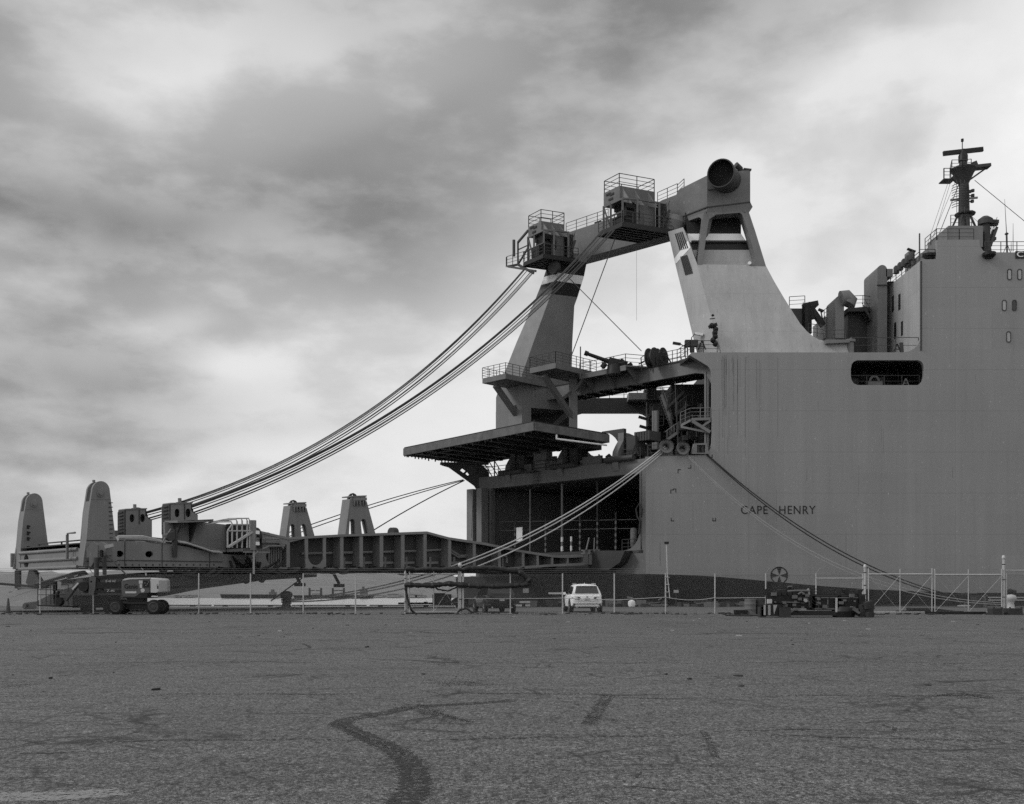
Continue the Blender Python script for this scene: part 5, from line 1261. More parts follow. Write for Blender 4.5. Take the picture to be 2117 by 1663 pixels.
# pair of lifting towers
def tower(off):
    front = [(176, 1171), (178, 1119.5), (183, 1060), (190, 1016)]
    cxp, cyp, rx_, ry_ = 208.3, 1016, 18.3, 21.0
    front += [(cxp - rx_ * math.cos(a), cyp - ry_ * math.sin(a)) for a in [math.pi * k / 12 for k in range(1, 12)]]
    front += [(226.6, 1016), (232, 1060), (238, 1110), (241.5, 1119.5), (241.5, 1171)]
    tw = MB().prism([rn(x, y) + T3 * off - T3 * .04 for x, y in front], T3 * .22)
    tw.prism([rn(x, y) + T3 * (off + .72) for x, y in front], T3 * .22)
    rt = tw.build('lifting_tower', RAMP, outer)
    body = [p for p in front if p[1] > 1042] + []
    edge = [(176, 1171), (178, 1119.5), (183, 1060), (187, 1036)]; edge2 = [(229.5, 1036), (232, 1060), (238, 1110), (241.5, 1119.5), (241.5, 1171)]
    MB().prism([rn(x, y) + T3 * (off + .18) for x, y in edge + edge2], T3 * .54).build('tower_web', RAMP, rt)
    e_ = [(cxp - (rx_ + .2) * math.cos(a), cyp - (ry_ + .2) * math.sin(a)) for a in [math.pi * (1.6 + k) / 15 for k in range(13)]]
    MB().prism([rn(x, y) + T3 * (off + .2) for x, y in [(187.5, 1035.5)] + e_[:0] + [(191, 1016), (226, 1016), (229, 1035.5)]], T3 * .5).build('sheave_housing', BLACK, rt)
    pin = MB().tube(rn(206.5, 1020.5) + T3 * (off - .2), rn(206.5, 1020.5) + T3 * (off + 1.1), .12, n=12); pin.tube(rn(206.5, 1020.5) + T3 * (off - .1), rn(206.5, 1020.5) + T3 * off, .24, n=14)
    pin.tube(rn(200.5, 996) + T3 * (off + .5), rn(200.5, 991.5) + T3 * (off + .5), .1, n=8)
    pin.bar(rn(188, 1032) + T3 * (off - .05), rn(227, 1032.2) + T3 * (off - .05), .03, .05)
    islands(pin, 'tower_pin', RAMP, rt)
    return rt
tower(0.0)
tw2 = tower(RW - 1.0)
mb = MB()
for k, (h_) in enumerate((0, .45, .85, 1.5, 1.95)):
    q = rn(190.5, 1074 + 0, RW - 1.36) - Zv * (h_ * 1.0); mb.boxax(q + R3 * 0.0, (R3, T3, Zv), (.09, .015, .14)); mb.boxax(q + R3 * -.12 + Zv * .06, (R3, T3, Zv), (.05, .015, .05))
islands(mb, 'load_mark', BLACK, tw2)
# bracket box and hydraulic legs at the near end
mb = MB()
def eo(px, py, d=0.0): return PL(px, py, (N0[0] + R[0] * (sE + .9), N0[1] + R[1] * (sE + .9)), (0.995, 0.1)) - V((0, d, 0))
mb.prism([eo(179, 1135), eo(190, 1120), eo(202, 1127), eo(202, 1153), eo(179, 1153)], (0, 1.0, 0)); mb.prism([eo(202, 1127, -.1), eo(205, 1120, -.1), eo(217, 1127, -.1), eo(217, 1147, -.1), eo(212, 1152, -.1), eo(202, 1153, -.1)], (0, 1.0, 0))
mb.prism([eo(184, 1153), eo(200, 1153), eo(188, 1172), eo(184, 1171)], (0, .5, 0))
bx = mb.build('jacking_bracket', RAMP, outer)
MB().prism([eo(217, 1128, .1), eo(234, 1124, .1), eo(235, 1131, .1), eo(218, 1135, .1)], (0, .2, 0)).build('bracket_plate', LGREY, bx)
mb = MB()
for py in (1140, 1144.5, 1149): mb.tube(eo(210, py, .1), eo(210, py, -.2), .09, n=8)
islands(mb, 'bracket_bolt', BLACK, bx)
mb = MB(); mb.tube(eo(199.5, 1153), eo(199.5, 1192), .16); mb.tube(eo(214, 1152), eo(215, 1189), .09); mb.tube(eo(217.5, 1152), eo(218, 1189), .08); islands(mb, 'jacking_leg', DGREY, bx)
MB().tube(eo(218, 1142, .1), eo(268, 1190, .5), .05, n=6).build('stay_wire', WIRE, bx)
# sheave houses
def sheave_house(off):
    o0 = 1.2; d_ = T3 * (off - o0)
    def rh(px, py, k=0.0): return rq(px, py, o0) + d_ + T3 * k
    fr_ = [(353, 1041.8), (397, 1041), (397, 1056), (409, 1065), (409, 1110), (353, 1117)]
    hl = [[rh(cx_ + 5.2 * math.cos(a), cy_ + 9.0 * math.copysign(abs(math.sin(a)) ** .7, math.sin(a))) for a in [2 * math.pi * k / 16 for k in range(16)]] for cx_, cy_ in ((366.3, 1061), (389, 1060.7))]
    h_ = MB().prism([rh(x, y) for x, y in fr_], T3 * .12, hl); h_.prism([rh(x, y, .95) for x, y in fr_], T3 * .12, [[p + T3 * .95 for p in l_] for l_ in hl])
    ro = h_.build('sheave_house', RAMP, outer)
    s_ = MB(); s_.prism([rh(352.6, 1042), rh(352.6, 1119), rh(352.6, 1119, 1.05), rh(352.6, 1042, 1.05)], R3 * .1)
    for k in range(10): s_.bar(rh(352, 1047 + 7.4 * k, .15) + R3 * .16, rh(352, 1047 + 7.4 * k, .85) + R3 * .16, .05, .08)
    s_.build('house_end_plate', DGREY, ro)
    s_ = MB(); s_.bar(rh(381.5, 1041.5, -.03), rh(381.5, 1074, -.03), .06, .06); s_.prism([rh(397, 1041), rh(397, 1056), rh(397, 1056, 1.05), rh(397, 1041, 1.05)], R3 * .08); s_.prism([rh(397, 1056), rh(409, 1065), rh(409, 1065, 1.05), rh(397, 1056, 1.05)], (0, 0, -.08))
    s_.build('house_seam', DGREY, ro)
    s_ = MB(); s_.prism([rh(351.5, 1042.2, -.06), rh(398, 1041, -.06), rh(398, 1041, 1.12), rh(351.5, 1042.2, 1.12)], (0, 0, .08)); s_.tube(rh(377.5, 1041, .4), rh(377, 1029.5, .4), .13, n=8)
    s_.build('house_roof', RAMP, ro)
    MB().lathe([(0, -.25), (.8, -.25), (.66, 0), (.8, .25), (0, .25)], rh(383, 1060, .55), T3, 20).build('sheave', BLACK, ro)
    MB().path([rh(352.6, 1046, .9), rh(349, 1046, 1.0), rh(349, 1104, 1.0), rh(352.6, 1104, .9)], .045).build('ladder_rail', RAMP, ro)
    return ro
sheave_house(1.2); sheave_house(8.3)
# hopper fairing on the near side with its ledge, and the pipes along it
mb = MB()
hop = [(353, 1078), (428, 1078), (479, 1083.5), (524, 1093), (524, 1138), (466, 1141), (355, 1122)]
mb.prism([rn(x, y) + T3 * .9 for x, y in hop], T3 * .25)
mb.prism([rn(355, 1121) + T3 * .0, rn(466, 1142) + T3 * .0, rn(466, 1142) + T3 * 1.0, rn(355, 1119) + T3 * 1.0], (0, 0, .12))
hopr = mb.build('hopper_fairing', RAMP, outer)
mb = MB()
mb.prism([rn(360, 1077.5) - T3 * .5, rn(434, 1075) - T3 * .5, rn(434, 1075) + T3 * 1.4, rn(360, 1075) + T3 * 1.4], (0, 0, -.14)); mb.prism([rn(360, 1077.5) - T3 * .5, rn(434, 1074.4) - T3 * .5, rn(434, 1078.5) - T3 * .5, rn(360, 1079) - T3 * .5], T3 * .06)
mb.build('hopper_ledge', RAMP, hopr)
mb = MB()
for px, yb_ in ((374, 1114), (406, 1120)):
    mb.prism([rn(px, 1079) + T3 * .9, rn(px, 1079) - T3 * .35, rn(px + 1, yb_) + T3 * .85], R3 * .12)
islands(mb, 'hopper_rib', DGREY, hopr)
mb = MB()
for d_ in (0, .22, .42): mb.path([rn(364, 1119 + 6 * d_) - T3 * (.1 + d_), rn(380, 1121.5 + 6 * d_) - T3 * (.1 + d_), rn(433, 1139 + 6 * d_) - T3 * (.1 + d_), rn(452, 1141 + 6 * d_) - T3 * (.1 + d_)], .07)
islands(mb, 'hydraulic_pipe', LGREY, outer)
mb = MB()
for off in (4.2, 6.8): mb.path([rn(300, 1108) + T3 * off, rn(352, 1108) + T3 * off, rn(392, 1118) + T3 * off], .2, n=8)
islands(mb, 'hydraulic_pipe', LGREY, outer)
MB().prism([rn(x, y) + T3 * (RW - 3.2) for x, y in ((300, 1085), (372, 1085), (420, 1098), (524, 1110), (524, 1140), (300, 1118))], T3 * .3).build('far_fairing', RAMP, outer)
mb = MB()
for px, y0, y1 in ((258, 1121, 1170), (335, 1124, 1171), (433, 1143, 1172)): mb.bar(rn(px, y0) - T3 * .01, rn(px, y1) - T3 * .01, .05, .04)
for y_ in (1117.5, 1160.5): mb.bar(rn(178.5, y_) - T3 * .05, rn(241, y_ + .3) - T3 * .05, .04, .05)
mb.bar(rn(242, 1158.5) - T3 * .01, rn(460, 1162) - T3 * .01, .04, .06)
for k in range(15): mb.tube(rn(246 + 14 * k, 1168) - T3 * .03, rn(246 + 14 * k, 1168) + T3 * .05, .06, n=6)
for k in range(9): mb.bar(rn(232.5 - .5 * k * 0, 1112 - 9 * k) - T3 * .06, rn(226 - .3 * k, 1112 - 9 * k) - T3 * .06, .04, .05)
islands(mb, 'plate_seam', DGREY, outer)
mb = MB(); mb.prism([rn(x, y) - T3 * .15 for x, y in ((355, 1099), (361, 1098), (362, 1115), (364, 1120), (363, 1130), (361, 1151), (357, 1152), (356, 1120))], T3 * .2); mb.tube(rn(357, 1095) - T3 * .2, rn(357, 1152) - T3 * .2, .1); mb.tube(rn(362, 1095) - T3 * .2, rn(360.5, 1152) - T3 * .2, .1)
mb.lathe([(0, -.2), (.3, -.2), (.3, .2), (0, .2)], rn(348, 1110) - T3 * .2, T3, 10); mb.build('latch_cylinder', DGREY, outer)
mb = MB(); mb.path([rn(257, 1119.5), rn(259, 1115), rn(300, 1116), rn(322, 1119), rn(323, 1122)], .06); mb.path([rn(334, 1123) - T3 * .1, rn(337, 1118) - T3 * .1, rn(352, 1094) - T3 * .1], .05); islands(mb, 'ramp_handrail', RAMP, outer)
# guarded winch stage on the near side
GO = -2.3
mb = MB()
st_fl = [rn(469, 1136) - T3 * 0, rn(523, 1137) - T3 * 0, rn(523, 1137) + T3 * GO, rn(469, 1136) + T3 * GO]
mb.prism(st_fl, (0, 0, -.2)); mb.prism([st_fl[3], st_fl[2], st_fl[2] - Zv * .3, st_fl[3] - Zv * .3], T3 * .1)
cage = mb.build('winch_stage', RAMP, outer)
mb = MB()
def cg(px, py): return PL(px, py, ((rn(523, 1137) + T3 * GO).x, (rn(523, 1137) + T3 * GO).y), R)
for px, y0 in ((470.5, 1098), (480, 1084), (490, 1079), (500.5, 1077), (511, 1077), (516, 1077)):
    mb.tube(cg(px, 1133), cg(px, y0), .06, n=6)
    if px > 475: mb.path([cg(px, y0), cg(px - 2, y0 - 5), cg(px - 12, y0 - 6) + T3 * 1.0, cg(px - 26, y0 - 1) + T3 * 2.2], .05, n=5)
mb.tube(cg(470.5, 1098), cg(523, 1098), .06, n=6); mb.tube(cg(480, 1085), cg(523, 1085), .06, n=6); mb.tube(cg(470.5, 1098), cg(480, 1084), .06)
islands(mb, 'cage_bar', LGREY, cage)
MB().bar(cg(471, 1132), cg(521, 1100), .3, .12).build('cage_brace', LGREY, cage)
MB().bar(cg(523.5, 1138), cg(523.5, 1076), .35, .35).build('cage_post', RAMP, cage)
mb = MB(); c = rn(495, 1114) + T3 * (GO * .5); mb.lathe([(0, -.7), (.78, -.7), (.78, -.6), (.5, -.55), (.5, .55), (.78, .6), (.78, .7), (0, .7)], c, R3, 20); mb.boxax(c - Zv * .55, (R3, T3, Zv), (.8, .6, .25)); mb.boxax(rn(499, 1110) + T3 * .5, (R3, T3, Zv), (.8, .25, .9)); mb.build('ramp_winch', BLACK, cage)
mb = MB()
for py in (1114, 1118, 1121.5): mb.path([cg(524, py + 0), cg(530, py), rn(545, py + 0) - T3 * .2, rn(573, py + .5) - T3 * .2, rn(583, py + 13) - T3 * .2, rn(583, 1130) - T3 * .2], .08, n=6)
mb.path([cg(526, 1147), cg(532, 1141), rn(552, 1130) - T3 * .2, rn(586, 1129) - T3 * .2], .08); islands(mb, 'hydraulic_pipe', RAMP, cage)
MB().tube(cg(524.5, 1138), cg(524.5, 1187), .08, n=6).build('drop_pipe', LGREY, cage)
for py in (1101, 1124): MB().boxax(cg(529, py), (R3, T3, Zv), (.22, .12, .12)).build('junction_box', WHITE, cage)
# hoses looping below the stage
for k in range(11):
    a = rn(RNG.uniform(470, 515), 1150 + RNG.uniform(-5, 15)) + T3 * RNG.uniform(-1.5, 0); b = rn(RNG.uniform(500, 585), 1168 + RNG.uniform(-12, 8)) + T3 * RNG.uniform(-1, .3)
    MB().path(sag(a, b, RNG.uniform(.3, 1.6), 10), .085, n=6).build('hydraulic_hose', BLACK, outer)
for k in range(30):
    px = 330 + 24 * k; 
    a = rn(px, 1176 + RNG.uniform(-3, 4)) - T3 * RNG.uniform(.0, .4); b = rn(px + RNG.uniform(25, 70), 1177 + RNG.uniform(-3, 4)) - T3 * RNG.uniform(0, .4)
    MB().path(sag(a, b, RNG.uniform(.05, .35 if k > 12 else .6), 8), RNG.uniform(.09, .2), n=6).build('hydraulic_hose', BLACK, ramp)
mb = MB()
for k in range(16): px = RNG.uniform(335, 620); q = rn(px, 1178) - T3 * RNG.uniform(-1, .3); mb.bar(q, q - Zv * RNG.uniform(.2, .9) + R3 * RNG.uniform(-.3, .3), RNG.uniform(.08, .3), .15)
for px, py in ((620, 1205), (701, 1207)): q = rn(px, 1178) + T3 * 1; mb.tube(q, PL(px, py, (q.x, q.y), R) , .12); mb.boxax(PL(px, py + 4, (q.x, q.y), R), (R3, T3, Zv), (.32, .3, .13))
islands(mb, 'ramp_undergear', BLACK, ramp)
# A shaped landing towers on the inner section
def atower(off, sx=0.0):
    ou = [(718, 1107), (720, 1085), (728, 1032), (729, 1028), (757.5, 1027), (757.5, 1037), (776, 1106)]
    def arch(x0_, x1_, lean): 
        w2 = (x1_ - x0_) / 2; cx_ = (x0_ + x1_) / 2; yt_ = 1081
        return [(x0_ - lean, 1105.5), (x0_, yt_)] + [(cx_ - w2 * math.cos(a), yt_ - 8 * math.sin(a)) for a in [math.pi * k / 8 for k in range(1, 8)]] + [(x1_, yt_), (x1_ + lean * .5 if lean > 0 else x1_ - lean * 2.2, 1105.5)]
    hs = [arch(724.5, 735.5, 1.5), arch(747.5, 759, -2.5)]
    m_ = MB().prism([rn(x, y) + T3 * off for x, y in ou], T3 * .16, [[rn(x, y) + T3 * off for x, y in h] for h in hs])
    m_.prism([rn(x, y) + T3 * (off + .45) for x, y in ou], T3 * .16, [[rn(x, y) + T3 * (off + .45) for x, y in h] for h in hs])
    ro = m_.build('landing_tower', RAMP, ramp)
    w_ = MB()
    for e0, e1 in (((718, 1107), (728, 1032)), ((776, 1106), (757.5, 1037))):
        a, b = rn(*e0) + T3 * off, rn(*e1) + T3 * off; w_.prism([a, b, b + T3 * 1.05, a + T3 * 1.05], R3 * (.12 if e0[0] < 740 else -.12))
    w_.prism([rn(727, 1028) + T3 * (off - .08), rn(758.5, 1027) + T3 * (off - .08), rn(758.5, 1027) + T3 * (off + 1.2), rn(727, 1028) + T3 * (off + 1.2)], (0, 0, .1))
    w_.prism([rn(731, 1029) + T3 * (off - .2), rn(757, 1029) + T3 * (off - .2), rn(757, 1035) + T3 * (off - .2), rn(731, 1035.5) + T3 * (off - .2)], T3 * .3)
    for px in (731, 736, 742, 749, 754): w_.prism([rn(px, 1036) + T3 * off, rn(px + 2.4, 1036) + T3 * off, rn(px + 1, 1047) + T3 * off], T3 * -.2)
    w_.build('tower_side', RAMP, ro)
    l_ = MB().prism([rn(x, y) + T3 * (off + .5) for x, y in ((729, 1027.5), (735, 1020), (740, 1018.5), (745, 1021), (749, 1027.5))], T3 * .15, [[rn(739 + 2 * math.cos(a), 1023.5 + 2 * math.sin(a)) + T3 * (off + .5) for a in [2 * math.pi * k / 10 for k in range(10)]]])
    l_.build('lifting_lug', DGREY, ro)
    return ro
atower(0.1); atower(8.6)
mb = MB()
for px in (857, 862, 596, 591): q = rn(px, ytop(px) - 1) + T3 * 3; mb.lathe([(0, -.15), (.45, -.15), (.45, .15), (0, .15)], q, R3, 12)
islands(mb, 'deck_sheave', DGREY, ramp)
# hinged flap folded below the ramp, its tip resting on the quay
FO = 3.0
def fl(px, py, off=FO): return PL(px, py, ((V((N0[0], N0[1], 0)) + T3 * off).x, (V((N0[0], N0[1], 0)) + T3 * off).y), R)
ftop = [(655, 1184), (560, 1183), (470, 1178), (420, 1180), (330, 1185), (190, 1202), (120, 1222), (52, 1254)]
fbot = [(50, 1257), (150, 1256), (240, 1246), (350, 1231), (412, 1218.5), (472, 1210), (547, 1200), (655, 1193)]
flap = MB().prism([fl(*p) for p in ftop + fbot], T3 * .25).build('ramp_flap', RAMP, ship)
mb = MB(); mb.prism([fl(*p) + T3 * .25 for p in ftop] + [fl(x, y + 2.5) + T3 * .25 for x, y in reversed(ftop)], T3 * 7.5); mb.prism([fl(x, y - .4) + T3 * .25 for x, y in fbot] + [fl(x, y - 2.2) + T3 * .25 for x, y in reversed(fbot)], T3 * 7.5)
mb.build('flap_plate', RAMP, flap)
MB().prism([fl(*p) + T3 * 7.75 for p in ftop + fbot], T3 * .25).build('flap_side', RAMP, flap)
mb = MB(); mb.prism([fl(x, y) - T3 * .12 for x, y in ((330, 1183), (420, 1178), (470, 1176), (470, 1179), (420, 1182), (330, 1189))], T3 * .1); mb.prism([fl(x, y) - T3 * .5 for x, y in ((548, 1180), (554, 1184), (554, 1192), (548, 1197), (543, 1197), (543, 1180))], T3 * .3)
islands(mb, 'flap_hinge', DGREY, flap)
mb = MB(); mb.prism([rn(x, y) for x, y in ((75, 1207), (160, 1182), (176, 1180), (184, 1188), (158, 1194), (100, 1208), (80, 1214))], T3 * .5, [[rn(x, y) for x, y in ((153, 1191), (166, 1187), (168, 1189.5), (155, 1194))], [rn(x, y) for x, y in ((112, 1201), (140, 1194), (148, 1195), (118, 1203))]])
mb.build('link_arm', DGREY, outer)
mb = MB(); mb.bar(endp(RW - .5, zE0), endp(RW - .5, zE0 - 1.3), .35, .3); mb.prism([endp(RW - 2.6, zE0), endp(RW - 3.3, zE0), endp(RW - 5.0, zE0 - 1.0), endp(RW - 3.0, zE0 - 1.25), endp(RW - 2.0, zE0 - .9)], R3 * -.3); mb.path([endp(RW - .6, zE0 - 1.3), endp(RW - 3, zE0 - 1.35), endp(RW - 6, zE0 - 1.1)], .12); mb.build('end_linkage', DGREY, outer)

# ------------------------------------------------------------------ hoist wires from the gantry cabins to the sheave houses
def wire(a, b, drop, r, n=30): return MB().path(sag(a, b, drop, n), r, n=6)
def fit_drop(a, b, px, py):
    """sag that carries the wire through a given point of the picture"""
    best = 0
    for i in range(1, 400):
        u = i / 400; p = a.lerp(b, u)
        # x/y does not depend on the sag
        if (CX + F * p.x / p.y - px) * (CX + F * a.x / a.y - px) <= 0:
            return (p.z - zat(py, p.y)) / (4 * u * (1 - u))
    return 3.0
for bundle, (ax_, ay_, Ya, bx_, by_, off, mids) in enumerate([
        (1247, 474, 100.5, 397, 1046, 1.2, (740, 893)), (1084, 556, 108, 397, 1047, 8.3, (740, 865))]):
    for k in range(7):
        dx = (0, 1.5, 3.0, 8, 17, 20, 23)[k]; b_off = (0, 0.2, .4, .6, .9, 1.1, 1.3)[k]
        a = P(ax_ + dx, ay_ - dx * .10 + (0, 0, 0, 2, 4, 5, 5)[k], Ya); b = rq(bx_ + (0 if k < 4 else 5), by_ + (0, 2, 4, 9, 15, 17, 21)[k], 1.2) + T3 * (off - 1.2 + .1 + b_off * .6)
        py = mids[1] + (0, 3, 5.5, 10, 15.5, 18, 23)[k] * .85
        MB().path(sag(a, b, fit_drop(a, b, mids[0], py), 30), (.05, .028, .04, .04, .045, .026, .05)[k], n=6).build('hoist_wire', WIRE, ship)
MB().tube(P(1275, 484, 103), P(1178, 745, 108), .05, n=6).build('guy_wire', WIRE, ship); MB().tube(P(1176, 575, 111), P(1326, 726, 104), .045, n=6).build('guy_wire', WIRE, ship)
MB().tube(P(978, 1020, 110), P(975, 1112, 110), .03, n=5).build('hanging_line', RAIL, ship)
# ------------------------------------------------------------------ quay furniture and mooring lines
def gp(px, Y, z=0.0): return V(((px - CX) / F * Y, Y, z))
mb = MB()
for k in range(46):
    x = -150 + 7.2 * k; mb.box((x, 94.0, 0.03), (x + 6.9, 94.38, .13)); mb.box((x + .8, 94.02, -.02), (x + 1.2, 94.36, .03)); mb.box((x + 5, 94.02, -.02), (x + 5.4, 94.36, .03))
tag(mb.build('bull_rail', WOOD), 'dark timber bull rail running along the edge of the quay', 'bull rail')
def bollard(px, Y, s=1.0, label='', m=None):
    b = thing('mooring_bollard', gp(px, Y, -.012), label, 'bollard')
    MB().lathe([(0, 0), (.85, 0), (.88, .08), (.8, .14), (.5, .16)], (0, 0, 0), n=24).build('base', CONC, b, local=True)
    MB().lathe([(.42, .14), (.34, .3), (.29, .6), (.33, .8), (.46, .95), (.50, 1.06), (.49, 1.2), (.40, 1.32), (.2, 1.40), (0, 1.42)], (0, 0, 0), n=28).build('post', m or CAST, b, local=True)
    b.scale = (s, s, s)
    return b
B1 = bollard(592, 82.0, 1.0, 'grey mushroom bollard with three mooring ropes, behind the fence below the ramp')
B2 = bollard(2089, 72.5, .82, 'pale bollard behind the gate end post at the right', LIFTL)
B3 = bollard(1998, 92.5, .9, 'bollard among the oil drums at the foot of two dark mooring ropes', MACH)
B4 = bollard(262, 88.0, .9, 'bollard half hidden behind the boom lift and ramp flap', CAST)
def rope(name, a, b, drop, r, m, label, n=36, wob=0.0):
    pts = sag(a, b, drop, n)
    if wob: pts = [p + V((0, 0, RNG.uniform(-wob, wob))) for p in pts]
    return tag(MB().path(pts, r, n=7).build(name, m), label, 'rope', 'mooring ropes')
b1 = V(B1.location) + Zv * .62
for k, (pm, lab) in enumerate((((925, 1174), 'uppermost of three pale mooring ropes crossing in front of the ramp'), ((925, 1180.5), 'middle one of three pale mooring ropes crossing in front of the ramp'), ((950, 1185), 'lowest of three pale mooring ropes crossing in front of the ramp'))):
    a = FL1 + V((-.05 + .06 * k, .4, .1 - .16 * k)); b = b1 + V((.28, -.1, .12 - .1 * k))
    d_ = fit_drop(a, b, *pm); rope('mooring_rope', a, b, max(.2, d_), .058, ROPE, lab)
tag(MB().path([b1 + V((math.cos(t) * (.36 + .015 * t / 6), math.sin(t) * .36, -.2 + .028 * t)) for t in [k * .4 for k in range(50)]], .06, n=6).build('rope_turns', DROPE), 'dark rope wound round the neck of the mushroom bollard below the ramp', 'rope')
for k, (pm, lab) in enumerate((((1700, 1152), 'upper of two pale ropes sagging in front of the ship name towards the gate'), ((1700, 1158.5), 'lower of two pale ropes sagging in front of the ship name towards the gate'))):
    a = FL2 + V((.05, .3, -.05 - .12 * k)); b = V(B2.location) + V((-.25, 0, .55 - .12 * k)); rope('mooring_rope', a, b, fit_drop(a, b, *pm), .028, GREYROPE, lab)
for k, (pm, lab) in enumerate((((1700, 1118), 'upper of two dark ropes sagging from the square fairlead to the quay'), ((1700, 1125), 'lower of two dark ropes sagging from the square fairlead to the quay'))):
    a = FL3 + V((.1 + .1 * k, .1, .1 - .15 * k)); b = V(B3.location) + V((-.2, 0, .75 - .12 * k)); rope('mooring_rope', a, b, fit_drop(a, b, *pm), .055, DROPE, lab)
q = dv(958, 992); b = V(B4.location) + Zv * .6
for k, (pm, lab) in enumerate((((760, 1046), 'upper of two dark ropes from the davit bracket passing behind the landing towers'), ((760, 1053), 'lower of two dark ropes from the davit bracket passing behind the landing towers'))):
    a = q + V((0, 0, -.1 * k)); bb = b + V((0, 0, -.15 * k)); rope('mooring_rope', a, bb, fit_drop(a, bb, *pm), .05, DROPE, lab)
b = gp(560, 92, .5); a = q + V((.1, 0, -.1)); rope('mooring_rope', a, b, fit_drop(a, b, 800, 1080), .06, DROPE, 'steepest dark rope from the davit bracket, ending behind the near landing tower')
tag(MB().path([gp(x, 70, zat(y, 70)) for x, y in ((-40, 1204), (60, 1212), (130, 1219), (200, 1219.5), (300, 1218), (400, 1212), (450, 1206))], .085, n=7).build('mooring_rope', DROPE), 'thick black rope hanging in a long sag behind the boom lift', 'rope', 'mooring ropes')

# ------------------------------------------------------------------ chain link fence
FY = 61.5; FH = 2.42
def fx(px): return (px - CX) / F * FY
def mesh_panel(w, h, pitch=0.075, r=0.0026):
    """woven wire: two crossing sets of diagonal wires, each clipped to the panel"""
    mb = MB()
    d = pitch
    for s_ in (1, -1):
        k = -h
        while k < w:
            # line x = k + z (or mirrored)
            z0_, z1_ = max(0, -k), min(h, w - k)
            if z1_ - z0_ > .05:
                xa_, xb_ = k + z0_, k + z1_
                if s_ < 0: xa_, xb_ = w - xa_, w - xb_
                a, b = V((xa_, 0.006 * s_, z0_)), V((xb_, .006 * s_, z1_)); n_ = (b - a).normalized().cross(V((0, 1, 0))) * r; y_ = V((0, r, 0))
                mb.add([a - n_ - y_, a + n_ - y_, a + n_ + y_, a - n_ + y_, b - n_ - y_, b + n_ - y_, b + n_ + y_, b - n_ + y_], [(0, 1, 5, 4), (1, 2, 6, 5), (2, 3, 7, 6), (3, 0, 4, 7)])
            k += d
    return mb
def fence(label, posts, rails, z_base=0.0, lean=-1, top=False):
    f_ = thing('chain_link_fence', (fx(posts[0][0]), FY, 0), label, 'fence')
    std = None
    for (px, arm, thick) in posts:
        x = fx(px); m_ = MB().tube((x, FY, 0), (x, FY, FH + .03), .042 * thick, n=8)
        if arm: m_.tube((x, FY, FH), (x + .16 * arm, FY - .28, FH + .33), .022, n=5)
        m_.build('fence_post', GALV, f_)
    x0_, x1_ = fx(posts[0][0]), fx(posts[-1][0])
    proto = None
    for (pa, _, _), (pb, _, _) in zip(posts[:-1], posts[1:]):
        xa_, xb_ = fx(pa) + .02, fx(pb) - .02; w = xb_ - xa_
        if proto is None:
            pm = mesh_panel(w, FH - .05); pm.v = [p + V((xa_, FY + .05, .03)) for p in pm.v]
            proto = pm.build('mesh_panel', GALVD, f_, ang=180); pw, px0_ = w, xa_
        else:
            c = proto.copy(); COL.objects.link(c); c.parent = f_; c.scale = (w / pw, 1, 1)
            base = V(f_.location).x; c.location = ((xa_ - base) - (px0_ - base) * (w / pw), 0, 0)
    for (za, zb, pa, pb, r, sg) in rails:
        a, b = V((fx(pa), FY - .03, za)), V((fx(pb), FY - .03, zb)); MB().path(sag(a, b, sg, 10), r, n=7).build('fence_rail', GALV, f_)
    for k in range(3):
        z = FH + .1 + .1 * k; y = FY - .07 - .09 * k
        m_ = MB().tube((x0_, y, z), (x1_, y, z), .006, n=4)
        x = x0_
        while x < x1_:
            m_.bar((x, y, z - .018), (x + .012, y, z + .018), .006); x += .16
        m_.build('barbed_wire', GALVD, f_)
    return f_
zm = .93
fence('long chain link fence in front of the water and the left half of the ramp', [(-132, -1, 1), (-25, -1, 1), (83, -1, 1), (193, -1, 1), (302, -1, 1), (411, 0, 1), (518, 0, 1), (627, 0, 1), (735, 0, 1), (841, 0, 1.2)],
      [(FH, FH, 735, 841, .022, .0), (FH - .4 + .4, FH, 627, 735, .012, .02)])
fence('chain link fence behind which the two cars are parked, below the ship name', [(957, 0, 1.8), (1055, 0, 1), (1163, 0, 1), (1270, 0, 1), (1376, 0, 1.1), (1478, 0, 1), (1583, .9, 1), (1687, 1, 1), (1784, 0, 1.4)],
      [(zm, .95, 957, 1163, .02, .02), (.95, zm - .1, 1163, 1270, .02, .0), (zm - .1, zm + .08, 1270, 1376, .02, 0), (zm + .08, zm + .05, 1376, 1478, .02, .16), (zm + .02, zm + .05, 1478, 1583, .02, 0), (2.15, 2.15, 1687, 1784, .035, 0)])
fence('short chain link fence right of the gate, with a high top rail', [(2080, 0, 1.2), (2190, 0, 1), (2300, 0, 1), (2410, 0, 1), (2520, 0, 1), (2630, 0, 1)], [(2.62, 2.62, 2078, 2630, .04, 0)])
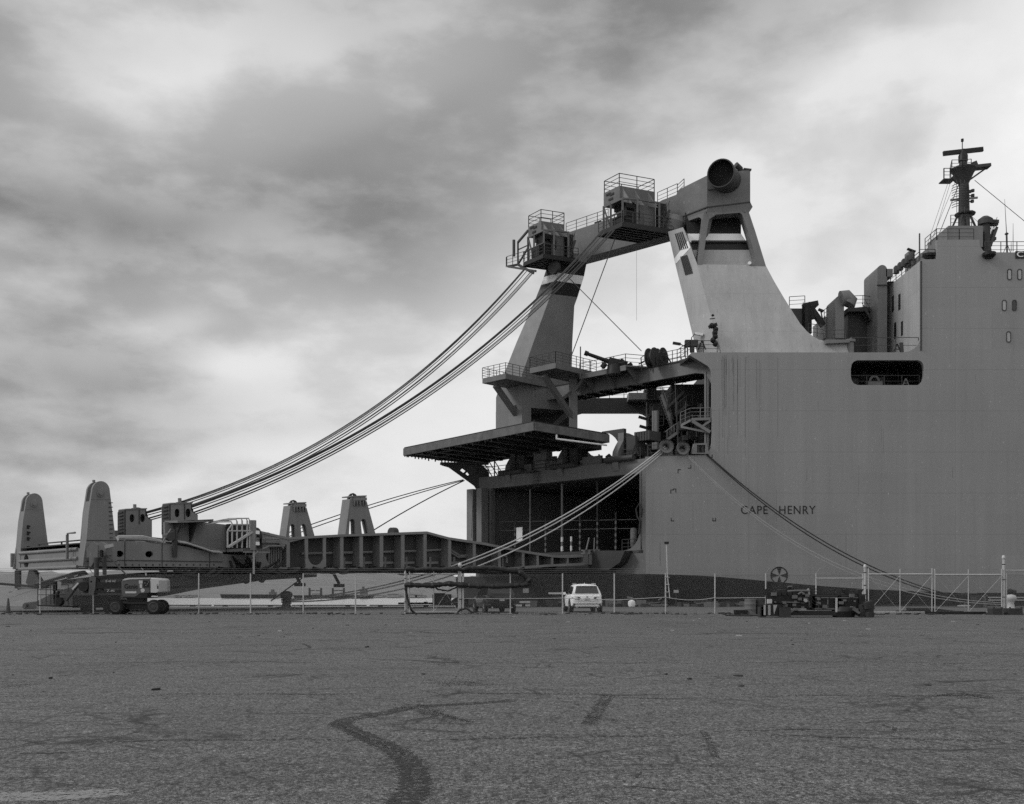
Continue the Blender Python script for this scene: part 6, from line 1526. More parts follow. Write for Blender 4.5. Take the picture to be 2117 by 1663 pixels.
# gate leaves
def gate(pa, pb, ztop, mid, label, dark=False, y=FY - .12, brace=True):
    xa_, xb_ = fx(pa), fx(pb)
    g_ = thing('chain_link_gate', (xa_, y, 0), label, 'gate')
    m_ = MB()
    for x in (xa_, xb_): m_.tube((x, y, .06), (x, y, ztop + .35), .035, n=8)
    m_.tube((xa_, y, ztop), (xb_, y, ztop), .042, n=8); m_.tube((xa_, y, .1), (xb_, y, .1), .035, n=8)
    xm = fx(mid); m_.tube((xm, y, .06), (xm, y, ztop + .33), .03, n=8)
    m_.build('gate_frame', GALV, g_)
    pm = mesh_panel(xb_ - xa_, ztop - .1); pm.v = [p + V((xa_, y + .05, .1)) for p in pm.v]; pm.build('mesh_panel', GALVD, g_, ang=180)
    m_ = MB()
    for a, b in ((xa_, xm), (xm, xb_)): m_.tube((a, y - .03, ztop - .05), (b, y - .03, .12), .008, n=4); m_.tube((a, y - .04, .12), (b, y - .04, ztop - .05), .008, n=4)
    m_.build('gate_brace', GALV, g_)
    for k in range(3):
        z = ztop + .1 + .1 * k; MB().tube((xa_, y, z), (xb_, y, z), .006, n=4).build('barbed_wire', GALVD, g_)
    return g_
gate(847, 948, 2.4, 897, 'chain link gate draped with black hoses at the foot of the ramp')
gate(1794, 1925, 2.4, 1859, 'left leaf of the double chain link gate at the right')
gate(1931, 2069, 2.37, 2000, 'right leaf of the double chain link gate at the right')
def gpost(px, h, r, label, y=FY - .05):
    p = thing('gate_post', (fx(px), y, 0), label, 'post')
    MB().tube((0, 0, 0), (0, 0, h), r, n=12).build('post', GALV, p, local=True); MB().lathe([(r * 1.1, 0), (r * 1.35, .05), (r * 1.3, .14), (r * .8, .23), (0, .26)], (0, 0, h), n=12).build('cap', GALV, p, local=True)
    m_ = MB()
    for f_ in (.06, .3, .62, .9): m_.tube((0, 0, h * f_), (0, 0, h * f_ + .05), r * 1.2, n=12)
    m_.build('band', DGREY, p, local=True)
    return p
gpost(1787.5, 2.75, .075, 'domed steel gate post beside the black engine unit'); gpost(2074, 3.3, .085, 'tallest steel gate post, at the right end of the double gate'); gpost(951, 2.85, .09, 'thick pale gate post left of the dark car'); gpost(838, 2.35, .05, 'thin gate post at the left of the hose draped gate')
# light pole strapped to a fence post
lp = thing('light_pole', (fx(1379), FY - .1, 0), 'slim pole with a lamp head rising above the middle fence', 'lamp')
MB().path([(0.15, 0, .95), (.0, 0, 2.4), (-.05, 0, 4.25)], .035, n=8).build('pole', GALV, lp, local=True)
MB().box((-.17, -.1, 4.22), (.08, .1, 4.36)).build('lamp_head', BLACK, lp, local=True); m_ = MB()
for z in (1.3, 1.75, 2.2): m_.box((-.12, -.06, z), (.12, .06, z + .04))
m_.build('strap', GALV, lp, local=True)

# black hoses and netting hung on the gate and fence
def hose(pts, r, label, Y=FY - .25, n=9, lump=.25, cat='hose', grp='black hoses on the fence'):
    P_ = [P(x, y, Y) for x, y in pts]; out_ = []; rad = []
    for a, b in zip(P_[:-1], P_[1:]):
        k = max(2, int((b - a).length / .12))
        for i in range(k): out_.append(a.lerp(b, i / k) + V((0, RNG.uniform(-.03, .03), RNG.uniform(-.02, .02)))); rad.append(r * RNG.uniform(1 - lump, 1 + lump))
    out_.append(P_[-1]); rad.append(r * .6); rad[0] = r * .6
    return tag(MB().path(out_, r, n=n, radii=rad).build('hose_bundle', PLAST), label, cat, grp)
hose([(836, 1210), (865, 1210), (892, 1211), (903, 1209), (930, 1207), (950, 1209), (990, 1212), (1040, 1212), (1080, 1210), (1096, 1206)], .15, 'thick black hose bundle stretched level across the gate above the dark car')
hose([(898, 1212), (906, 1219), (925, 1222), (940, 1217), (948, 1212)], .055, 'thin black loop drooping under the hose bundle on the gate')
hose([(1098, 1204), (1090, 1196), (1080, 1187), (1070, 1181)], .17, 'black netting bent down at the right end of the hose bundle')
hose([(1072, 1181), (1050, 1179), (1030, 1176), (1000, 1174), (970, 1175), (956, 1178)], .16, 'black netting lying along the barbed wire above the dark car')
hose([(838, 1176), (860, 1178), (890, 1177), (920, 1178), (945, 1176), (960, 1178)], .13, 'black netting lying along the top of the hose draped gate')
hose([(838, 1211), (841, 1232), (846, 1250), (851, 1262), (858, 1268)], .07, 'black hose running down to the ground at the left gate post')
hose([(945, 1268), (952, 1260), (965, 1259), (975, 1266), (990, 1265)], .05, 'black hose coiled on the ground by the thick gate post')
hose([(838, 1268), (870, 1268.5), (905, 1268), (940, 1268)], .05, 'black hose lying along the foot of the draped gate')

# ------------------------------------------------------------------ cars
def suv(label, px, Y, rz, paint, plate_m, dark):
    c = thing('parked_car', gp(px, Y, -.008), label, 'car', rz)
    st = [(0.02, .80, .46, .88), (.06, .88, .36, 1.02), (.25, .95, .30, 1.09), (.9, .975, .26, 1.10), (2.2, .98, .26, 1.08), (3.3, .975, .26, 1.05), (4.0, .95, .28, 1.01), (4.5, .86, .33, .90), (4.72, .70, .42, .76)]
    rings = []
    for y, w, zb, zt in st:
        zm_ = (zb + zt) / 2
        half = [(0, zb), (w * .80, zb), (w * .97, zb + .10), (w, zm_ - .05), (w * .985, zm_ + .15), (w * .955, zt - .05), (w * .90, zt), (0, zt + .015)]
        rings.append([(x, y, z) for x, z in half] + [(-x, y, z) for x, z in reversed(half[1:-1])])
    body = MB().loft(rings).build('body', paint, c, local=True, ang=40)
    gh = [(.16, .86, 1.06, 1.10), (.30, .80, 1.06, 1.36), (.50, .70, 1.06, 1.62), (.75, .66, 1.06, 1.70), (1.6, .68, 1.06, 1.735), (2.35, .66, 1.06, 1.71), (2.8, .66, 1.05, 1.58), (3.25, .74, 1.03, 1.28), (3.6, .80, 1.02, 1.06)]
    rings = []
    for y, wt, zb, zt in gh:
        wb = .87; f_ = (zt - 1.06) / .66; wt = wb + (.66 - wb) * max(0, f_)
        half = [(0, zb - .02), (wb, zb), (wt + .015, zt - .07 * max(.1, f_)), (wt - .06, zt - .01), (0, zt + .02 * f_)]
        rings.append([(x, y, z) for x, z in half] + [(-x, y, z) for x, z in reversed(half[1:-1])])
    MB().loft(rings).build('cabin', paint, c, local=True, ang=40)
    # rear window, side windows
    MB().prism([(-.72, .20, 1.15), (.72, .20, 1.15), (.62, .43, 1.56), (-.62, .43, 1.56)], (0, -.06, .03)).build('rear_window', GLASS, c, local=True)
    for s_ in (-1, 1):
        for a in ([(.62, 1.14), (1.55, 1.12), (1.55, 1.60), (.82, 1.55)], [(1.63, 1.12), (2.62, 1.10), (2.45, 1.57), (1.63, 1.60)], [(2.72, 1.10), (3.25, 1.08), (2.68, 1.46), (2.58, 1.52)]):
            MB().prism([(s_ * (.885 - (z - 1.06) * .30 + .012), y, z) for y, z in a], (s_ * .012, 0, 0)).build('side_window', GLASS, c, local=True)
        for wy in (.88, 3.80):
            w_ = MB().lathe([(.14, -.12), (.30, -.12), (.365, -.09), (.375, 0), (.365, .09), (.30, .125), (.20, .10), (0, .09)], (s_ * .86, wy, .375), (s_, 0, 0), 26)
            wo = w_.build('wheel', RUBBER, c, local=True)
            r_ = MB().lathe([(0, .10), (.23, .115), (.235, .13), (.20, .12), (0, .11)], (s_ * .86, wy, .375), (s_, 0, 0), 20)
            for k in range(5): a = 2 * math.pi * k / 5; r_.bar((s_ * .985, wy, .375), (s_ * .985, wy + math.cos(a) * .2, .375 + math.sin(a) * .2), .03, .05, up=(1, 0, 0))
            r_.build('rim', GALV, wo, local=True)
            MB().lathe([(.40, .0), (.455, .0), (.455, .12), (.40, .12)], (s_ * .875, wy, .385), (s_, 0, 0), 28).build('wheel_arch', PLAST, c, local=True)
        tl = MB().prism([(s_ * .40, .02, .86), (s_ * .45, .015, .80), (s_ * .72, .04, .79), (s_ * .90, .14, .83), (s_ * .91, .17, .95), (s_ * .70, .05, .955), (s_ * .46, .02, .945)], (0, -.04, .0)).build('tail_light', mat('tail_lamp', .05, .15, .1, 3), c, local=True)
        m_ = MB().prism([(s_ * .93, 2.95, 1.08), (s_ * 1.12, 2.95, 1.08), (s_ * 1.14, 2.98, 1.22), (s_ * .98, 2.98, 1.24)], (0, .10, 0)); m_.build('mirror', paint, c, local=True)
        MB().bar((s_ * .60, .75, 1.755), (s_ * .60, 2.4, 1.765), .04, .04).build('roof_rail', GALV if not dark else PLAST, c, local=True)
        MB().tube((s_ * .62, .03, .33), (s_ * .62, -.03, .33), .05, n=10).build('exhaust', GALV, c, local=True)
        MB().boxax((s_ * .80, .03, .52), ((1, 0, 0), (0, 1, 0), (0, 0, 1)), (.07, .03, .03)).build('reflector', mat('reflector_red', .10, .2, .1, 3), c, local=True)
    MB().prism([(-.86, .10, .30), (.86, .10, .30), (.80, .02, .50), (.60, -.02, .54), (-.60, -.02, .54), (-.80, .02, .50)], (0, .25, 0)).build('rear_bumper', PLAST, c, local=True)
    MB().prism([(-.50, .012, .80), (.50, .012, .80), (.56, .02, .70), (-.56, .02, .70)], (0, -.012, 0)).build('plate_recess', paint, c, local=True)
    pl_ = MB().box((-.16, -.006, .73), (.16, .006, .87)).build('licence_plate', plate_m, c, local=True)
    MB().prism([(-.66, .44, 1.56), (.66, .44, 1.56), (.60, .30, 1.60), (-.60, .30, 1.60)], (0, 0, .03)).build('spoiler', paint, c, local=True)
    MB().bar((-.3, .20, 1.19), (.12, .24, 1.21), .02, .02).build('wiper', PLAST, c, local=True)
    m_ = MB().lathe([(0, -.02), (.04, -.02), (.04, .005), (0, .01)], (0, .0, .95), (0, -1, 0), 16); m_.build('badge', DGREY, c, local=True)
    MB().bar((-.72, .004, .70), (.72, .004, .70), .008, .008).build('tailgate_seam', PLAST, c, local=True)
    MB().prism([(0, 1.25, 1.735), (0, 1.45, 1.735), (0, 1.29, 1.80)], (.02, 0, 0)).build('roof_aerial', paint, c, local=True)
    return c
PLT = mat('plate_white', .40, .4, .3, 20)
suv('white sport utility car parked facing the ship behind the fence', 1214, 65.5, math.radians(3.5), CARW, PLT, False).scale = (1.07, 1.07, 1.07)
suv('black sport utility car parked at an angle behind the hoses on the fence', 1038, 65.0, math.radians(14), CARB, PLT, True).scale = (1.03, 1.03, 1.03)

# ------------------------------------------------------------------ boom lift in front of the fence
LY = 60.0
lift = thing('boom_lift', gp(290, LY, 0), 'four wheeled articulated boom lift with grey bodywork parked before the fence', 'boom lift')
def lx(px, py, d=0.0): return P(px, py, LY + d)
for px, d in ((240.5, -.35), (319, -.35), (254, 1.35), (334, 1.35)):
    c = lx(px, 1254, d); c.z = .43
    wo = MB().lathe([(.12, -.16), (.33, -.17), (.415, -.13), (.43, 0), (.415, .13), (.33, .17), (.12, .16)], c, (0, -1, 0), 30).build('wheel', RUBBER, lift)
    m_ = MB().lathe([(.30, .172), (.27, .19), (.25, .178), (.14, .176), (.13, .20), (0, .21)], c, (0, -1, 0), 24); m_.build('rim', DGREY, wo)
    m_ = MB()
    for k in range(22): a = 2 * math.pi * k / 22; m_.boxax(c + V((math.cos(a) * .425, 0, math.sin(a) * .425)), (V((math.cos(a), 0, math.sin(a))), V((0, 1, 0)), V((-math.sin(a), 0, math.cos(a)))), (.015, .15, .03))
    m_.build('tread', RUBBER, wo)
mb = MB(); mb.box(lx(252, 1260, .1), lx(318, 1244, 1.0)); mb.box(lx(262, 1244, .2), lx(305, 1236, .9)); mb.tube(lx(240, 1254, -.2), lx(240, 1254, 1.4), .1); mb.tube(lx(320, 1254, -.2), lx(320, 1254, 1.4), .1); mb.box(lx(232, 1250, .0), lx(330, 1246, 1.1)); mb.build('chassis', MACH, lift, bevel=.02)
mb = MB()
tp = [(251, 1202), (258, 1197), (267, 1195.5), (310, 1195), (310, 1225.5), (290, 1227), (283, 1233), (278, 1235), (254, 1235), (251, 1225)]
mb.prism([lx(*p) for p in tp], (0, 2.0, 0)); tur = mb.build('turntable_cowl', LIFTD, lift, bevel=.04)
mb = MB().prism([lx(x, y, -.01) for x, y in ((310.2, 1195), (322, 1195.5), (328, 1199), (328.5, 1224), (325, 1226), (310.2, 1225.5))], (0, 2.02, 0)); mb.build('counterweight', LIFTL, lift, bevel=.05)
MB().prism([lx(*p, -.02) for p in ((252, 1200.5), (258, 1196.5), (267, 1195), (310, 1194.3), (310, 1197), (268, 1198), (259, 1200))], (0, 2.04, 0)).build('cowl_top', LIFTL, tur)
mb = MB().box(lx(296, 1214.5, -.03), lx(309, 1200.5, .02)); mb.build('control_panel', BLACK, tur)
mb = MB()
for x, y in ((299, 1205), (304, 1207), (301, 1210), (306, 1203)): mb.box(lx(x, y + 1, -.04), lx(x + 1.6, y, -.03))
islands(mb, 'panel_switch', LIFTL, tur)
mb = MB().box(lx(287, 1207, -.012), lx(295, 1200.5, .02)); mb.box(lx(289, 1216, -.012), lx(294, 1208, .02)); islands(mb, 'safety_label', LIFTL, tur)
lettering('Genie', lx(257.5, 1217.5, -.012), 27 * LY / F, 10 * LY / F, BLACK, tur, 1.0)
lettering('Genie', lx(324.5, 1217.5, -.015), 9 * LY / F, 10 * LY / F, DGREY, tur, 1.0).scale = (.35, 1, 1)
mb = MB().box(lx(259, 1227, -.012), lx(282, 1223, .01)); mb.build('model_plate', LIFTL, tur)
mb = MB().lathe([(0, 0), (.12, 0), (.12, .012), (0, .012)], lx(295, 1221, 0), (0, -1, 0), 20); mb.build('round_label', LIFTL, tur)
mb = MB()
for k in range(5): mb.prism([lx(313 + 2.6 * k, 1235, -.01), lx(314.4 + 2.6 * k, 1235, -.01), lx(315.4 + 2.6 * k, 1232, -.01), lx(314 + 2.6 * k, 1232, -.01)], (0, .03, 0))
islands(mb, 'warning_stripe', WHITE, lift); MB().box(lx(254, 1237, .02), lx(326, 1226, 1.8)).build('turntable', MACH, lift)
# booms
mb = MB(); mb.prism([lx(*p, .5) for p in ((186, 1194), (190, 1191), (311, 1190), (311, 1196), (190, 1197))], (0, .35, 0)); mb.build('primary_boom', MACH, lift)
mb = MB(); mb.prism([lx(*p, .4) for p in ((183, 1229), (185, 1194), (192, 1191.5), (198, 1194), (197, 1215), (193, 1230))], (0, .55, 0), [[lx(188.5 + 2 * math.cos(a), 1203 + 2 * math.sin(a), .4) for a in [2 * math.pi * k / 10 for k in range(10)]]]); mb.build('boom_knuckle', LIFTD, lift)
mb = MB()
for ya, yb in ((1205, 1203), (1211, 1210), (1221, 1221)): mb.prism([lx(196, ya, .45), lx(255, yb - 1, .45), lx(255, yb + 5, .45), lx(196, ya + 6, .45)], (0, .4, 0))
mb.bar(lx(200, 1196, .6), lx(212, 1226, .6), .2); mb.build('secondary_boom', MACH, lift)
lettering('Z-45 XC', lx(218, 1204, .43), 22 * LY / F, 4 * LY / F, LIFTL, lift, 1.0); lettering('Z-45', lx(221, 1224, .43), 16 * LY / F, 4.5 * LY / F, LIFTL, lift, 1.0)
mb = MB(); mb.prism([lx(*p, .5) for p in ((160, 1198), (165, 1197), (171, 1204), (176, 1218), (168, 1219), (163, 1207), (136, 1243), (127, 1240), (132, 1236))], (0, .3, 0)); mb.build('jib_boom', LIFTD, lift)
MB().bar(lx(150, 1219, .45), lx(162, 1206, .45), .1, .1).build('jib_cylinder', LIFTL, lift)
mb = MB(); mb.lathe([(0, -.3), (.3, -.3), (.3, .3), (0, .3)], lx(176, 1213, .65), (0, 1, 0), 16); mb.box(lx(172, 1226, .5), lx(188, 1206, .9)); mb.bar(lx(170, 1212, .6), lx(190, 1208, .6), .35); mb.build('jib_pivot', MACH, lift)
# basket
mb = MB()
z0_ = lx(0, 1251).z; z1_ = lx(0, 1209).z
bx0, bx1 = lx(81, 0).x, lx(118, 0).x
for y_ in (LY - .2, LY + 1.5):
    for x in (bx0, bx0 + .5, bx1): mb.tube((x, y_, z0_), (x, y_, z1_), .022, n=6)
    for z in (z1_, z1_ - .3, z1_ - .6): mb.tube((bx0, y_, z), (bx1, y_, z), .022, n=6)
for x in (bx0, bx1):
    for z in (z1_, z1_ - .6): mb.tube((x, LY - .2, z), (x, LY + 1.5, z), .022, n=6)
bk = mb.build('basket', DGREY, lift); MB().prism([(bx0, LY - .2, z0_), (bx1 + .6, LY - .2, z0_ - .08), (bx1 + .6, LY + 1.5, z0_ - .08), (bx0, LY + 1.5, z0_)], (0, 0, -.06)).build('basket_floor', MACH, bk)
mb = MB(); mb.box(lx(109, 1222, .1), lx(119, 1204, .5)); mb.box(lx(110, 1240, .2), lx(114, 1222, .4)); mb.tube(lx(122, 1222, .3), lx(112, 1248, .3), .08); mb.lathe([(0, -.2), (.25, -.2), (.25, .2), (0, .2)], lx(122, 1244, .4), (0, 1, 0), 14); mb.build('basket_mount', MACH, bk)
MB().box(lx(119.5, 1218, .05), lx(126, 1202.5, .5)).build('control_box', LIFTL, bk)
mb = MB()
for k in range(5): mb.path(sag(lx(118 + k, 1228, .3), lx(131 - k, 1236, .35), .2, 8), .02, n=5)
islands(mb, 'control_hose', BLACK, bk)

# things round the lift, behind the fence
def simple(name, label, cat, mbs, group=None, kind=None):
    """mbs: list of (MB, part name, material); first one is the root mesh"""
    ro = mbs[0][0].build(mbs[0][1], mbs[0][2]); ro.name = name; tag(ro, label, cat, group, kind)
    for m_, nm, mt in mbs[1:]: (islands if nm in ('wheel', 'deck_crane', 'hatch', 'lifting_eye', 'rack_rail', 'rib') else MB.build)(m_, nm, mt, ro)
    return ro
Y = 63.5
mb = MB().box(P(150, 1257, Y), P(226, 1231, Y) + V((0, 1.8, 0))); w_ = MB()
for px in (175, 189, 222): w_.tube(P(px, 1259, Y - .1), P(px, 1259, Y + .2), .26, n=14)
ex_ = MB().box(P(155, 1248, Y - .02), P(169, 1247, Y + .05)); ex_.box(P(148, 1232, Y - .03), P(228, 1230.5, Y + 1.8))
simple('tool_trailer', 'low black trailer box standing behind the boom lift', 'trailer', [(mb, 'box', MACH), (w_, 'wheel', RUBBER), (ex_, 'trim', DGREY)])
simple('steel_beam', 'long pale steel channel lying on the ground left of the boom lift', 'beam', [(MB().bar(P(52, 1256.5, 66), P(176, 1255.5, 66), .5, .22), 'beam', LGREY)])
simple('steel_rack', 'low sloping steel rack standing behind the boom lift basket', 'rack', [(MB().prism([P(x, y, 64.5) for x, y in ((45, 1257), (48, 1249), (52, 1246.5), (110, 1239), (110, 1242), (54, 1250), (52, 1257))], (0, .4, 0)), 'rack', CAST)])
cone = MB().lathe([(.16, .0), (.15, .05), (.03, .70), (0, .71)], gp(17, 64, .02), n=18); base = MB().boxax(gp(17, 64, .015), ((1, 0, 0), (0, 1, 0), Zv), (.2, .2, .02))
cone.lathe([(.15, .0), (.05, .86), (.02, .9), (0, .9)], gp(17, 64, .03), n=18)
simple('traffic_cone', 'dark traffic cone standing at the far left beside the fence', 'cone', [(cone, 'cone', DGREY), (base, 'base', RUBBER)])

# ------------------------------------------------------------------ quayside stores between the ramp and the hull
def blk_(px0, px1, py0, py1, Y, dep_, m, name, label, cat, bev=.03, grp=None, extra=None):
    mb = MB().box(P(px0, py1, Y), P(px1, py0, Y) + V((0, dep_, 0)))
    o = mb.build(name, m, bevel=bev); z = P(px0, py1, Y).z
    tag(o, label, cat, grp)
    if extra: extra(o)
    return o
mb = MB().box(P(894, 1253, 88), P(931, 1229, 88) + V((0, 1.6, 0))); mb2 = MB()
for k in range(7): mb2.box(P(894 + 5.6 * k, 1252.5, 87.95), P(896 + 5.6 * k, 1229.5, 88))
mb3 = MB().box(P(897, 1229, 87.9), P(918, 1226.5, 88) + V((0, 1.5, 0)))
simple('waste_skip', 'tall ribbed black waste skip on the quay behind the hose draped gate', 'skip', [(mb, 'box', BLACK), (mb2, 'rib', MACH), (mb3, 'lid', BLACK)])
mb = MB().prism([P(x, y, 89) for x, y in ((934, 1253), (933, 1243), (938, 1238), (945, 1235), (966, 1236), (968, 1253))], (0, 1.5, 0)); simple('cable_drum_crate', 'lower dark crate with sloping top beside the ribbed waste skip', 'crate', [(mb, 'crate', MACH), (MB().bar(P(936, 1246, 88.95), P(966, 1246, 88.95), .12, .05), 'batten', CAST)])
mb = MB().box(P(823, 1250, 92.5), P(895, 1246, 92.5) + V((0, .5, 0))); mb.box(P(876, 1246, 92.5), P(884, 1244.5, 92.5) + V((0, .4, 0)))
simple('timber_fender', 'long black timber lying on the quay edge left of the waste skip', 'timber', [(mb, 'timber', MACH), (MB().box(P(840, 1253.5, 92.6), P(846, 1250, 92.6) + V((0, .3, 0))), 'block', WOOD)])
# scrap and dunnage along the hull foot
def pile(px0, px1, label, n=12, hmax=14, Y=91.0, m=IRON, name='scrap_pile'):
    mb = MB(); ps = MB()
    for k in range(n):
        px = RNG.uniform(px0, px1); h = RNG.uniform(2, hmax); Yk = Y + RNG.uniform(-1, 1.5); q = gp(px, Yk, 0); s_ = RNG.uniform(.2, .8)
        (mb if k % 3 else ps).boxax(q + Zv * (h * Y / F * .5), (V((math.cos(k), math.sin(k) * .5, 0)).normalized(), V((-math.sin(k) * .5, math.cos(k), 0)).normalized(), V((RNG.uniform(-.15, .15), 0, 1)).normalized()), (s_, s_ * .6, h * Y / F * .5))
    for k in range(n // 2):
        a = gp(RNG.uniform(px0, px1), Y + RNG.uniform(-1, 1), RNG.uniform(.1, hmax * Y / F)); b = a + V((RNG.uniform(-2.2, 2.2), RNG.uniform(-.5, .5), RNG.uniform(-.2, .2))); b.z = max(.05, b.z); ps.tube(a, b, RNG.uniform(.04, .1), n=6)
    simple(name, label, 'scrap', [(mb, 'scrap_lump', m), (ps, 'scrap_bar', CAST)], 'scrap along the foot of the hull')
pile(1085, 1150, 'dark scrap heaped below the hull between the black and the white car', 12, 13)
pile(1130, 1180, 'rusty scrap with a pale plank just left of the white car', 10, 22)
pile(1255, 1310, 'scrap heap just right of the white car below the hull', 10, 18)
pile(1315, 1385, 'scrap and pipes below the hull left of the slim light pole', 12, 14)
pile(1410, 1490, 'scrap and planks below the hull right of the slim light pole', 14, 14)
pile(1490, 1560, 'scrap heap below the hull left of the grey drums', 10, 12)
for k, (x0, x1, y, lab) in enumerate(((1074, 1096, 1245, 'upper pale plank on the quay right of the black car'), (1066, 1079, 1252, 'left lower pale plank on the quay right of the black car'), (1086, 1096, 1252, 'short right lower pale plank on the quay right of the black car'), (1134, 1166, 1227, 'pale plank lying across the scrap left of the white car'), (1600, 1650, 1238, 'pale plank lying behind the black engine unit'))):
    Yk = 89.0 if k < 3 else 90; tag(MB().bar(P(x0, y, Yk), P(x1, y, Yk), .35, .16).build('timber_plank', ROPE), lab, 'plank', 'pale planks on the quay')
tag(MB().lathe([(0, 0), (.25, .03), (.34, .25), (.3, .5), (.1, .62), (0, .63)], gp(1306, 89, 0), n=16).build('mooring_buoy', WHITE), 'round pale buoy lying on the quay right of the white car', 'buoy')
sg = simple('hull_notice', 'small pale notice hung on the hull behind the black car', 'sign', [(MB().box(P(1081, 1226, 93), P(1093, 1217, 93) + V((0, .05, 0))), 'sign_panel', LGREY), (MB().tube(P(1087, 1217, 93.03), gp(1087, 93.03, 0), .03), 'sign_post', DGREY)])
simple('quay_sign', 'small pale sign on a post behind the fence right of the light pole', 'sign', [(MB().box(P(1393, 1226, 88), P(1403, 1220, 88) + V((0, .05, 0))), 'sign_panel', LGREY), (MB().tube(P(1398, 1223, 88.05), gp(1398, 88.05, 0), .03), 'sign_post', DGREY)])
# oil drums, grey tanks and boxes
def drum(px, Y, r, h, label, m, grp):
    q = gp(px, Y, -.01)
    ro = MB().lathe([(0, 0), (r, 0), (r * 1.03, .03), (r, .06), (r, h * .33), (r * 1.03, h * .35), (r, h * .37), (r, h * .64), (r * 1.03, h * .66), (r, h * .68), (r, h - .05), (r * 1.03, h - .02), (r * .94, h), (0, h - .03)], q, n=24).build('storage_drum', m)
    tag(ro, label, 'drum', grp)
drum(1551, 60.2, .33, .92, 'paler grey drum left of the black engine unit', CAST, 'grey drums beside the engine unit'); drum(1571, 60.4, .30, .88, 'darker grey drum between the pale drum and the engine unit', DGREY, 'grey drums beside the engine unit')
drum(2018, 86, .45, 1.05, 'large rusty drum below the dark ropes behind the right gate leaf', IRON, 'drums behind the double gate'); drum(2033, 86.3, .30, 1.02, 'narrow drum next to the large rusty drum behind the right gate leaf', CAST, 'drums behind the double gate')
blk_(1970, 1998, 1229, 1247, 88, 1.4, MACH, 'store_box', 'black store box left of the rusty drum behind the right gate leaf', 'box')
blk_(1957, 1970, 1231, 1240, 89, 1.0, MACH, 'store_box', 'small black box at the left end of the stores behind the gate', 'box')
mb = MB().box(P(2040, 1250, 86), P(2160, 1226, 86) + V((0, 1.8, 0))); r_ = MB()
for y in (1235.5, 1241): r_.bar(P(2043, y, 85.9), P(2160, y, 85.9), .12, .1)
simple('hose_rack', 'long black rack with pale rails behind the tallest gate post', 'rack', [(mb, 'rack_body', MACH), (r_, 'rack_rail', LGREY)])
mb = MB()
for px, py in ((2088, 1222), (2096, 1224)): mb.lathe([(0, -.22), (.2, -.12), (.22, .1), (0, .22)], P(px, py, 86.5), n=12)
tag(mb.build('net_float', DGREY), 'pair of round floats on top of the hose rack behind the gate', 'float')
# weights by the tall gate post
for x0, x1, lab in ((2053, 2073, 'black ballast block left of the tallest gate post'), (2086, 2114, 'black ballast block right of the tallest gate post')):
    m_ = MB()
    for px in (x0 + 2, x1 - 2): m_.path([P(px - 1, 1258, 58.8), P(px - 1, 1255.5, 58.8), P(px + 1, 1255.5, 58.8), P(px + 1, 1258, 58.8)], .025)
    b_ = MB().box((gp(x0, 58.6).x, 58.6, 0), (gp(x1, 58.6).x, 59.3, P(0, 1258, 58.6).z))
    simple('ballast_block', lab, 'ballast block', [(b_, 'block', IRON), (m_, 'lifting_eye', IRON)], 'ballast blocks by the gate')
# timbers and plates lying in the gateway
blk_(1886, 1925, 1257, 1263.5, 64.5, .8, MACH, 'steel_plate', 'thick black slab lying behind the left gate leaf', 'slab')
tag(MB().prism([P(1886, 1257, 66), P(1925, 1257.5, 66), P(1975, 1263, 66), P(1886, 1264.5, 66)], (0, 1.0, 0)).build('loading_wedge', MACH), 'black wedge shaped ramp plate behind the middle of the double gate', 'wedge')
tag(MB().bar(P(1854, 1264.6, 65), P(1990, 1265.6, 65), .35, .14).build('timber_beam', WOOD), 'long dark timber lying on the ground behind the left gate leaf', 'timber'); tag(MB().bar(gp(1915, 60.3, .08), gp(2036, 60.3, .08), .4, .15).build('timber_beam', MACH), 'long black timber lying in front of the right gate leaf', 'timber')

# ------------------------------------------------------------------ black engine unit on stands, in front of the fence
EY = 53.0
eng = thing('engine_unit', gp(1680, EY, 0), 'long black oily diesel engine unit on striped stands before the fence', 'engine')
def ex2(px, py, d=0.0):
    p = P(px, py, EY + d); p.z = max(p.z, .01); return p
mb = MB(); mb.bar(ex2(1574, 1268, .3), ex2(1797, 1268, .3), .3, .25); mb.bar(ex2(1574, 1268, 1.3), ex2(1797, 1268, 1.3), .3, .25)
for px in (1600, 1650, 1720, 1780): mb.bar(ex2(px, 1268, .3), ex2(px, 1268, 1.3), .2, .2)
mb.build('skid_frame', MACH, eng)
mb = MB(); mb.box(ex2(1598, 1258, .3), ex2(1676, 1231, 1.2)); mb.box(ex2(1605, 1231, .4), ex2(1672, 1222, 1.1)); mb.box(ex2(1630, 1222, .45), ex2(1668, 1221, 1.0))
for k in range(6): mb.box(ex2(1606 + 11 * k, 1232, .25), ex2(1613 + 11 * k, 1224, .5))
for k in range(8): mb.tube(ex2(1604 + 9 * k, 1246, .3), ex2(1604 + 9 * k, 1246, .18), .07, n=8)
mb.build('engine_block', MACH, eng, bevel=.02)
mb = MB().box(ex2(1610, 1230, .5), ex2(1626, 1219, 1.0)); mb.box(ex2(1629, 1219, .5), ex2(1637, 1213, .9)); mb.build('air_filter', MACH, eng, bevel=.03)
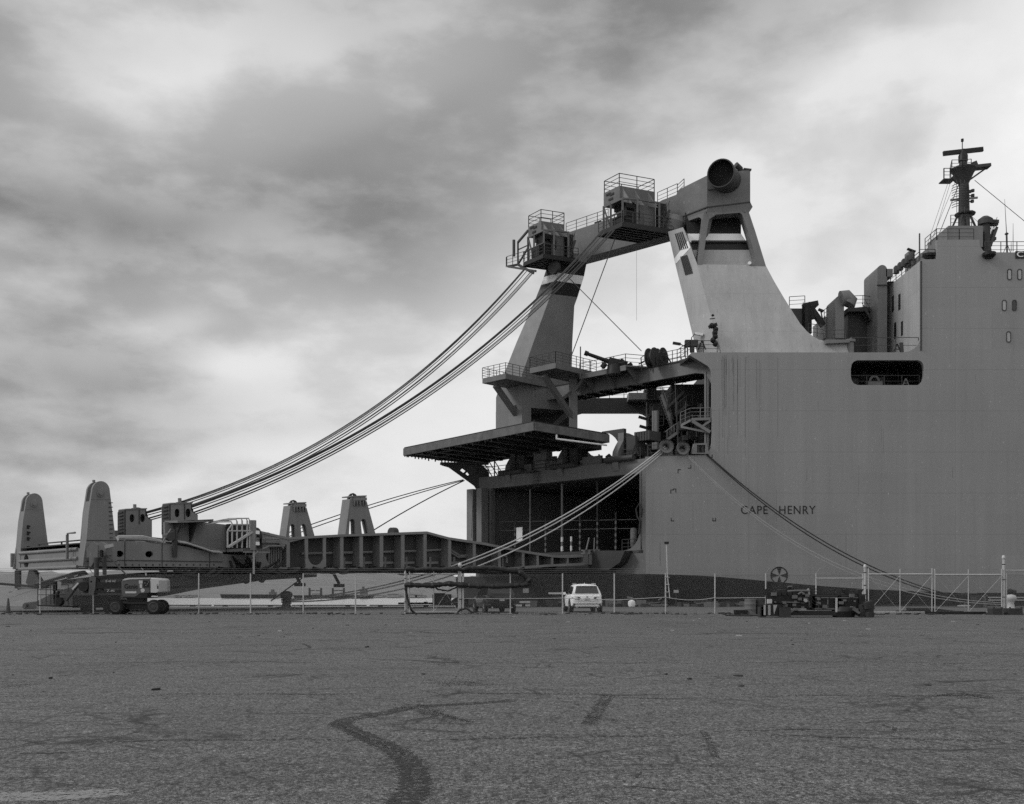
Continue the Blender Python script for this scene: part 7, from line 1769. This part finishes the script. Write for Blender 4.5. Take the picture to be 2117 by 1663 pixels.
mb = MB(); mb.path([ex2(1628, 1223, .3), ex2(1645, 1221.5, .25), ex2(1672, 1221.5, .25)], .06); mb.path([ex2(1616, 1245, .2), ex2(1640, 1246, .15), ex2(1664, 1247, .2)], .035); mb.path([ex2(1650, 1229, .2), ex2(1656, 1225, .2), ex2(1662, 1228, .2)], .06); mb.path([ex2(1665, 1240, .2), ex2(1672, 1244, .15), ex2(1674, 1255, .2)], .04); mb.path([ex2(1629, 1216, .4), ex2(1629, 1213, .3), ex2(1637, 1212.5, .3), ex2(1638, 1217, .4)], .035); islands(mb, 'fuel_pipe', CAST, eng)
mb = MB().prism([ex2(1670, 1218, .3), ex2(1673, 1217, .3), ex2(1675, 1230, .3), ex2(1671, 1229, .3)], (0, .15, 0)); mb.lathe([(0, -.1), (.09, -.1), (.09, .1), (0, .1)], ex2(1665, 1242, .15), (0, 1, 0), 12); mb.build('engine_bracket', LGREY, eng)
mb = MB(); mb.box(ex2(1678, 1262, .3), ex2(1728, 1231, 1.3)); mb.build('hydraulic_tank', MACH, eng, bevel=.03)
mb = MB(); mb.box(ex2(1731, 1262, .3), ex2(1776, 1231, 1.3)); mb.build('hydraulic_tank', MACH, eng, bevel=.03)
mb = MB(); mb.bar(ex2(1685, 1236, .27), ex2(1726, 1236, .27), .05); mb.bar(ex2(1684, 1259, .27), ex2(1728, 1259, .27), .08)
for px in (1692, 1711): mb.bar(ex2(px, 1236, .28), ex2(px, 1259, .28), .06)
mb.bar(ex2(1733, 1236, .27), ex2(1774, 1236, .27), .05); mb.bar(ex2(1733, 1260, .27), ex2(1748, 1260, .27), .07); mb.build('tank_trim', CAST, eng)
MB().bar(ex2(1729, 1236, .15), ex2(1729, 1266, .15), .1, .08).build('sight_post', GALV, eng)
mb = MB()
for px in (1677, 1691): mb.tube(ex2(px, 1231, .5), ex2(px, 1218, .5), .02, n=5)
for py in (1218, 1224): mb.tube(ex2(1677, py, .5), ex2(1691, py, .5), .02, n=5)
mb.bar(ex2(1676, 1230, .4), ex2(1790, 1230, .4), .06); mb.build('guard_rail', MACH, eng)
mb = MB(); mb.prism([ex2(1743, 1230, .6), ex2(1749, 1227, .6), ex2(1744, 1219, .6), ex2(1751, 1218, .6), ex2(1757, 1218, .6), ex2(1753, 1230, .6)], (0, .4, 0)); mb.prism([ex2(1776, 1230, .4), ex2(1777, 1220, .4), ex2(1786, 1218, .4), ex2(1779, 1230, .4)], (0, .6, 0)); mb.bar(ex2(1777, 1258, .3), ex2(1777, 1220, .3), .12, .2); mb.build('exhaust_cowl', MACH, eng)
mb = MB(); mb.prism([ex2(1584, 1218, .4), ex2(1589, 1219, .4), ex2(1593, 1236, .4), ex2(1588, 1238, .4)], (0, .5, 0)); mb.box(ex2(1590, 1250, .3), ex2(1602, 1232, 1.0)); mb.build('fan_cowl', MACH, eng)
MB().box(ex2(1587.5, 1248, .1), ex2(1594, 1239, .3)).build('switch_box', LIFTL, eng)
mb = MB().box(ex2(1574, 1274, -.1), ex2(1612, 1250, .25)); st_ = mb.build('outrigger_stand', MACH, eng)
mb = MB()
for a, b in ((1579, 1583), (1588, 1593)): mb.prism([ex2(a, 1272, -.13), ex2(b, 1272, -.13), ex2(b, 1251, -.13), ex2(a, 1251, -.13)], (0, .025, 0))
mb.prism([ex2(1599, 1251, -.13), ex2(1607, 1251, -.13), ex2(1600, 1271, -.13)], (0, .025, 0)); islands(mb, 'stand_stripe', LGREY, st_)
mb = MB(); mb.box(ex2(1613, 1277, -.3), ex2(1632, 1256, .0)); mb.prism([ex2(1620, 1252, -.2), ex2(1626, 1262, -.2), ex2(1634, 1277, -.2), ex2(1618, 1277, -.2)], (0, .3, 0)); mb.box(ex2(1571, 1277, -.1), ex2(1579, 1255, .4)); islands(mb, 'jack_foot', IRON, eng)
mb = MB(); mb.prism([ex2(1633, 1270, -.2), ex2(1632, 1265, -.2), ex2(1643, 1257, -.2), ex2(1650, 1257.5, -.2), ex2(1658, 1261, -.2), ex2(1650, 1262, -.2), ex2(1645, 1260, -.2)], (0, .12, 0)); mb.prism([ex2(1763, 1257, -.2), ex2(1767, 1255, -.2), ex2(1779, 1267, -.2), ex2(1776, 1270, -.2), ex2(1764, 1262, -.2)], (0, .12, 0)); mb.path([ex2(1634, 1271, -.25), ex2(1630, 1262, -.25), ex2(1627, 1257, -.25)], .03); mb.path([ex2(1758, 1255, -.2), ex2(1764, 1256, -.2)], .04); islands(mb, 'folding_arm', CAST, eng)
mb = MB().lathe([(0, 0), (.55, 0), (.62, .3), (.5, .55), (0, .6)], ex2(1744, 1277, .5), n=16); mb.build('sump', MACH, eng)
mb = MB()
for k in range(14): q = ex2(RNG.uniform(1782, 1798), RNG.uniform(1252, 1276), RNG.uniform(-.2, .5)); s_ = RNG.uniform(.06, .18); mb.boxax(q + Zv * .05, (V((1, .3, .2)).normalized(), V((-.3, 1, 0)).normalized(), V((-.2, 0, 1)).normalized()), (s_, s_, s_ * 1.3))
mb.box(ex2(1781, 1275, -.1), ex2(1798, 1251, .5)); mb.build('tool_bin', IRON, eng)
mb = MB()
for k in range(26):
    q = ex2(RNG.uniform(1600, 1776), RNG.uniform(1226, 1264), RNG.uniform(.1, .28)); s_ = RNG.uniform(.03, .09); mb.boxax(q, ((1, 0, 0), (0, 1, 0), Zv), (s_ * 1.4, s_, s_))
islands(mb, 'engine_fitting', CAST, eng)
mb = MB()
for k in range(14):
    a = ex2(RNG.uniform(1596, 1770), RNG.uniform(1228, 1250), .15); b = a + V((RNG.uniform(-.9, .9), 0, RNG.uniform(-.5, 0))); b.z = max(.1, b.z); mb.path(sag(a, b, .15, 6), .018, n=5)
islands(mb, 'engine_hose', BLACK, eng)
tag(MB().path([gp(1500, 56, .03), gp(1530, 57, .04), gp(1556, 56.2, .03), gp(1566, 56, .03), gp(1548, 55, .03), gp(1510, 55.5, .03)], .035, n=6).build('cable', DROPE), 'thin dark cable looped on the asphalt left of the engine unit', 'cable')
tag(MB().boxax(gp(1531, 60, .13), ((1, 0, 0), (0, 1, 0), Zv), (.35, .25, .13)).build('wheel_chock', MACH), 'low black block on the ground left of the pale grey drum', 'block')

# ------------------------------------------------------------------ far shore: ships at anchor and sheds
def far_p(px, py, Y=640): return P(px, py, Y)
bh = MB().prism([far_p(x, y) for x, y in ((455, 1229), (560, 1229.5), (570, 1229), (573, 1237.5), (459, 1237.5), (457, 1236))], (0, 14, 0)); hs = MB().box(far_p(556, 1229), far_p(566, 1224) + V((0, 8, 0))); hs.box(far_p(560, 1224), far_p(564, 1219) + V((0, 5, 0)))
simple('anchored_barge', 'long low black barge on the water left of the bollard', 'barge', [(bh, 'hull', BLACK), (hs, 'deckhouse', CAST)])
sh = MB().prism([far_p(x, y, 660) for x, y in ((605, 1231), (757, 1231), (768, 1229), (762, 1238), (610, 1238))], (0, 20, 0))
cr = MB()
for px in (640, 664, 688, 711): cr.bar(far_p(px, 1231, 662), far_p(px, 1216, 662), 1.2); cr.bar(far_p(px, 1222, 662), far_p(px + (11 if px in (640, 688) else -11), 1221, 662), .6)
hd = MB()
for px in (645, 655, 692, 702, 727): hd.box(far_p(px, 1231, 663), far_p(px + 7, 1227, 663) + V((0, 9, 0)))
hh = MB().box(far_p(744, 1230, 662), far_p(756, 1219, 662) + V((0, 10, 0))); hh.box(far_p(748, 1219, 662), far_p(752, 1213, 662) + V((0, 4, 0)))
simple('anchored_freighter', 'distant cargo ship with deck cranes anchored beyond the fence', 'ship', [(sh, 'hull', BLACK), (cr, 'deck_crane', DGREY), (hd, 'hatch', LGREY), (hh, 'deckhouse', CAST)])
for k, (x0, x1, y0) in enumerate(((772, 790, 1231), (800, 824, 1229), (842, 862, 1230), (858, 876, 1231), (905, 930, 1230), (360, 372, 1232), (376, 384, 1232), (388, 396, 1231), (60, 74, 1222), (18, 34, 1224))):
    Yk = 712.0; z0_ = WZ + .5
    mb = MB().box((gp(x0, Yk).x, Yk, z0_), (gp(x1, Yk).x, Yk + 18, P(0, y0, Yk).z)); rf = MB().prism([V((gp(x0 - .5, Yk).x, Yk - .5, P(0, y0, Yk).z)), V((gp(x1 + .5, Yk).x, Yk - .5, P(0, y0, Yk).z)), V((gp((x0 + x1) / 2, Yk).x, Yk - .5, P(0, y0 - 1.2, Yk).z))], (0, 19, 0))
    simple('harbour_shed', ['pale shed on the far shore right of the anchored freighter', 'widest pale shed on the far shore, between freighter and gate', 'pale shed on the far shore just left of the draped gate', 'low pale shed on the far shore seen through the draped gate', 'pale shed on the far shore behind the waste skip', 'left of three small sheds on the far shore behind the boom lift wheels', 'middle of three small sheds on the far shore right of the boom lift', 'right of three small sheds on the far shore right of the boom lift', 'pale shed on the far shore behind the boom lift basket', 'pale shed on the far shore above the traffic cone'][k], 'shed', [(mb, 'wall', LGREY if k % 2 else GALV), (rf, 'roof', CAST)], 'sheds on the far shore')

# ------------------------------------------------------------------ the air: pale haze round everything, sky outside
hz = bpy.data.materials.new('pale_haze'); hz.use_nodes = True; t_ = hz.node_tree; t_.nodes.clear()
o_n = t_.nodes.new('ShaderNodeOutputMaterial'); pv = t_.nodes.new('ShaderNodeVolumePrincipled'); t_.links.new(pv.outputs[0], o_n.inputs['Volume'])
pv.inputs['Color'].default_value = (.9, .9, .9, 1); pv.inputs['Density'].default_value = 0.00002; pv.inputs['Anisotropy'].default_value = 0.2
tag(MB().box((-2900, -60, -5), (2900, 3900, 150)).build('haze', hz), kind='stuff')

# ------------------------------------------------------------------ marks and litter on the asphalt
def tyre_mat():
    m = bpy.data.materials.new('tyre_mark_rubber'); m.use_nodes = True; t = m.node_tree; p = t.nodes['Principled BSDF']
    p.inputs['Base Color'].default_value = (.016, .016, .016, 1); p.inputs['Roughness'].default_value = .85
    uv = t.nodes.new('ShaderNodeAttribute'); uv.attribute_name = 'edge'
    nz = t.nodes.new('ShaderNodeTexNoise'); nz.inputs['Scale'].default_value = 24; nz.inputs['Detail'].default_value = 4; nz.inputs['Roughness'].default_value = .75
    n2_ = t.nodes.new('ShaderNodeTexNoise'); n2_.inputs['Scale'].default_value = 2.2; n2_.inputs['Detail'].default_value = 3
    c = t.nodes.new('ShaderNodeTexCoord'); t.links.new(c.outputs['Object'], nz.inputs['Vector']); t.links.new(c.outputs['Object'], n2_.inputs['Vector'])
    def mm(op, a, b, cl=False):
        n = t.nodes.new('ShaderNodeMath'); n.operation = op; n.use_clamp = cl
        for i, v in enumerate((a, b)):
            if isinstance(v, (int, float)): n.inputs[i].default_value = v
            else: t.links.new(v, n.inputs[i])
        return n.outputs[0]
    k = mm('MULTIPLY', uv.outputs['Fac'], mm('ADD', .35, n2_.outputs['Fac']))
    a = mm('MULTIPLY', mm('SUBTRACT', mm('ADD', k, mm('MULTIPLY', nz.outputs['Fac'], 3.8)), 2.3), 3.0, True)
    a = mm('MULTIPLY', a, .8)
    tr = t.nodes.new('ShaderNodeBsdfTransparent'); mx_ = t.nodes.new('ShaderNodeMixShader')
    t.links.new(a, mx_.inputs[0]); t.links.new(tr.outputs[0], mx_.inputs[1]); t.links.new(p.outputs[0], mx_.inputs[2])
    t.links.new(mx_.outputs[0], t.nodes['Material Output'].inputs['Surface'])
    return m
TYRE = tyre_mat()
PAINT = TYRE.copy(); PAINT.name = 'worn_road_paint'; PAINT.node_tree.nodes['Principled BSDF'].inputs['Base Color'].default_value = (.24, .24, .24, 1)
def gpx(px, py): Y = EYE * F / (py - YH); return V(((px - CX) / F * Y, Y, 0))
def mark(pts, w, strength, name, m, z=.004):
    """a worn strip on the ground; strength fades to the edges"""
    if 'crack' in name:
        q_ = []
        for (xa_, ya_), (xb_, yb_) in zip(pts[:-1], pts[1:]):
            n_ = max(2, int(abs(xb_ - xa_) / 38)); q_ += [(xa_ + (xb_ - xa_) * i / n_, ya_ + (yb_ - ya_) * i / n_ + RNG.uniform(-1.6, 1.6)) for i in range(n_)]
        pts = q_ + [pts[-1]]
    C_ = [gpx(*p) for p in pts]; fine = []
    for i in range(len(C_) - 1):
        p0, p1, p2, p3 = C_[max(i - 1, 0)], C_[i], C_[i + 1], C_[min(i + 2, len(C_) - 1)]
        for k in range(8):
            t = k / 8; fine.append(.5 * ((2 * p1) + (p2 - p0) * t + (2 * p0 - 5 * p1 + 4 * p2 - p3) * t * t + (3 * p1 - p0 - 3 * p2 + p3) * t ** 3))
    fine.append(C_[-1]); vs, fs, at_ = [], [], []
    n = len(fine)
    for i, p in enumerate(fine):
        d = (fine[min(i + 1, n - 1)] - fine[max(i - 1, 0)]).normalized(); s_ = V((-d.y, d.x, 0)); e = min(1, i / 4, (n - 1 - i) / 4) * (1 if 'crack' not in name else .62 + .62 * math.sin(i * .071 + pts[0][1]) * math.sin(i * .023 + 1))
        for o_, k_ in ((-1, 0), (-.55, 1), (0, .8), (.55, 1), (1, 0)): vs.append(p + s_ * o_ * w / 2 + Zv * z); at_.append(k_ * strength * e)
    for i in range(n - 1):
        for j in range(4): fs.append((i * 5 + j, i * 5 + j + 1, i * 5 + j + 6, i * 5 + j + 5))
    me = bpy.data.meshes.new(name); me.from_pydata([tuple(v) for v in vs], [], fs); me.materials.append(m)
    a = me.attributes.new('edge', 'FLOAT', 'POINT')
    for i, v in enumerate(at_): a.data[i].value = v
    o = bpy.data.objects.new(name, me); COL.objects.link(o); return tag(o, kind='structure')
mark([(812, 1680), (838, 1655), (858, 1625), (850, 1585), (825, 1558), (770, 1530), (722, 1508), (704, 1496), (735, 1485), (800, 1474), (860, 1462), (960, 1456), (1100, 1446)], .30, .82, 'tyre_mark', TYRE)
mark([(846, 1456), (880, 1468), (910, 1482), (960, 1496)], .4, .55, 'tyre_mark', TYRE, .006)
mark([(1256, 1434), (1250, 1448), (1238, 1468), (1222, 1490), (1212, 1500)], .22, .66, 'tyre_mark', TYRE)
mark([(1205, 1482), (1250, 1487), (1300, 1495)], .16, .62, 'tyre_mark', TYRE, .006)
mark([(1448, 1508), (1458, 1520), (1468, 1536), (1472, 1552), (1480, 1570)], .09, .6, 'tyre_mark', TYRE)
mark([(900, 1408), (970, 1414), (1010, 1412)], .9, .5, 'oil_stain', TYRE)
mark([(1960, 1434), (2000, 1440), (2040, 1446)], .7, .55, 'oil_stain', TYRE)
mark([(0, 1416), (70, 1420)], .9, .5, 'oil_stain', TYRE)
mark([(-60, 1650), (40, 1649), (140, 1646), (225, 1640), (262, 1636)], .40, .9, 'worn_paint_line', PAINT)
for pts, w_ in (([(0, 1537), (300, 1531), (620, 1530), (840, 1534), (1000, 1527), (1250, 1523), (1500, 1520), (1800, 1526), (2117, 1532)], .10), ([(330, 1635), (400, 1626), (445, 1622)], .07), ([(480, 1596), (580, 1594), (690, 1598)], .06), ([(840, 1550), (1000, 1545)], .06), ([(700, 1497), (730, 1512), (830, 1556), (905, 1561), (1010, 1548)], .05), ([(1090, 1445), (1240, 1441), (1420, 1446)], .08), ([(860, 1458), (910, 1476), (985, 1497)], .08), ([(1820, 1498), (1850, 1505), (1835, 1520)], .06), ([(1310, 1610), (1345, 1585), (1340, 1560), (1370, 1545)], .04), ([(1130, 1640), (1300, 1628), (1420, 1634)], .05), ([(600, 1346), (640, 1338), (620, 1330)], .12), ([(1900, 1445), (1980, 1432), (2060, 1446)], .1), ([(30, 1560), (160, 1556), (260, 1562)], .05), ([(0, 1440), (400, 1437), (900, 1434), (1500, 1437), (2117, 1440)], .14), ([(1450, 1512), (1700, 1508), (2117, 1512)], .08), ([(0, 1372), (500, 1369), (1100, 1371), (1700, 1369), (2117, 1372)], .16), ([(0, 1310), (700, 1308), (1400, 1311), (2117, 1309)], .3)):
    mark([(x_, y_ + RNG.uniform(-1.2, 1.2)) for x_, y_ in pts], w_, .78, 'asphalt_crack', TYRE, .005)
# litter, stones and dry weeds: too many to count
LIT = MB()
for k in range(420):
    Y = RNG.uniform(58.5, 62.5) if k < 330 else RNG.uniform(12, 58); x = RNG.uniform(-36, 36) * (1 if k < 330 else Y / 60.0); s_ = RNG.uniform(.02, .09) * (1 if k < 330 else .35)
    LIT.boxax((x, Y, s_ * .4), (V((1, RNG.uniform(-1, 1), .1)).normalized(), V((-.3, 1, 0)).normalized(), V((RNG.uniform(-.3, .3), 0, 1)).normalized()), (s_ * RNG.uniform(.6, 2.6), s_, s_ * .5))
tag(LIT.build('rubble', IRON), kind='stuff')
LIT = MB()
for k in range(34):
    Y = RNG.uniform(30, 62); x = RNG.uniform(-.5, .5) * Y; s_ = RNG.uniform(.012, .045); LIT.boxax((x, Y, s_ * .3), (V((1, RNG.uniform(-1, 1), 0)).normalized(), V((-.3, 1, 0)).normalized(), Zv), (s_ * 1.6, s_, s_ * .4))
tag(LIT.build('paper_litter', LGREY), kind='stuff')
WD = MB()
for k in range(900):
    x = RNG.choice([RNG.gauss(c_, .8) for c_ in (-29, -21, -13, -2.5, 2, 6, 9, 19, 26)]) if k % 3 else RNG.uniform(-35, 35); Y = RNG.gauss(61.3, .35); h = RNG.uniform(.05, .28)
    a = V((x, Y, 0)); b = a + V((RNG.uniform(-.12, .12), RNG.uniform(-.08, .08), h)); w_ = V((.008, 0, 0)); WD.add([a - w_, a + w_, b], [(0, 1, 2)])
tag(WD.build('dry_weeds', WOOD, ang=180), kind='stuff')
